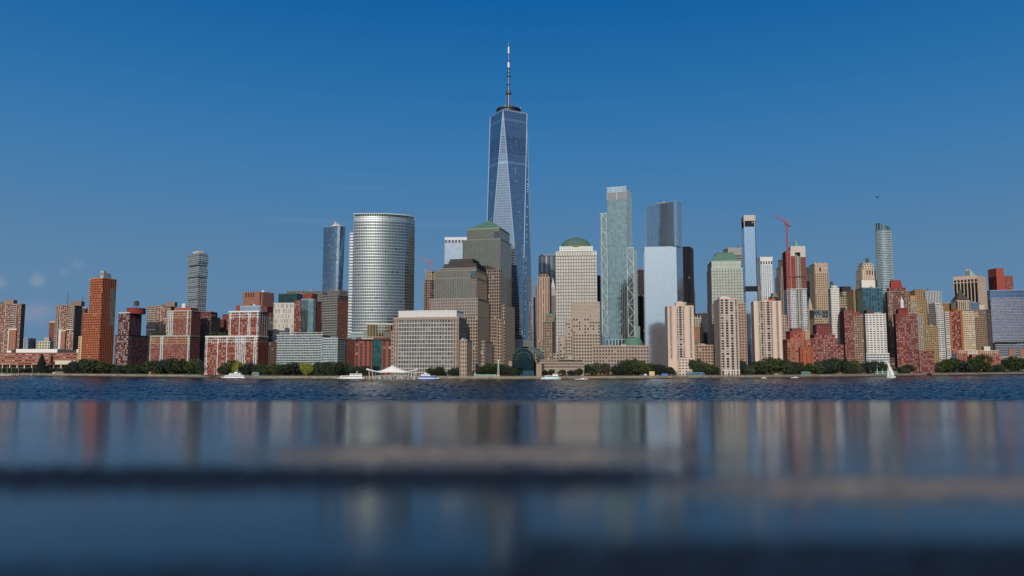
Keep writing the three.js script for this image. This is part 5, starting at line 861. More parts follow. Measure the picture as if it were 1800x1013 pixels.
{ // white slab, hotel and red brick complexes
  let b = new Building('white_slab', 'white slab with rows of dark windows above the sailing boat', { xl: 1517.5, xm: 1521, xr: 1557.5, y: 555, D: 1290, yaw: -14, side: 'l', dpMax: 40 });
  b.tier(b.rect(), null, 553, [punched('#dad6ce', { pitch: 4.3, fh: 3.25, pier: .3, span: .55, blind: .08, gc: '#3e4044' }), punched('#dad6ce', { pitch: 5 })], { cc: '#dedad2' }); b.block('penthouse', 1525, 1537, 553, 544, '#4d4948', 6, 12); b.block('penthouse', 1538, 1552, 553, 549, '#8f8a84', 6, 12);
  b.tier(b.rect(-b.W / 2 - 1, b.W / 2 + 2, -b.L / 2, b.L / 2 + 2), null, 622, ribbon('#cfd0cf', { pitch: 4, fh: 3.6, span: .5, gc: '#4b5a66', blind: .1 }), { name: 'wide_base', cc: '#d3d2cf' });
  b = new Building('brown_hotel', 'brown brick tower with sloping red roof house behind the red cupola block', { xl: 1556.5, xm: 1560, xr: 1600, y: 515, D: 1400, yaw: -15, side: 'l', dpMax: 40 });
  b.tier(b.rect(), null, 513, [punched('#7d6255', { pitch: 2.9, fh: 3.3, pier: .5, span: .5, blind: .35, bc: '#c4beb2', pc: (i, n) => (i / n < .2 || i / n > .8 ? '#8a7766' : '#7a4a42') }), punched('#7d6255', { pitch: 3 })], { cc: '#8a7a6a' });
  b.tier(b.rect(b.lx(1563, 511), b.lx(1593, 511), undefined, b.L / 2 - 2), 513, 507, punched('#7e4840', { pitch: 3 }), { name: 'attic', cc: '#7e4840' });
  b.part('red_roof_house', (g) => g.frustum(rectPts(b.lx(1566.5, 505), b.lx(1588, 505), -8, b.L / 2 - 4), b.ly(508), rectPts(b.lx(1568, 495), b.lx(1585, 495), -7, b.L / 2 - 6), b.ly(492.5), C('#8c3a31')));
  b = new Building('red_brick_complex', 'deep red riverside brick block with a white roof cupola', { xl: 1570.5, xm: 1574, xr: 1625, y: 556, D: 1325, yaw: -13, side: 'l', dpMax: 50 });
  const red = punched('#7a403a', { pitch: 3, fh: 3.15, pier: .46, span: .46, blind: .9, bc: '#b9aca6', gc: '#3a2628' }), xs = b.lx(1612, 560);
  b.tier(rectPts(-b.W / 2, xs, -b.L / 2, b.L / 2), null, 553, [{ ...red, pc: (i, n) => (i / n < .5 && i / n > .1 ? '#8a463b' : '#783f3b') }, punched('#7a403a', { pitch: 3, blind: .05 })], { cc: '#873c38' });
  b.tier(rectPts(xs + .02, b.W / 2, -b.L / 2, b.L / 2 - 2), null, 554, punched('#9a8d7f', { pitch: 2.7, fh: 3.15, blind: .3 }), { name: 'stone_bay', cc: '#9f9284' });
  b.tier(rectPts(xs + .04, b.lx(1641, 620), -b.L / 2, b.L / 2 + 2), null, 618, red, { name: 'low_wing', cc: '#8c4440' });
  b.block('roof_house', 1580, 1597, 553, 544, '#7a3833', 5, 16); b.part('roof_house_roof', (g) => g.frustum(rectPts(b.lx(1579, 544), b.lx(1598, 544), b.L / 2 - 22, b.L / 2 - 4), b.ly(544), rectPts(b.lx(1584, 540), b.lx(1594, 540), b.L / 2 - 16, b.L / 2 - 10), b.ly(540.5), C('#7e3a33')));
  b.part('cupola', (g) => { const x = b.lx(1589, 530), z = b.L / 2 - 13; g.lathe([[3.6, b.ly(541)], [3.6, b.ly(538.5)], [2.6, b.ly(538.4)], [2.6, b.ly(531)], [3.1, b.ly(530.8)], [2.4, b.ly(527)], [1, b.ly(525)], [.3, b.ly(522)], [0, b.ly(519)]], x, z, C('#dcd9d4'), 8); }, MAT.paint);
  b = new Building('red_brick_complex', 'red brick block stepping up to a darker roof storey by the pink slab', { xl: 1383, xr: 1425, y: 590, D: 1165, dp: 30, yaw: -6 });
  const r2 = punched('#945c49', { pitch: 4.6, fh: 3.15, pier: .55, span: .5, blind: .9, bc: '#bfa99b', gc: '#4a2c28' });
  b.tier(b.rect(), null, 598, r2, { cc: '#a8614f' }); b.tier(b.rect(b.lx(1390, 590), b.lx(1416, 590), undefined, b.L / 2 - 3), 598, 583, { ...r2, wc: '#9c4d40' }, { name: 'upper_tier', cc: '#8f4a40' }); b.block('roof_storey', 1394, 1412, 583, 577, '#7c3c40', 6, 14); b.block('tan_flank', 1410, 1426, 600, 581.5, '#a98d6e', 12, 14);
  b.tier(rectPts(b.lx(1404, 615), b.W / 2 + 1, b.L / 2 + .05, b.L / 2 + 8), null, 612, punched('#9a553a', { pitch: 6, blind: .05, pier: .8 }), { name: 'orange_front', cc: '#9a553a' });
  b = new Building('red_brick_complex', 'wine red riverside block with pale blinds in its windows and stepped roof storey', { xl: 1424.5, xr: 1473, y: 595, D: 1200, dp: 30, yaw: -8 });
  const r3 = punched('#7f443f', { pitch: 3.3, fh: 3.3, pier: .46, span: .48, blind: 1, bc: '#bfb0a8', gc: '#3b2528' });
  b.tier(b.rect(), null, 596, r3, { cc: '#8e4542' }); b.tier(b.rect(b.lx(1432, 592), b.lx(1469, 592), undefined, b.L / 2 - 3), 596, 589, { ...r3, rows: 2 }, { name: 'upper_tier', cc: '#84403e' }); b.tier(b.rect(b.lx(1437, 580), b.lx(1464, 580), undefined, b.L / 2 - 8), 589, 571.5, { ...r3, wc: '#7f443f', blind: .3 }, { name: 'upper_tier', cc: '#6e3638' });
  b.block('roof_plant', 1440, 1462, 571, 568.5, '#4c2f30', 12, 12);
  b.tier(rectPts(b.W / 2 + .02, b.lx(1484, 612), -b.L / 2, b.L / 2 - 2), null, 607, r3, { name: 'link_wing', cc: '#8e4542' });
  b = new Building('red_brick_tower', 'red brick tower with dark flank and stepped tan brick neighbour bay', { xl: 1475.5, xm: 1483.5, xr: 1517.5, y: 550, D: 1245, yaw: -12, side: 'l', dpMax: 40 });
  const xt = b.lx(1498.5, 560);
  b.tier(rectPts(-b.W / 2, xt, -b.L / 2, b.L / 2), null, 546.5, [{ ...r3, cols: 5, blind: .8 }, punched('#7f443f', { pitch: 4, blind: .02 })], { cc: '#8e4542' });
  b.tier(rectPts(xt + .02, b.W / 2, -b.L / 2, b.L / 2 - 1), null, 553, punched('#98806b', { cols: 5, fh: 3.2, pier: .3, span: .4, blind: .12, gc: '#4c3a30' }), { name: 'tan_bay', cc: '#8b4b40' }); b.block('attic', 1499, 1512, 553, 549.5, '#86433a', 3, 12); b.mast(1489, 546, 538.5, .4, 6, '#d8d4cc');
}
{ // between the red cupola block and the beige tower
  let b = new Building('tan_office', 'tan office sliver right of the brown hotel', { xl: 1598, xr: 1614, y: 522, D: 1420, dp: 26 });
  b.tier(b.rect(), null, 528, punched('#a0917c', { pitch: 3 })); b.block('attic', 1600, 1611, 528, 520, '#b08662', 3, 12);
  b = new Building('ochre_tower', 'ochre stepped tower with buttressed top', { xl: 1609.5, xr: 1634, y: 530, D: 1440, dp: 28 });
  const oc = strips('#98805c', { pitch: 3, fh: 3.4, pier: .55, span: .4, gc: '#4c3a26', blind: .06 });
  b.tier(b.rect(), null, 552, oc, { cc: '#a3834f' }); b.tier(b.rect(-b.W / 2, b.lx(1630, 530), undefined, b.L / 2 - 1), 552, 528, oc, { name: 'upper_tier' }); b.tier(b.rect(-b.W / 2, b.lx(1626, 515), undefined, b.L / 2 - 2), 528, 511.5, oc, { name: 'upper_tier' }); for (const p of [1612, 1616, 1620, 1624]) b.part('buttress_cap', (g) => { const x = b.lx(p, 510); g.box(x - 1, x + 1, b.ly(512), b.ly(508.5), 6, 10, C('#9c7a4a')); });
  b = new Building('ochre_office', 'ochre brick block with even window grid below the stepped tower', { xl: 1625, xr: 1649, y: 577, D: 1390, dp: 26 });
  b.tier(b.rect(), null, 574, punched('#9a8260', { pitch: 3.2, fh: 3.4, pier: .46, span: .46, blind: .08, gc: '#4a3a28' }), { cc: '#a98a58' });
  b = new Building('striped_office', 'white and black pinstriped tower with roof antenna', { xl: 1625, xr: 1655, y: 515, D: 1560, dp: 28 });
  b.tier(b.rect(), null, 512, strips('#c2c4c6', { pitch: 2.6, fh: 3.8, pier: .5, span: .03, gc: '#22252a', blind: 0, rec: .7 }), { cc: '#b9bbbc', cornice: .3 }); b.mast(1635.5, 512, 505.5, 1.6, 10, '#5f6e78');
  b = new Building('white_stepped_block', 'white balconied block stepping down beside the pinstriped tower', { xl: 1645.5, xr: 1668, y: 545, D: 1410, dp: 26 });
  const wb = ribbon('#d2cec7', { fh: 3.25, span: .5, rec: .9, gc: '#3b3d40', blind: .1, pitch: 5 });
  { const xa = b.lx(1660.5, 580), xb = b.lx(1662.5, 580); b.tier(rectPts(-b.W / 2, xa, -b.L / 2, b.L / 2), null, 547, wb, { cc: '#d8d4cd' }); b.tier(rectPts(xb, b.W / 2, -b.L / 2, b.L / 2), null, 549, wb, { cc: '#d8d4cd' }); b.tier(rectPts(xa + .02, xb - .02, -b.L / 2, -b.L / 2 + 9), null, 553, wb, { name: 'recess_wall', cc: '#d8d4cd' }); } b.tier(b.rect(-b.W / 2, b.lx(1658, 540), undefined, b.L / 2 - 1), 547, 540, wb, { name: 'upper_tier', cc: '#d8d4cd' }); b.tier(b.rect(-b.W / 2, b.lx(1653, 535), undefined, b.L / 2 - 2), 540, 533.5, wb, { name: 'upper_tier', cc: '#d8d4cd' });
  b = new Building('brown_office', 'brown brick office behind the white stepped block', { xl: 1654, xr: 1676, y: 536, D: 1610, dp: 24 });
  b.tier(b.rect(), null, 534, punched('#94704f', { pitch: 4, fh: 4, pier: .6, span: .6, blind: .05 }), { cc: '#9b7855' });
}
{ // beige office with dark stripes
  const b = new Building('beige_office_tower', 'beige office tower with tall dark window stripes and square attic openings', { xl: 1676, xm: 1718.5, xr: 1735, y: 490, D: 1650, yaw: -46, dpMax: 60 });
  const s1 = strips('#c0a894', { pitch: 5.6, fh: 3.8, pier: .26, span: .02, gc: '#20211f', rec: 1.1, blind: 0, sc: '#3a3631' });
  b.tier(b.rect(), null, 496, [s1, strips('#c0a894', { pitch: 1.8, fh: 3.8, pier: .7, span: .2, gc: '#6f5f54', blind: 0 })], { cornice: 0 });
  b.tier(b.rect(), 496, 489, [strips('#c3ab97', { pitch: 5.6, rows: 1, pier: .3, span: .35, gc: '#2a2725', rec: 1.2, blind: 0 }), strips('#c3ab97', { pitch: 5.6, rows: 1, pier: 1, span: .9 })], { name: 'attic_storey', cornice: 0 });
  b.tier(b.rect(), 489, 484, { ...punched('#c6ae9b', { pitch: 20, rows: 1, pier: .98, span: .9, gc: '#c6ae9b', glass: 'masonry', blind: 0 }), wc: '#c6ae9b' }, { name: 'cornice_band', cc: '#c6ae9b', cornice: .3 });
  b.tier(rectPts(b.lx(1694, 475), b.lx(1703, 475), b.L / 2 - 18, b.L / 2 - 6), 484, 474, curtain('#a9b8b2', { pitch: 3, fh: 3, glass: 'satin', wc: '#b9c2bc' }), { name: 'glass_plant_room', cornice: .2 }); b.part('plant_slope', (g) => g.frustum(rectPts(b.lx(1694, 475), b.lx(1711, 475), b.L / 2 - 19, b.L / 2 - 7), b.ly(484), rectPts(b.lx(1697, 475), b.lx(1701, 475), b.L / 2 - 16, b.L / 2 - 10), b.ly(470.5), C('#a5b3ae')));
  const e = new Building('temple_topped_tower', 'old stone tower top with columns and dark stepped pyramid roof', { xl: 1680.5, xr: 1707, y: 530, D: 1580, dp: 24 });
  e.tier(e.rect(), null, 545, punched('#8f8069', { pitch: 3 })); e.tier(e.rect(e.lx(1682, 530), e.lx(1706, 530), -9, e.L / 2 - 1), 545, 529, strips('#b5a68f', { cols: 7, rows: 1, pier: .5, span: .16, gc: '#3d372f', rec: 1.2 }), { name: 'colonnade', cc: '#b9aa93', over: .4 });
  e.part('stepped_roof', (g) => { const c = C('#4a4540'), cx = (e.lx(1682, 520) + e.lx(1706, 520)) / 2, r = (e.lx(1706, 520) - e.lx(1682, 520)) / 2; for (let i = 0; i < 6; i++) { const k = r * (1 - i * .12), k2 = r * (1 - i * .12 - .07); g.frustum(rectPts(cx - k, cx + k, -k * .8, k * .8), e.ly(529 - i * 2.3), rectPts(cx - k2, cx + k2, -k2 * .8, k2 * .8), e.ly(529 - (i + 1) * 2.3), c); } g.box(cx - 2.6, cx + 2.6, e.ly(515.5), e.ly(510), -2, 2, C('#5c554d')); g.frustum(rectPts(cx - 1.4, cx + 1.4, -1.4, 1.4), e.ly(510), rectPts(cx - .2, cx + .2, -.2, .2), e.ly(503.5), C('#3d3a37')); });
  const h = new Building('stone_office', 'pale low office with skylight roof right of the temple topped tower', { xl: 1705, xr: 1733, y: 540, D: 1610, dp: 26 });
  h.tier(h.rect(), null, 545, punched('#7d7066', { pitch: 3.4 })); h.tier(h.rect(h.lx(1707, 535), h.lx(1724, 535), -8, h.L / 2 - 2), 545, 532, curtain('#8fa2ab', { pitch: 3, fh: 3 }), { name: 'skylight_storey', cornice: .3 }); h.block('attic', 1722, 1731, 545, 536, '#c2b6a4', 1, 8);
}
{
  let b = new Building('orange_apartment_block', 'orange brick apartment block joined to a cream balconied half', { xl: 1664.5, xr: 1713, y: 552, D: 1540, dp: 28 });
  const x1 = b.lx(1692.5, 560), x0 = -b.W / 2, w = x1 - x0, or = { wc: '#9c6142', fh: 3.2, pitch: 3.3, pier: .9, span: .5, blind: .3 };
  b.tier(rectPts(x0, x0 + w * .14, -14, 13), null, 553, punched('#cfc8be', { fh: 3.2, pitch: 2.6, blind: .4 }), { cornice: 0 });
  b.tier(rectPts(x0 + w * .15, x0 + w * .3, -14, 14), null, 548, { ...or, cols: 1, pier: 1, gc: '#9c6142', glass: 'masonry' }, { cc: '#9c6142' }); b.tier(rectPts(x0 + w * .305, x0 + w * .83, -14, 13.2), null, 548.5, { ...punched('#8f4a36', { cols: 5, fh: 3.2, pier: .36, span: .4, blind: .4, bc: '#d2cac0' }) }, { cc: '#a9572f' }); b.tier(rectPts(x0 + w * .835, x1, -14, 14), null, 548, { ...or, cols: 1, pier: 1, gc: '#9c6142', glass: 'masonry' }, { cc: '#9c6142' });
  b.tier(rectPts(x1 + .02, b.W / 2, -14, 14), null, 548.5, ribbon('#d0bf9f', { fh: 3.2, span: .45, gc: '#6d6252', pitch: 3.4, pier: .12, rec: .9, blind: .4, bc: '#cfc6b4', pc: (i, n) => (i === Math.round(n * .7) ? '#d3b071' : '#cfc3ab') }), { name: 'balcony_half', cc: '#d3c39f' });
  b.block('roof_house', 1678, 1692, 548, 545, '#a04f2d', 4, 12);
  b = new Building('brown_office', 'brown stone office between the cream balconies and curved glass hotel', { xl: 1710, xr: 1732, y: 555, D: 1565, dp: 28 });
  b.tier(b.rect(), null, 558, punched('#8a7460', { pitch: 2.7, fh: 3.5, pier: .5, span: .42, blind: .05 }), { cc: '#a08a74' }); b.block('attic', 1714, 1722, 558, 549, '#9a8a76', 3, 12);
  b = new Building('dark_office', 'dark brown office left of the curved glass hotel', { xl: 1726, xr: 1742, y: 545, D: 1670, dp: 26 });
  b.tier(b.rect(), null, 545, punched('#4e4642', { pitch: 3 , blind: .02 }));
  b = new Building('red_brick_tower', 'red brick tower with a taller stair shaft behind the glass hotel', { xl: 1751.5, xr: 1781, y: 490, D: 1800, dp: 30 });
  b.tier(b.rect(), null, 485.5, punched('#8d5044', { pitch: 4.4, fh: 3.4, pier: .6, span: .6, blind: .2 }), { cc: '#a45847' }); b.tier(b.rect(-b.W / 2, b.lx(1764, 475), -b.L / 2, b.L / 2 + .8), null, 472.5, punched('#9a4a3c', { cols: 2, fh: 3.4, pier: .9, span: .9, gc: '#8a4336', glass: 'masonry' }), { name: 'stair_shaft', cc: '#8f4437' });
}
{ // curved glass hotel at the southern edge
  const b = new Building('curved_glass_hotel', 'curved blue glass hotel cut off by the right picture edge', { xl: 1742, xr: 1845, y: 515, D: 1690, dp: 36, yaw: -4 });
  const W = b.W / 2, L = b.L / 2, n = 14, pts = []; for (let i = 0; i <= n; i++) { const a = i / n * 2 - 1; pts.push([W * a, L - 7 * a * a + 4]); } pts.push([W, -L], [-W, -L]);
  const R = rng(55), st = { wc: '#8b95a2', sc: '#8f8a92', gc: '#8392a4', glass: 'satin', pitch: 2.6, fh: 3.5, pier: .14, span: .3, rec: .3, gv: .5, blind: .3, bc: '#b9bdc2', proud: 'span', scf: (j) => (j % 2 ? '#9c7f80' : '#8d97a3') };
  b.tier(pts, 603, 523, st, { cornice: 0 }); b.tier(pts, 523, 510, { ...st, gc: '#5c7899', scf: undefined, sc: '#7386a0', span: .1, rows: 2, blind: 0, gv: .15 }, { name: 'crown_screen', cc: '#9fb0bf', cornice: .5 });
  b.tier(rectPts(b.lx(1729, 560), -W - .02, -L, L - 6), null, 526, ribbon('#4d545e', { gc: '#2b323b', glass: 'satin', pitch: 4, fh: 3.6, span: .3, blind: .02 }), { name: 'side_block', cc: '#505862' });
  b.tier(rectPts(-W - 1, W, -L, L + 8), null, 606, ribbon('#8a8e92', { gc: '#6a7684', glass: 'satin', pitch: 3.5, fh: 5, span: .3, pier: .2, gv: .6, blind: .1 }), { name: 'podium', cc: '#8f9498' });
  for (let i = 0; i < 14; i++) b.part('podium_planting', (g) => leafBlob(g, b.lx(1750 + i * 4, 604), b.ly(604.6), L + 4, 2.6, 2, 60, rng(990 + i), '#2f3a26'), MAT.foliage);
  for (const [p, q] of [[1769, 1781], [1789, 1800]]) b.block('brick_annex', p, q, 626, 614, '#8f6a5a', -9.5, 6);
}
{ // low riverside houses at the southern end
  const lo = (name, label, xl, xr, y, D, st, o = {}) => { const b = new Building(name, label, { xl, xr, y, D, dp: o.dp ?? 20, yaw: o.yaw ?? -8 }); b.tier(b.rect(), null, y, st, { cc: o.cc }); return b; };
  const rb = punched('#95503f', { pitch: 3.2, fh: 3.2, pier: .48, span: .5, blind: .95, bc: '#c3bab0' });
  lo('low_brick_block', 'low red brick block beside a dark gap, right of the deep red wing', 1642, 1684, 613, 1432, { ...rb, wc: '#8f4d40' }, { cc: '#93564a' });
  let b = lo('low_brick_block', 'low brick and cream riverside block behind dark round trees', 1682, 1756, 617, 1525, { ...rb, pc: (i, n) => (i / n > .27 && i / n < .5 ? '#cdbfa9' : '#95503f'), scf: (j, r) => (j > r - 2 ? '#cbbda8' : '#95503f') }, { cc: '#cbbda8' }); b.block('roof_house', 1732, 1743, 617, 609.5, '#cfc2ae', 5, 10);
  lo('low_brick_block', 'brick riverside house with cream ground floor before the glass hotel', 1709, 1759, 624, 1505, { ...rb, scf: (j, r) => (j < 2 ? '#cbbfae' : '#95503f') }, { cc: '#8f5a4b', dp: 14 });
  lo('low_brick_block', 'dark teal and brick gap building with blue roof stripes', 1648, 1682, 622, 1416, strips('#4d5a62', { pitch: 3.4, fh: 5, gc: '#20262b', blind: 0 }), { cc: '#50606a', dp: 12 });
  lo('low_stone_block', 'low cream block under the curved hotel podium', 1752, 1830, 628, 1655, ribbon('#a39c8c', { pitch: 4, fh: 3.6, gc: '#5a5a56' }), { cc: '#a8a192' });
  lo('low_stone_block', 'dark low block at the foot of the white slab', 1548, 1573, 630, 1290, punched('#5d4c46', { pitch: 4 }), { cc: '#5f5049' });
  lo('low_stone_block', 'dark low block right of the third pink slab', 1372, 1388, 610, 1190, punched('#4f443f', { pitch: 4 }), {});
}
// rooftop plant on every flat roof
for (const b of allBuildings) {
  const P = b.topPts; if (!P) continue; const R = rng(b.W * 977 | 0), xs = P.map((p) => p[0]), zs = P.map((p) => p[1]), x0 = Math.min(...xs), x1 = Math.max(...xs), z0 = Math.min(...zs), z1 = Math.max(...zs), w = x1 - x0, d = z1 - z0;
  if (w < 7 || d < 7) continue;
  for (let i = 0, n = 2 + (R() * 3 | 0); i < n; i++) { const bw = 1.6 + R() * Math.min(4.5, w * .16), bd = 1.6 + R() * 3, h = 1.3 + R() * 2.2, x = x0 + w * (.2 + .6 * R()), z = z0 + d * (.35 + .35 * R()), c = vary(C(['#8d8a84', '#b3b0a8', '#6d655e', '#9a8d80'][R() * 4 | 0]), .8 + .3 * R()); b.part('roof_unit', (g) => g.box(x - bw / 2, x + bw / 2, b.topY - .05, b.topY + h, z - bd / 2, z + bd / 2, c).box(x - bw * .3, x + bw * .1, b.topY + h, b.topY + h + .5, z - bd * .3, z + bd * .3, vary(c, .8))); }
  if (R() < .3) { const x = x0 + w * (.25 + .5 * R()), z = z0 + d * .5; b.part('roof_aerial', (g) => g.bar([x, b.topY, z], [x, b.topY + 4 + R() * 5, z], .3, C('#5f6163')), MAT.paint); }
}
// ================================================================ river, land, seawall
const SHORE = [[-260, 1560], [0, 1317], [190, 1200], [375, 1082], [450, 990], [560, 955], [900, 937], [1150, 985], [1350, 1067], [1480, 1165], [1600, 1280], [1700, 1400], [1800, 1545], [2060, 1900]];
const shoreD = (px) => { let i = 0; while (i < SHORE.length - 2 && SHORE[i + 1][0] < px) i++; const [a, d] = SHORE[i], [b, e] = SHORE[i + 1]; return d + (e - d) * (px - a) / (b - a); };
const bank = (px, back = 0) => { const D = shoreD(px) + back; return [ray(px, 655)[0] * D, -D]; };
function leafBlob(g, x, y, z, rx, ry, n, R, col) {     // loose leaf faces through an ellipsoid standing on y
  const c = C(col);
  for (let i = 0; i < n; i++) {
    const a = R() * 6.283, b = Math.acos(2 * R() - 1), r = .55 + .45 * Math.pow(R(), .6), px = x + rx * r * Math.sin(b) * Math.cos(a), py = y + ry + ry * r * Math.cos(b), pz = z + rx * r * Math.sin(b) * Math.sin(a), s = .35 + .5 * R(), t = R() * 6.283, u = R() * 2 - 1, w = Math.sqrt(1 - u * u);
    const e1 = [Math.cos(t) * s, u * s, Math.sin(t) * s], e2 = [-Math.sin(t) * s * .7, w * s * .7, Math.cos(t) * u * s * .7];
    g.quad([px - e1[0] - e2[0], py - e1[1] - e2[1], pz - e1[2] - e2[2]], [px + e1[0] - e2[0], py + e1[1] - e2[1], pz + e1[2] - e2[2]], [px + e1[0] + e2[0], py + e1[1] + e2[1], pz + e1[2] + e2[2]], [px - e1[0] + e2[0], py - e1[1] + e2[1], pz - e1[2] + e2[2]], vary(c, .7 + .6 * R()));
  }
}
{ // the river: one sheet of wind waves
  const R = rng(2024), waves = [];
  for (let i = 0; i < 34; i++) { const l = 1.8 * Math.pow(4.6, i / 33), dir = 1.75 + (R() - .5) * 1.9, k = 6.283 / l; waves.push([k * Math.cos(dir), k * Math.sin(dir), R() * 6.283, l * .0092 * (.6 + .8 * R())]); }
  const rows = []; for (let d = 40; d < 330; d += 4) rows.push(d); for (let d = 330; d < 1000; d += Math.max(1.2, d * .003)) rows.push(d); for (let d = 1000; d < 1900; d += 9) rows.push(d);
  const NC = 620, pos = [], nor = [], idx = [];
  for (const d of rows) for (let i = 0; i <= NC; i++) {
    const k = -.82 + 1.64 * i / NC, x = k * d, z = -d; let h = 0, sx = 0, sz = 0;
    const gust = .85 + .5 * (fbm(x * .009, 5.1, z * .004, 3) + .25);
    for (const w of waves) { const p = w[0] * x + w[1] * z + w[2], a = w[3] * gust; h += a * Math.sin(p); const c = a * Math.cos(p); sx += c * w[0]; sz += c * w[1]; }
    pos.push(x, h, z); const l = Math.hypot(sx, 1, sz); nor.push(-sx / l, 1 / l, -sz / l);
  }
  for (let j = 0; j < rows.length - 1; j++) for (let i = 0; i < NC; i++) { const a = j * (NC + 1) + i, b = a + NC + 1; idx.push(a, a + 1, b + 1, a, b + 1, b); }
  const s = pos.length / 3, E = 12000; pos.push(-E, -1.2, 60, E, -1.2, 60, E, -1.2, -E, -E, -1.2, -E); for (let i = 0; i < 4; i++) nor.push(0, 1, 0); idx.push(s, s + 1, s + 2, s, s + 2, s + 3);
  const g = new THREE.BufferGeometry(); g.setAttribute('position', new THREE.Float32BufferAttribute(pos, 3)); g.setAttribute('normal', new THREE.Float32BufferAttribute(nor, 3)); g.setIndex(idx);
  const m = new THREE.Mesh(g, new THREE.MeshPhysicalMaterial({ color: new THREE.Color(.004, .011, .02), roughness: .2, ior: 1.33 })); m.name = 'river'; m.userData = { kind: 'structure', label: 'choppy dark blue river in front of the skyline', category: 'water' }; m.receiveShadow = true; scene.add(m);
}
{ // land behind the seawall, out to the horizon
  const g = new Geo(), n = 46, c = C('#8a8478'), far = 22;
  for (let i = 0; i < n; i++) { const p = -260 + i * 2320 / n, q = -260 + (i + 1) * 2320 / n, a = bank(p), b = bank(q); g.quad([a[0], LAND, a[1]], [b[0], LAND, b[1]], [b[0] * far, LAND, b[1] * far], [a[0] * far, LAND, a[1] * far], c); }
  const m = g.mesh('ground', MAT.masonry, scene, 'structure'); m.userData.label = 'flat paved city ground behind the seawall'; m.userData.category = 'ground';
  const w = thing('seawall', 'long tan stone seawall along the far river bank', 'seawall'), wall = new Geo(), cope = new Geo(), rail = new Geo(), R = rng(8);
  for (let i = 0; i < 330; i++) {
    const p = -260 + i * 2320 / 330, q = -260 + (i + 1) * 2320 / 330, a = bank(p), b = bank(q), col = vary(C('#8f8672'), .72 + .4 * R()), wet = vary(C('#5a5548'), .8 + .4 * R()), yw = .9 + .5 * R();
    wall.quad([a[0], -1.5, a[1]], [b[0], -1.5, b[1]], [b[0], yw, b[1]], [a[0], yw, a[1]], wet); wall.quad([a[0], yw, a[1]], [b[0], yw, b[1]], [b[0], LAND + .1, b[1]], [a[0], LAND + .1, a[1]], col);
    const d = [b[0] - a[0], b[1] - a[1]], l = Math.hypot(...d), nx = -d[1] / l * .35, nz = d[0] / l * .35, cc = vary(C('#9d937f'), .85 + .3 * R());
    cope.quad([a[0] + nx, LAND - .15, a[1] + nz], [b[0] + nx, LAND - .15, b[1] + nz], [b[0] + nx, LAND + .3, b[1] + nz], [a[0] + nx, LAND + .3, a[1] + nz], cc); cope.quad([a[0] + nx, LAND + .3, a[1] + nz], [b[0] + nx, LAND + .3, b[1] + nz], [b[0] - nx * 3, LAND + .3, b[1] - nz * 3], [a[0] - nx * 3, LAND + .3, a[1] - nz * 3], cc);
    for (let k = 0; k < 3; k++) { const t = (k + .5) / 3, x = a[0] + d[0] * t, z = a[1] + d[1] * t - .4; rail.box(x - .08, x + .08, LAND + .3, LAND + 1.4, z - .08, z + .08, C('#57554f')); }
    rail.bar([a[0], LAND + 1.4, a[1] - .4], [b[0], LAND + 1.4, b[1] - .4], .14, C('#6b675e'));
  }
  wall.mesh('stone_face', MAT.masonry, w); cope.mesh('coping', MAT.masonry, w); rail.mesh('railing', MAT.paint, w, 'stuff');
}

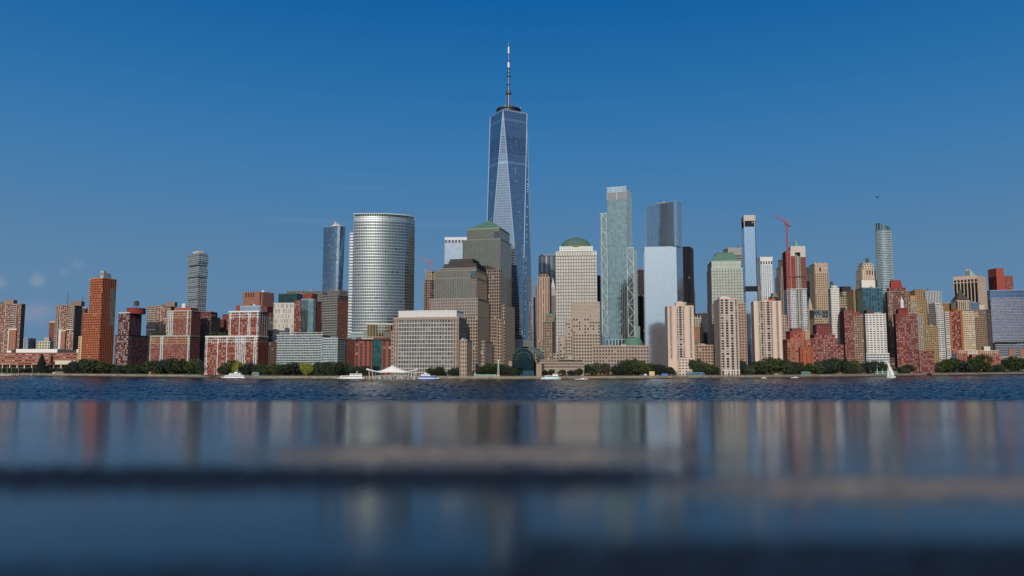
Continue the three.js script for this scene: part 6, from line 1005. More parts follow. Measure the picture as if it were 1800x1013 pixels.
// ================================================================ trees along the esplanade
{
  const variants = [], crownMat = MAT.foliage;
  const broad = (sd, lobes, cols) => {
    const R = rng(sd), g = new Geo(), L = [];
    for (let i = 0; i < lobes; i++) { const a = R() * 6.283, r = R() * .62, y = .3 + R() * .44; L.push([Math.cos(a) * r, y, Math.sin(a) * r, .24 + R() * .17]); }
    L.push([0, .7, 0, .32], [.1, .5, .1, .36], [-.12, .4, -.05, .36], [.3, .45, -.1, .3], [-.3, .48, .1, .3]);
    for (let i = 0; i < 2400; i++) {
      const l = L[i % L.length], a = R() * 6.283, b = Math.acos(2 * R() - 1), r = l[3] * (.35 + .68 * Math.pow(R(), .45)), x = l[0] + r * 1.15 * Math.sin(b) * Math.cos(a), y = Math.min(1, l[1] + r * .85 * Math.cos(b)), z = l[2] + r * 1.15 * Math.sin(b) * Math.sin(a), s = .018 + .03 * R(), t = R() * 6.283, u = R() * 2 - 1, w = Math.sqrt(1 - u * u), k = .55 + .9 * R(), c = vary(C(cols[(R() * cols.length) | 0]), k);
      const e1 = [Math.cos(t) * s, u * s * .8, Math.sin(t) * s], e2 = [-Math.sin(t) * s, w * s * .8, Math.cos(t) * u * s];
      g.quad([x - e1[0] - e2[0], y - e1[1] - e2[1], z - e1[2] - e2[2]], [x + e1[0] - e2[0], y + e1[1] - e2[1], z + e1[2] - e2[2]], [x + e1[0] + e2[0], y + e1[1] + e2[1], z + e1[2] + e2[2]], [x - e1[0] + e2[0], y - e1[1] + e2[1], z - e1[2] + e2[2]], c);
    }
    const tr = new Geo(); tr.lathe([[.035, 0], [.026, .2], [.018, .45], [.008, .75]], 0, 0, [.06, .048, .036], 7); for (let i = 0; i < 5; i++) { const l = L[i]; tr.bar([0, .22 + i * .05, 0], [l[0] * .8, l[1], l[2] * .8], .016, [.06, .048, .036]); }
    return [g.geometry(), tr.geometry()];
  };
  const conifer = (sd) => { const R = rng(sd), g = new Geo(); for (let i = 0; i < 1300; i++) { const y = .08 + .92 * Math.pow(R(), 1.3), r = .34 * (1 - y) * (.3 + .75 * R()) + .01, a = R() * 6.283, x = Math.cos(a) * r, z = Math.sin(a) * r, s = .02 + .02 * R(); g.quad([x - s, y - s * .6, z], [x + s, y - s, z + s], [x + s, y + s, z], [x - s, y + s * .5, z - s], vary(C('#2c3a2c'), .6 + .7 * R())); } const tr = new Geo(); tr.lathe([[.03, 0], [.012, .6]], 0, 0, [.06, .048, .036], 7); return [g.geometry(), tr.geometry()]; };
  const darkG = ['#2e3a22', '#34421f', '#283420', '#3b4626'], midG = ['#3d4a20', '#465226', '#38441f'], blueG = ['#28362a', '#2c3a2a', '#24302a'], greyG = ['#434a32', '#4c5238', '#3a4230'], yel = ['#7d8226', '#8a8a2c', '#6c7624'];
  for (let i = 0; i < 5; i++) variants.push(broad(300 + i * 7, 7 + i % 3, i === 1 ? midG : i === 3 ? blueG : darkG)); const greys = [broad(411, 6, greyG), broad(417, 7, greyG)], yellow = broad(431, 6, yel), con = [conifer(51), conifer(57)];
  // [pixel x, top y, width in px, metres behind the seawall, kind]
  const T = [[14, 646, 20, 30], [28, 647, 22, 34], [44, 648, 20, 26], [58, 645, 20, 40], [74, 622, 22, 24, 'c'], [91, 625, 17, 24, 'c'], [104, 647, 22, 30], [118, 645, 22, 26, 'g'], [132, 636, 28, 30], [147, 631, 30, 40], [164, 632, 32, 34], [181, 635, 28, 26], [196, 640, 26, 40], [212, 642, 26, 22], [228, 640, 26, 34], [244, 641, 26, 26], [258, 637, 28, 36], [272, 633, 30, 28], [288, 631, 32, 38], [304, 632, 32, 26], [321, 632, 32, 36], [338, 633, 30, 28], [353, 634, 30, 36], [367, 636, 26, 26], [379, 641, 22, 36], [391, 641, 20, 24], [404, 634, 26, 26], [420, 637, 18, 22, 'y'], [437, 635, 30, 28], [452, 641, 22, 34], [463, 641, 24, 30], [479, 640, 26, 36], [496, 641, 26, 26], [514, 634, 34, 34], [539, 638, 20, 20, 'y'], [559, 637, 30, 30], [577, 635, 30, 38], [594, 637, 28, 26], [610, 641, 24, 34], [626, 643, 24, 24], [640, 643, 22, 30], [757, 648, 20, 18], [771, 645, 24, 22], [797, 648, 24, 18], [806, 645, 22, 24], [846, 645, 22, 20], [859, 640, 28, 22], [873, 638, 28, 28], [888, 641, 28, 22], [903, 648, 20, 16], [958, 650, 16, 14], [972, 650, 16, 14], [988, 651, 15, 14], [1004, 650, 16, 14], [1018, 648, 16, 14], [1033, 639, 26, 24], [1048, 637, 30, 28, 'g'], [1064, 640, 26, 22, 'g'], [1084, 640, 26, 26], [1099, 634, 32, 30], [1115, 632, 32, 34], [1130, 634, 30, 26], [1146, 640, 28, 32], [1161, 641, 28, 26], [1177, 645, 24, 22], [1228, 632, 28, 40], [1242, 637, 26, 44], [1256, 644, 22, 40], [1304, 633, 26, 34], [1317, 643, 22, 18, 'g'], [1338, 634, 30, 34], [1353, 630, 32, 40], [1369, 629, 34, 32], [1384, 632, 30, 40], [1398, 638, 26, 30], [1411, 644, 22, 24], [1422, 639, 26, 34], [1437, 634, 30, 40, 'g'], [1453, 631, 32, 32], [1468, 631, 32, 40], [1484, 631, 30, 32], [1498, 634, 26, 40], [1509, 643, 22, 20, 'g'], [1522, 634, 28, 36], [1537, 635, 28, 30], [1552, 640, 24, 40], [1583, 645, 24, 20, 'g'], [1597, 642, 24, 26], [1618, 633, 30, 30], [1634, 645, 20, 22, 'g'], [1648, 644, 24, 24, 'g'], [1660, 632, 32, 40], [1674, 630, 34, 32], [1689, 634, 30, 40], [1703, 643, 24, 22], [1711, 640, 26, 34], [1722, 627, 32, 26], [1736, 641, 24, 18, 'g'], [1748, 642, 22, 26], [1757, 640, 24, 22, 'g'], [1764, 632, 28, 40], [1779, 628, 30, 46], [1795, 629, 32, 40], [1812, 630, 30, 40]];
  const near = [[60, 'the long brick school'], [100, 'the pale entrance of the school'], [150, 'the school end by the orange tower'], [205, 'the orange tower'], [262, 'the dark red drum-topped block'], [352, 'the terraced brick block'], [392, 'the dark gap left of the moving ferry'], [472, 'the white trimmed brick block'], [600, 'the white louvred glass block'], [648, 'the red brick hotel'], [830, 'the gridded office'], [910, 'the granite pyramid tower'], [1026, 'the long granite podium'], [1075, 'the granite office block'], [1142, 'the green drum roof'], [1190, 'the mirror tower foot'], [1262, 'the gap between two pink slabs'], [1322, 'the gap right of the striped slab'], [1388, 'the third pink slab'], [1424, 'the stepped red brick block'], [1474, 'the wine red block'], [1516, 'the red brick tower'], [1560, 'the white slab'], [1612, 'the deep red cupola block'], [1646, 'the low red wing'], [1692, 'the dark gap building'], [1752, 'the cream and brick riverside block'], [1900, 'the curved glass hotel']];
  const ord = ['first', 'second', 'third', 'fourth', 'fifth', 'sixth', 'seventh', 'eighth', 'ninth', 'tenth'], count = {}, total = {};
  for (const [x] of T) { const n = near.find((q) => x <= q[0])[1]; total[n] = (total[n] ?? 0) + 1; }
  T.forEach(([px, py, wpx, back, kind], i) => {
    const D = shoreD(px) + back, n = near.find((q) => px <= q[0])[1], k = count[n] = (count[n] ?? 0) + 1;
    const what = kind === 'c' ? 'pointed dark conifer' : kind === 'y' ? 'yellow-green rounded tree' : kind === 'g' ? 'greyish green loose tree' : 'dark green leafy tree';
    const t = thing(kind === 'c' ? 'conifer_tree' : 'esplanade_tree', `${what} before ${n}${total[n] > 1 ? `, ${ord[k - 1]} from left` : ''}`, 'tree', 'trees along the esplanade');
    t.position.set(ray(px, py)[0] * D, LAND - .05, -D);
    const h = (EYE + ray(900, py)[1] * D - LAND) * (.9 + .13 * ((i * 37) % 11) / 10), w = wpx * D / FPX, v = kind === 'c' ? con[i % 2] : kind === 'y' ? yellow : kind === 'g' ? greys[i % 2] : variants[i % 5], sc = kind === 'c' ? w / .6 : w / 1.42;
    t.scale.set(sc, h / (kind === 'c' ? 1 : .93), sc); t.rotation.y = i * 2.399;
    for (const [nm, ge, m] of [['crown', v[0], crownMat], ['trunk', v[1], MAT.masonry]]) { const q = new THREE.Mesh(ge, m); q.name = nm; q.castShadow = q.receiveShadow = true; t.add(q); }
  });
  // low planting that fills the park between the trees
  const sh = new Geo(), R = rng(66); for (const [a, b, back] of [[0, 645, 44], [745, 905, 34], [1025, 1190, 44], [1222, 1262, 50], [1300, 1560, 50], [1578, 1800, 52]]) for (let p = a; p < b; p += 2.2) { const D = shoreD(p) + back + R() * 8, X = ray(p, 650)[0] * D; leafBlob(sh, X, LAND - 1, -D, 2.6 + R(), 2.2 + R() * 1.6, 34, R, R() < .5 ? '#2b3620' : '#333f24'); }
  const m = sh.mesh('shrubbery', MAT.foliage, scene, 'stuff'); m.userData.label = 'dark green park shrubs filling the bank under the trees'; m.userData.category = 'shrubs';
}

// ================================================================ boats
const waterD = (px, py) => -EYE / ray(px, py)[1];
function hullGeo(g, len, beam, h, col, band) {             // bow towards -x; pointed plan, raked stem
  const st = [[-.5, .02], [-.42, .45], [-.3, .8], [-.1, 1], [.3, 1], [.5, .9]], P = (i, s, y) => [st[i][0] * len - (i === 0 ? y / h * .04 * len : 0), y, s * st[i][1] * beam / 2 * (y > 0 ? 1 : .8)];
  for (let i = 0; i < st.length - 1; i++) for (const s of [-1, 1]) for (const [y0, y1, c] of [[-.4, h * .5, band], [h * .5, h, col]]) { const q = [P(i, s, y0), P(i + 1, s, y0), P(i + 1, s, y1), P(i, s, y1)]; s > 0 ? g.quad(...q, c) : g.quad(q[1], q[0], q[3], q[2], c); }
  for (let i = 0; i < st.length - 1; i++) g.quad(P(i, 1, h), P(i + 1, 1, h), P(i + 1, -1, h), P(i, -1, h), vary(col, .9));
  g.quad(P(5, 1, -.4), P(5, -1, -.4), P(5, -1, h), P(5, 1, h), col);
}
function ferry(label, px0, px1, py, dir, hullCol, bandCol, decks, o = {}) {
  const px = (px0 + px1) / 2, D = o.D ?? waterD(px, py), len = (px1 - px0) * D / FPX, t = thing('ferry_boat', label, 'ferry', 'ferries on the river'); t.position.set(ray(px, py)[0] * D, 0, -D); t.rotation.y = dir < 0 ? 0 : Math.PI;
  const hl = new Geo(); hullGeo(hl, len, len * .27, 1.9, C(hullCol), C(bandCol)); hl.mesh('hull', MAT.paint, t);
  let y = 1.9; decks.forEach(([a, b, h, col, win], i) => {
    const dk = new Geo(), w = len * .25 * (1 - i * .14), x0 = a * len, x1 = b * len; dk.frustum(rectPts(x0, x1, -w / 2, w / 2), y + .01, rectPts(x0 + h * (o.rake ?? .7), x1 - h * .15, -w / 2 * .94, w / 2 * .94), y + h, C(col)); dk.box(x0 + h * .4, x1 + .3, y + h, y + h + .18, -w / 2, w / 2, C('#e6e6e2')); const d = dk.mesh('deck_house', MAT.paint, t);
    if (win) for (const s of [-1, 1]) { const n = Math.max(3, Math.round((x1 - x0) / 2.4)), wg = new Geo(); for (let k = 0; k < n; k++) { const xa = x0 + 1.6 + k * (x1 - x0 - 2.4) / n; wg.box(xa, xa + (x1 - x0 - 2.4) / n - .35, y + h * .35, y + h * .78, s * w / 2 * .975 - .12, s * w / 2 * .975 + .12, C('#1d242c')); } wg.mesh('window_band', MAT.window, d); }
    y += h + .18;
  });
  new Geo().bar([o.mast ?? 0, y, 0], [(o.mast ?? 0) + .6, y + 3.4, 0], .3, C('#d8d8d4')).bar([(o.mast ?? 0) - 1.4, y + 1.8, 0], [(o.mast ?? 0) + 1.4, y + 1.8, 0], .2, C('#c9c9c6')).mesh('mast', MAT.paint, t);
  const rl = new Geo(); for (let k = 0; k <= 12; k++) { const x = -len * .44 + k * len * .076; rl.box(x - .05, x + .05, 1.9, 2.9, len * .1, len * .1 + .1, C('#e0e0dc')); } rl.bar([-len * .44, 2.9, len * .1], [len * .47, 2.9, len * .1], .1, C('#e0e0dc')); rl.mesh('railing', MAT.paint, t);
  return t;
}
ferry('white and navy ferry under way near the terraced brick block', 390, 432, 666, -1, '#e8e8e6', '#1e2a4c', [[-.36, .44, 2.4, '#ecece9', true], [-.2, .3, 2.2, '#e9e9e6', true], [.02, .16, 1.3, '#f0f0ee', false]], { mast: 3 });
ferry('white ferry moored left of the tented landing stage', 594, 641, 666.5, -1, '#e6e6e2', '#26282c', [[-.4, .42, 2.3, '#ecebe7', true], [-.05, .4, 2.2, '#e8e7e2', true]], { mast: 6, D: 928, rake: .3 });
ferry('blue and white ferry moored right of the tented landing stage', 735, 771, 666.5, 1, '#dfe4ec', '#2d5bb0', [[-.4, .42, 2.2, '#3f6fc4', true], [-.1, .34, 2.0, '#e8eaee', true], [.05, .2, 1.1, '#dfe3ea', false]], { mast: 4, D: 926 });
ferry('pale turquoise and white excursion boat before the long granite podium', 951, 985, 666.5, 1, '#e9ebea', '#9cc3cf', [[-.42, .3, 2.3, '#cfe2e6', true], [-.36, -.1, 2, '#eceeec', true]], { mast: -6, D: 930 });
{ // wake of the moving ferry: broken foam
  const g = new Geo(), R = rng(12), D = waterD(440, 666.3); for (let i = 0; i < 240; i++) { const t = Math.pow(R(), 1.4), px = 428 + t * 95, d = D + (R() - .5) * (5 + 22 * t), X = ray(px, 666)[0] * d, w = .6 + R() * 3 * (1 - t * .5), l = .25 + R() * .7; g.quad([X - w, .42, -d + l], [X + w, .42, -d + l], [X + w * .7, .5, -d - l], [X - w * .6, .5, -d - l], vary(C('#c9d3da'), .7 + .4 * R())); }
  const m = g.mesh('wake_foam', MAT.masonry, scene, 'stuff'); m.userData.label = 'white foam wake trailing behind the moving ferry'; m.userData.category = 'foam';
}
{ // sailing boat
  const D = waterD(1567, 664.5), t = thing('sailing_boat', 'white sailing boat heeling with one tall sail', 'sailboat'), s = D / FPX; t.position.set(ray(1567, 664)[0] * D, 0, -D); t.rotation.order = 'ZYX'; t.rotation.z = .2; t.rotation.y = -.5;
  const h = new Geo(); hullGeo(h, 11, 3.2, 1.3, C('#eeeeea'), C('#d9d9d4')); h.mesh('hull', MAT.paint, t);
  new Geo().box(-1, 3, 1.3, 1.9, -.9, .9, C('#dfdfda')).mesh('cabin', MAT.paint, t);
  const H = 25; new Geo().bar([-.6, 1.3, 0], [-.6, H, 0], .22, C('#c9c9c4')).mesh('mast', MAT.paint, t); new Geo().bar([-.6, 2.5, 0], [4.6, 2.4, .5], .2, C('#c9c9c4')).mesh('boom', MAT.paint, t);
  const sail = new Geo(), n = 10; for (let j = 0; j < n; j++) for (let i = 0; i < 4; i++) { const P = (u, v) => { const w = 5 * (1 - v) * (1 + .35 * v), y = 2.6 + (H - 3) * v; return [-.45 + w * u, y, .5 * u * (1 - v) + .9 * Math.sin(Math.PI * u) * (1 - v * .8)]; }; sail.quad(P(i / 4, j / n), P((i + 1) / 4, j / n), P((i + 1) / 4, (j + 1) / n), P(i / 4, (j + 1) / n), C('#ecebe4')); } sail.mesh('mainsail', MAT.masonry, t);
  const jb = new Geo(); jb.tri([-4.6, 1.6, 0], [-1.4, 2.2, .5], [-.9, H * .6, 0], C('#e6e5de')); jb.mesh('jib', MAT.masonry, t);
  new Geo().bar([-5.4, 1.5, 0], [-.6, H * .95, 0], .07, C('#8a8a86')).bar([5.2, 1.5, 0], [-.6, H, 0], .07, C('#8a8a86')).mesh('stay', MAT.paint, t);
}
{ // moored yachts far left, small craft elsewhere
  const names = ['tall mast', 'thin mast', 'leaning mast', 'stout mast', 'short mast']; [[3, 659, 640], [12, 660, 644], [19, 660, 645], [32, 660, 643], [56, 660.5, 645]].forEach(([px, py, top], i) => {
    const D = shoreD(px) - 14, t = thing('moored_yacht', `small white moored yacht with ${names[i]} by the left end of the seawall`, 'yacht', 'moored yachts'); t.position.set(ray(px, py)[0] * D, 0, -D); t.rotation.y = .5 + i * .3;
    const h = new Geo(); hullGeo(h, 9, 2.8, 1.2, C('#dcdcd8'), C('#c2c2be')); h.mesh('hull', MAT.paint, t); new Geo().box(-1, 2, 1.2, 1.9, -.8, .8, C('#d2d2cd')).mesh('cabin', MAT.paint, t);
    const H = EYE + ray(900, top)[1] * D; new Geo().bar([-.4, 1.2, 0], [i === 2 ? .6 : -.4, H, 0], .28, C('#b9b9b4')).mesh('mast', MAT.paint, t); new Geo().bar([-.4, 2.4, 0], [3.4, 2.4, 0], .4, C('#9aa0a6')).mesh('furled_sail', MAT.paint, t);
  });
  [[1343, 665.5, 9, 'small white motor launch passing below the third pink slab'], [1397, 664.8, 12, 'low white speedboat off the wooded bank'], [1022, 667.6, 22, 'flat pale barge lying below the granite office block'], [1048, 667.2, 9, 'small dark workboat beside the pale barge']].forEach(([px, py, w, label], i) => {
    const D = Math.min(waterD(px, py), shoreD(px) - 8), t = thing('small_boat', label, 'boat'), len = w * D / FPX, c = C(i === 3 ? '#4b3a34' : '#dcdcd8'); t.position.set(ray(px, py)[0] * D, 0, -D);
    const h = new Geo(); hullGeo(h, len, Math.min(len * .32, 5), .9, c, vary(c, .7)); h.mesh('hull', MAT.paint, t); new Geo().box(-len * .05, len * .22, .9, 1.9, -.8, .8, vary(c, .85)).mesh('cabin', MAT.paint, t); new Geo().box(-len * .03, len * .05, 1.2, 1.7, .78, .86, C('#20262c')).mesh('cabin_window', MAT.window, t);
  });
}
{ // tented ferry landing
  const D = 922, X = ray(690, 660)[0] * D, s = D / FPX, t = thing('tented_landing', 'floating ferry landing under a peaked white fabric roof', 'ferry landing'); t.position.set(X, 0, -D); const Y = (p) => EYE + ray(900, p)[1] * D;
  const hw = 45 * s, yE = Y(654), yP = Y(642.5), dz = 9, roof = new Geo(), n = 28, m = 10;
  const P = (u, v) => { const x = u * hw, a = Math.abs(u), peak = Math.pow(Math.max(0, 1 - a / .62), 1.15) * (yP - yE) * (1 - .92 * v * v), wing = Math.pow(Math.max(0, a - .42) / .58, 1.3) * (Y(647.5) - yE) * (1 - .2 * v * v); return [x, yE + peak + wing - .9 * v * v, v * dz * (1 - .35 * a)]; };
  for (let i = 0; i < n; i++) for (let j = 0; j < m; j++) { const u0 = -1 + 2 * i / n, u1 = -1 + 2 * (i + 1) / n, v0 = 1 - 2 * j / m, v1 = 1 - 2 * (j + 1) / m; roof.quad(P(u0, v0), P(u1, v0), P(u1, v1), P(u0, v1), C('#ece8e0')); } roof.mesh('fabric_roof', MAT.masonry, t);
  for (const u of [-.92, -.78, .78, .92]) new Geo().bar([u * hw * .93, .5, 3], [u * hw, P(u, 0)[1], 3], .55, C('#d6d2c9')).mesh('slanted_post', MAT.paint, t);
  for (let i = 0; i < 8; i++) new Geo().bar([-hw * .65 + i * hw * 1.3 / 7, .6, 4], [-hw * .65 + i * hw * 1.3 / 7, P(-.65 + i * 1.3 / 7, .4)[1], 4], .3, C('#b9b6ae')).mesh('post', MAT.paint, t);
  new Geo().box(-hw * .97, hw * .97, -.6, .9, -8, 8, C('#7c7a74')).mesh('pontoon', MAT.masonry, t);
  for (let i = 0; i < 19; i++) new Geo().lathe([[.55, -2], [.55, 2.6 + (i % 3) * .4], [0, 2.9 + (i % 3) * .4]], -hw * .95 + i * hw * 1.9 / 18, 9, C(i % 2 ? '#b9b2a4' : '#8f897d'), 8).mesh('pile', MAT.masonry, t);
  for (let i = 0; i < 6; i++) { const x = -hw * .6 + i * hw * .2; new Geo().box(x, x + hw * .17, .9, 4.2, -5, 1.5, C(i % 2 ? '#5f6f74' : '#8d9598')).mesh('waiting_room', MAT.window, t); }
  new Geo().box(-hw * .62, hw * .62, 4.2, 4.6, -6, 2.2, C('#c9c7c0')).mesh('room_roof', MAT.paint, t);
  new Geo().box(hw * .35, hw * .95, 2.6, 2.9, -12, -8, C('#9a9890')).bar([hw * .6, .9, -9], [hw * .62, 2.6, -9], .4, C('#8f8d86')).mesh('gangway', MAT.paint, t);
}
// ================================================================ small things along the bank
{
  const at = (px, back) => { const D = shoreD(px) + back; return [ray(px, 655)[0] * D, D]; };
  const box = (name, label, cat, px0, px1, h, back, col, fn, group) => { const [x, D] = at((px0 + px1) / 2, back), w = (px1 - px0) * D / FPX, t = thing(name, label, cat, group); t.position.set(x, LAND, -D); fn(t, w, h, C(col)); return t; };
  const container = (t, w, h, c) => { new Geo().box(-w / 2, w / 2, .1, h, -1.3, 1.3, c).mesh('body', MAT.paint, t); const r = new Geo(); for (let i = 0; i < 14; i++) { const x = -w / 2 + (i + .5) * w / 14; r.box(x - .12, x + .12, .2, h - .1, 1.3, 1.4, vary(c, .85)); } r.mesh('ribs', MAT.paint, t, 'stuff'); new Geo().box(w / 2, w / 2 + .06, .2, h - .2, -1.1, 1.1, vary(c, .9)).mesh('doors', MAT.paint, t); };
  const van = (t, w, h, c) => { new Geo().frustum(rectPts(-w / 2, w / 2, -1, 1), .5, rectPts(-w / 2 + .5, w / 2 - .1, -.9, .9), h, c).mesh('body', MAT.paint, t); for (const s of [-.32, .32]) new Geo().lathe([[0, -.12], [.42, -.12], [.42, .12], [0, .12]], 0, 0, C('#1c1c1d'), 12).mesh('wheel', MAT.paint, t).position.set(s * w, .42, 1); new Geo().box(-w / 2 + .5, -w / 2 + 1.7, h * .55, h * .88, .9, .97, C('#242a30')).mesh('side_window', MAT.window, t); for (const q of t.children) if (q.name === 'wheel') q.rotation.x = Math.PI / 2; };
  box('site_container', 'blue container on the bank before the mirror tower foot', 'container', 1163, 1174, 2.9, 12, '#3a76c2', container);
  box('site_container', 'tan boxy site cabin standing above the bank', 'container', 1141, 1150.5, 5.6, 18, '#d8b58c', container);
  box('parked_van', 'white van left of the tan site cabin', 'van', 1131.5, 1137, 2.6, 10, '#e6e6e4', van);
  box('parked_van', 'dark van beside the white van on the bank', 'van', 1124, 1130, 2.3, 11, '#3a3c40', van);
  box('parked_car', 'grey car parked right of the tan site cabin', 'car', 1153, 1157.5, 1.5, 8, '#8a8c8e', van);
  box('parked_van', 'white van parked under trees left of the orange tower', 'van', 92, 98, 2.4, 10, '#d8d8d4', van);
  [986, 995, 1004, 1031, 1036, 1044, 1052, 1059, 1066, 1073].forEach((px, i) => { const [x, D] = at(px, 8 + (i % 3) * 5), t = thing('orange_parasol', `small orange cafe parasol, ${['first', 'second', 'third', 'fourth', 'fifth', 'sixth', 'seventh', 'eighth', 'ninth', 'tenth'][i]} from the excursion boat`, 'parasol', 'cafe parasols'); t.position.set(x, LAND, -D); new Geo().bar([0, 0, 0], [0, 2.8, 0], .12, C('#8a7a68')).mesh('pole', MAT.paint, t); new Geo().lathe([[1.9, 2.3], [1.85, 2.5], [.2, 3.3], [0, 3.35]], 0, 0, C(i % 3 ? '#c9713f' : '#c98a55'), 8).mesh('canopy', MAT.masonry, t); });
  { const [x, D] = at(835, 14), t = thing('beacon_pylon', 'grey slim lighting pylon before the granite steps', 'pylon'); t.position.set(x, LAND, -D); new Geo().frustum(rectPts(-1.6, 1.6, -1.6, 1.6), 0, rectPts(-1.3, 1.3, -1.3, 1.3), 3.4, C('#b9ab97')).mesh('plinth', MAT.masonry, t); new Geo().lathe([[.55, 3.4], [.4, 30], [.3, 34], [0, 34.2]], 0, 0, C('#8c8880'), 10).mesh('shaft', MAT.paint, t); }
  { const [x, D] = at(876, 6), t = thing('beacon_pylon', 'white lattice beacon pylon on a pale plinth by the water', 'pylon'); t.position.set(x, LAND, -D); const g = new Geo(), H = 18, c = C('#dedcd6'); for (const [i, k] of [[-1, -1], [1, -1], [1, 1], [-1, 1]]) g.bar([i * .8, 2, k * .8], [i * .45, H, k * .45], .32, c); for (let j = 0; j < 8; j++) { const a = 2 + j * 2, w = .8 - j * .045; g.bar([-w, a, w], [w, a + 2, w], .2, c); g.bar([-w, a, -w], [w, a, w], .16, c); } g.mesh('lattice', MAT.paint, t); new Geo().box(-1.6, 1.6, 0, 2, -1.6, 1.6, C('#c9bca6')).mesh('plinth', MAT.masonry, t); new Geo().lathe([[1, H], [1, H + 1.2], [0, H + 2]], 0, 0, c, 10).mesh('lantern', MAT.paint, t); }
  { const [x, D] = at(853, 5), t = thing('green_hoarding', 'long pale green hoarding between the two pylons', 'fence'); t.position.set(x, LAND, -D); for (let i = 0; i < 12; i++) new Geo().box(-13.2 + i * 2.2, -11.1 + i * 2.2, .1, 2.4 + (i % 3) * .08, -.08, .08, vary(C('#7fa394'), .85 + .08 * (i % 4))).mesh('panel', MAT.paint, t); for (let i = 0; i < 13; i++) new Geo().box(-13.3 + i * 2.2, -13.15 + i * 2.2, 0, 2.6, .1, .25, C('#6d7a72')).mesh('post', MAT.paint, t); }
  { const [x, D] = at(1547, 14), t = thing('white_portal', 'white timber gantry frame beside the sailing boat', 'gantry'), c = C('#d6d9d4'); t.position.set(x, LAND, -D); for (const s of [-1, 1]) new Geo().box(s * 4 - .35, s * 4 + .35, 0, 15, -.4, .4, c).box(s * 4 - 1, s * 4 + 1, 0, 1.6, -1, 1, c).mesh('post', MAT.paint, t); new Geo().box(-4.6, 4.6, 11.5, 12.3, -.45, .45, c).bar([-4, 9, 0], [-1.5, 11.5, 0], .4, c).bar([4, 9, 0], [1.5, 11.5, 0], .4, c).mesh('crossbeam', MAT.paint, t); }
  const pav = (label, a, b, back, h, col) => box('green_pavilion', label, 'pavilion', a, b, h, back, col, (t, w, hh, c) => { new Geo().frustum(rectPts(-w / 2, w / 2, -3, 3), hh * .65, rectPts(-w / 2 + 1.4, w / 2 - 1.4, -.6, .6), hh, c).mesh('roof', MAT.paint, t); const n = Math.max(3, Math.round(w / 3)); for (let i = 0; i <= n; i++) new Geo().box(-w / 2 + .5 + i * (w - 1) / n - .12, -w / 2 + .5 + i * (w - 1) / n + .12, 0, hh * .66, 2.4, 2.6, C('#b9bdb6')).mesh('post', MAT.paint, t); new Geo().box(-w / 2 + .6, w / 2 - .6, 0, hh * .6, -2.4, 1, vary(c, .7)).mesh('wall', MAT.paint, t); }, 'green roofed pavilions');
  pav('teal roofed pavilion below the wine red block', 1408, 1425, 8, 4.4, '#6d978c'); pav('long teal roofed pavilion under the white gantry frame', 1537, 1577, 8, 4.2, '#6fa093'); pav('small green roofed kiosk right of the moving ferry', 443, 456, 10, 4.6, '#7d9c90'); pav('blue green roofed shed at the foot of two pink slabs', 1206, 1238, 8, 4.4, '#4f8799'); pav('pale roofed bench shelter at the left bank', 96, 112, 6, 3.2, '#a9a79a');
}
{ // helicopter
  const D = 1500, t = thing('helicopter', 'tiny dark helicopter in the open sky above the rounded glass tower', 'helicopter'), c = C('#2b2f36'); t.position.set(ray(1543, 347)[0] * D, EYE + ray(900, 347)[1] * D, -D); t.rotation.y = .3;
  new Geo().lathe([[0, -2.4], [.7, -2.1], [1.05, -1], [1.05, .6], [.6, 2], [.25, 2.6]], 0, 0, c, 12).mesh('cabin', MAT.paint, t).rotation.z = Math.PI / 2; new Geo().bar([-2, .2, 0], [-6.4, .6, 0], .42, c).mesh('tail_boom', MAT.paint, t); new Geo().tri([-5.8, .5, 0], [-6.8, 1.9, 0], [-6.6, .4, 0], c).mesh('tail_fin', MAT.paint, t);
  new Geo().bar([-4.6, 1.55, -.6], [4.6, 1.55, .6], .2, C('#3a3d42')).bar([-.6, 1.5, 4.4], [.6, 1.5, -4.4], .2, C('#3a3d42')).mesh('rotor', MAT.paint, t); new Geo().bar([0, .9, 0], [0, 1.55, 0], .25, c).mesh('rotor_mast', MAT.paint, t); for (const s of [-1, 1]) new Geo().bar([-1.4, -1.5, s], [1.8, -1.5, s], .14, c).bar([-.8, -1.5, s], [-.6, -.6, s * .6], .1, c).bar([1, -1.5, s], [.9, -.6, s * .6], .1, c).mesh('skid', MAT.paint, t);
}
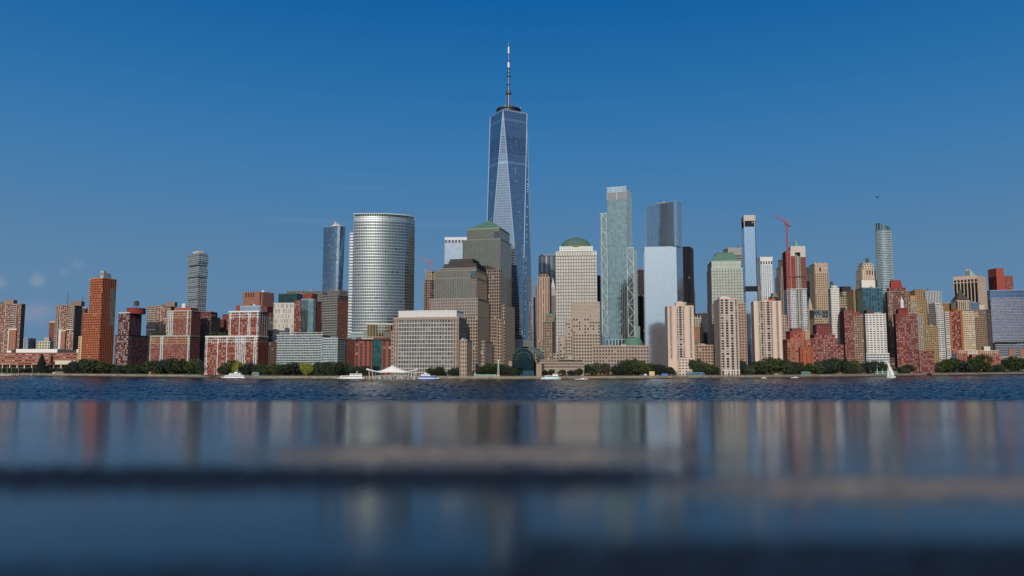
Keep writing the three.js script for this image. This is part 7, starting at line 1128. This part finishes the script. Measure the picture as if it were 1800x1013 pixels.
// ================================================================ polished stone ledge in front of the lens
{
  const h = .075, y = EYE - h, far = 1.68, near = -.45, half = 12, S = 1024, T = 512, col = new Uint8Array(S * T * 4), rou = new Uint8Array(S * T * 4), bum = new Uint8Array(S * T * 4);
  // matter on the stone: tan dried silt in ragged bands, bare rough stone between them, fine speckle
  const hash = (i, j) => { let t = Math.imul(i * 374761393 + j * 668265263, 1274126177); t ^= t >>> 15; t = Math.imul(t, 2246822519); return ((t ^ (t >>> 13)) >>> 0) / 4294967296; };
  const band = (v, c, w) => Math.max(0, 1 - Math.abs(v - c) / w);
  for (let j = 0; j < T; j++) for (let i = 0; i < S; i++) {
    const x = (i / S - .5) * 2.6, d = near + (far - near) * (j / T), o = (j * S + i) * 4;
    const rag = fbm(x * 3, d * 14, 1.3, 4), grain = fbm(x * 90, d * 90, 4.2, 2);
    const tanEdge = band(d, 1.645, .06) * Math.min(1, Math.max(0, (.42 - Math.abs(x + .02)) / .14)), ramp = (a, b) => Math.min(1, Math.max(0, (x - a) / (b - a))), tan1 = Math.max(band(d, .69, .13) * ramp(-.27, -.13) * (1 - .75 * ramp(.06, .18)), band(d, .5, .09) * ramp(.05, .17)), tan2 = band(d, 1.05, .1) * .2;
    const dust = hash(i, j);                             // speckle: each grain of silt or pit in the polish is its own
    const silt = Math.max(tanEdge, tan1, tan2) * 1.0 + rag * .22 > .1 + dust * .9 ? 1 : 0;
    const raw = Math.max(band(d, .545, .1) * (1.15 - ramp(.06, .16)), d < .35 && x > .0 ? .8 : d < .31 ? .55 : 0) + rag * .25 > .1 + dust * .8 ? 1 : 0;
    const sp = 1 + grain * .9, st = silt ? [152, 136, 116] : [20, 23, 29];
    for (let q = 0; q < 3; q++) col[o + q] = Math.max(4, Math.min(255, st[q] * sp)); col[o + 3] = 255;
    const r = silt ? 205 : raw ? 190 : 37 + 12 * grain; rou[o] = rou[o + 1] = rou[o + 2] = r; rou[o + 3] = 255;
    const b = 128 + 60 * fbm(x * 7, d * 7, 9.1, 3); bum[o] = bum[o + 1] = bum[o + 2] = b; bum[o + 3] = 255;
  }
  const tex = (a, srgb) => { const t = new THREE.DataTexture(a, S, T); t.magFilter = THREE.LinearFilter; t.wrapS = t.wrapT = THREE.MirroredRepeatWrapping; if (srgb) t.colorSpace = THREE.SRGBColorSpace; t.needsUpdate = true; return t; };
  const stone = new THREE.MeshPhysicalMaterial({ map: tex(col, true), roughnessMap: tex(rou), roughness: 1, ior: 1.27 });
  const t = thing('stone_ledge', 'polished dark stone ledge mirroring the skyline in the blurred foreground', 'ledge');
  t.position.set(0, 0, 0);
  const g = new THREE.BufferGeometry(), p = [], uv = [], n = [], idx = [];
  const R = (d) => (d - near) / (far - near);
  for (const [x, d] of [[-half, near], [half, near], [half, far], [-half, far]]) { p.push(x, y, -d); uv.push(x / 2.6 + .5, R(d)); n.push(0, 1, 0); }
  idx.push(0, 1, 2, 0, 2, 3); g.setAttribute('position', new THREE.Float32BufferAttribute(p, 3)); g.setAttribute('normal', new THREE.Float32BufferAttribute(n, 3)); g.setAttribute('uv', new THREE.Float32BufferAttribute(uv, 2)); g.setIndex(idx);
  const top = new THREE.Mesh(g, stone); top.name = 'polished_top'; top.castShadow = top.receiveShadow = true; t.add(top);
  new Geo().box(-half, half, y - .14, y - .002, -far, -near, C('#5d574f')).mesh('slab', MAT.masonry, t);
  new Geo().box(-half, half, -1, y - .14, -far + .12, -near - .1, C('#6b655c')).mesh('wall', MAT.masonry, t);
}
renderer.render(scene, camera);
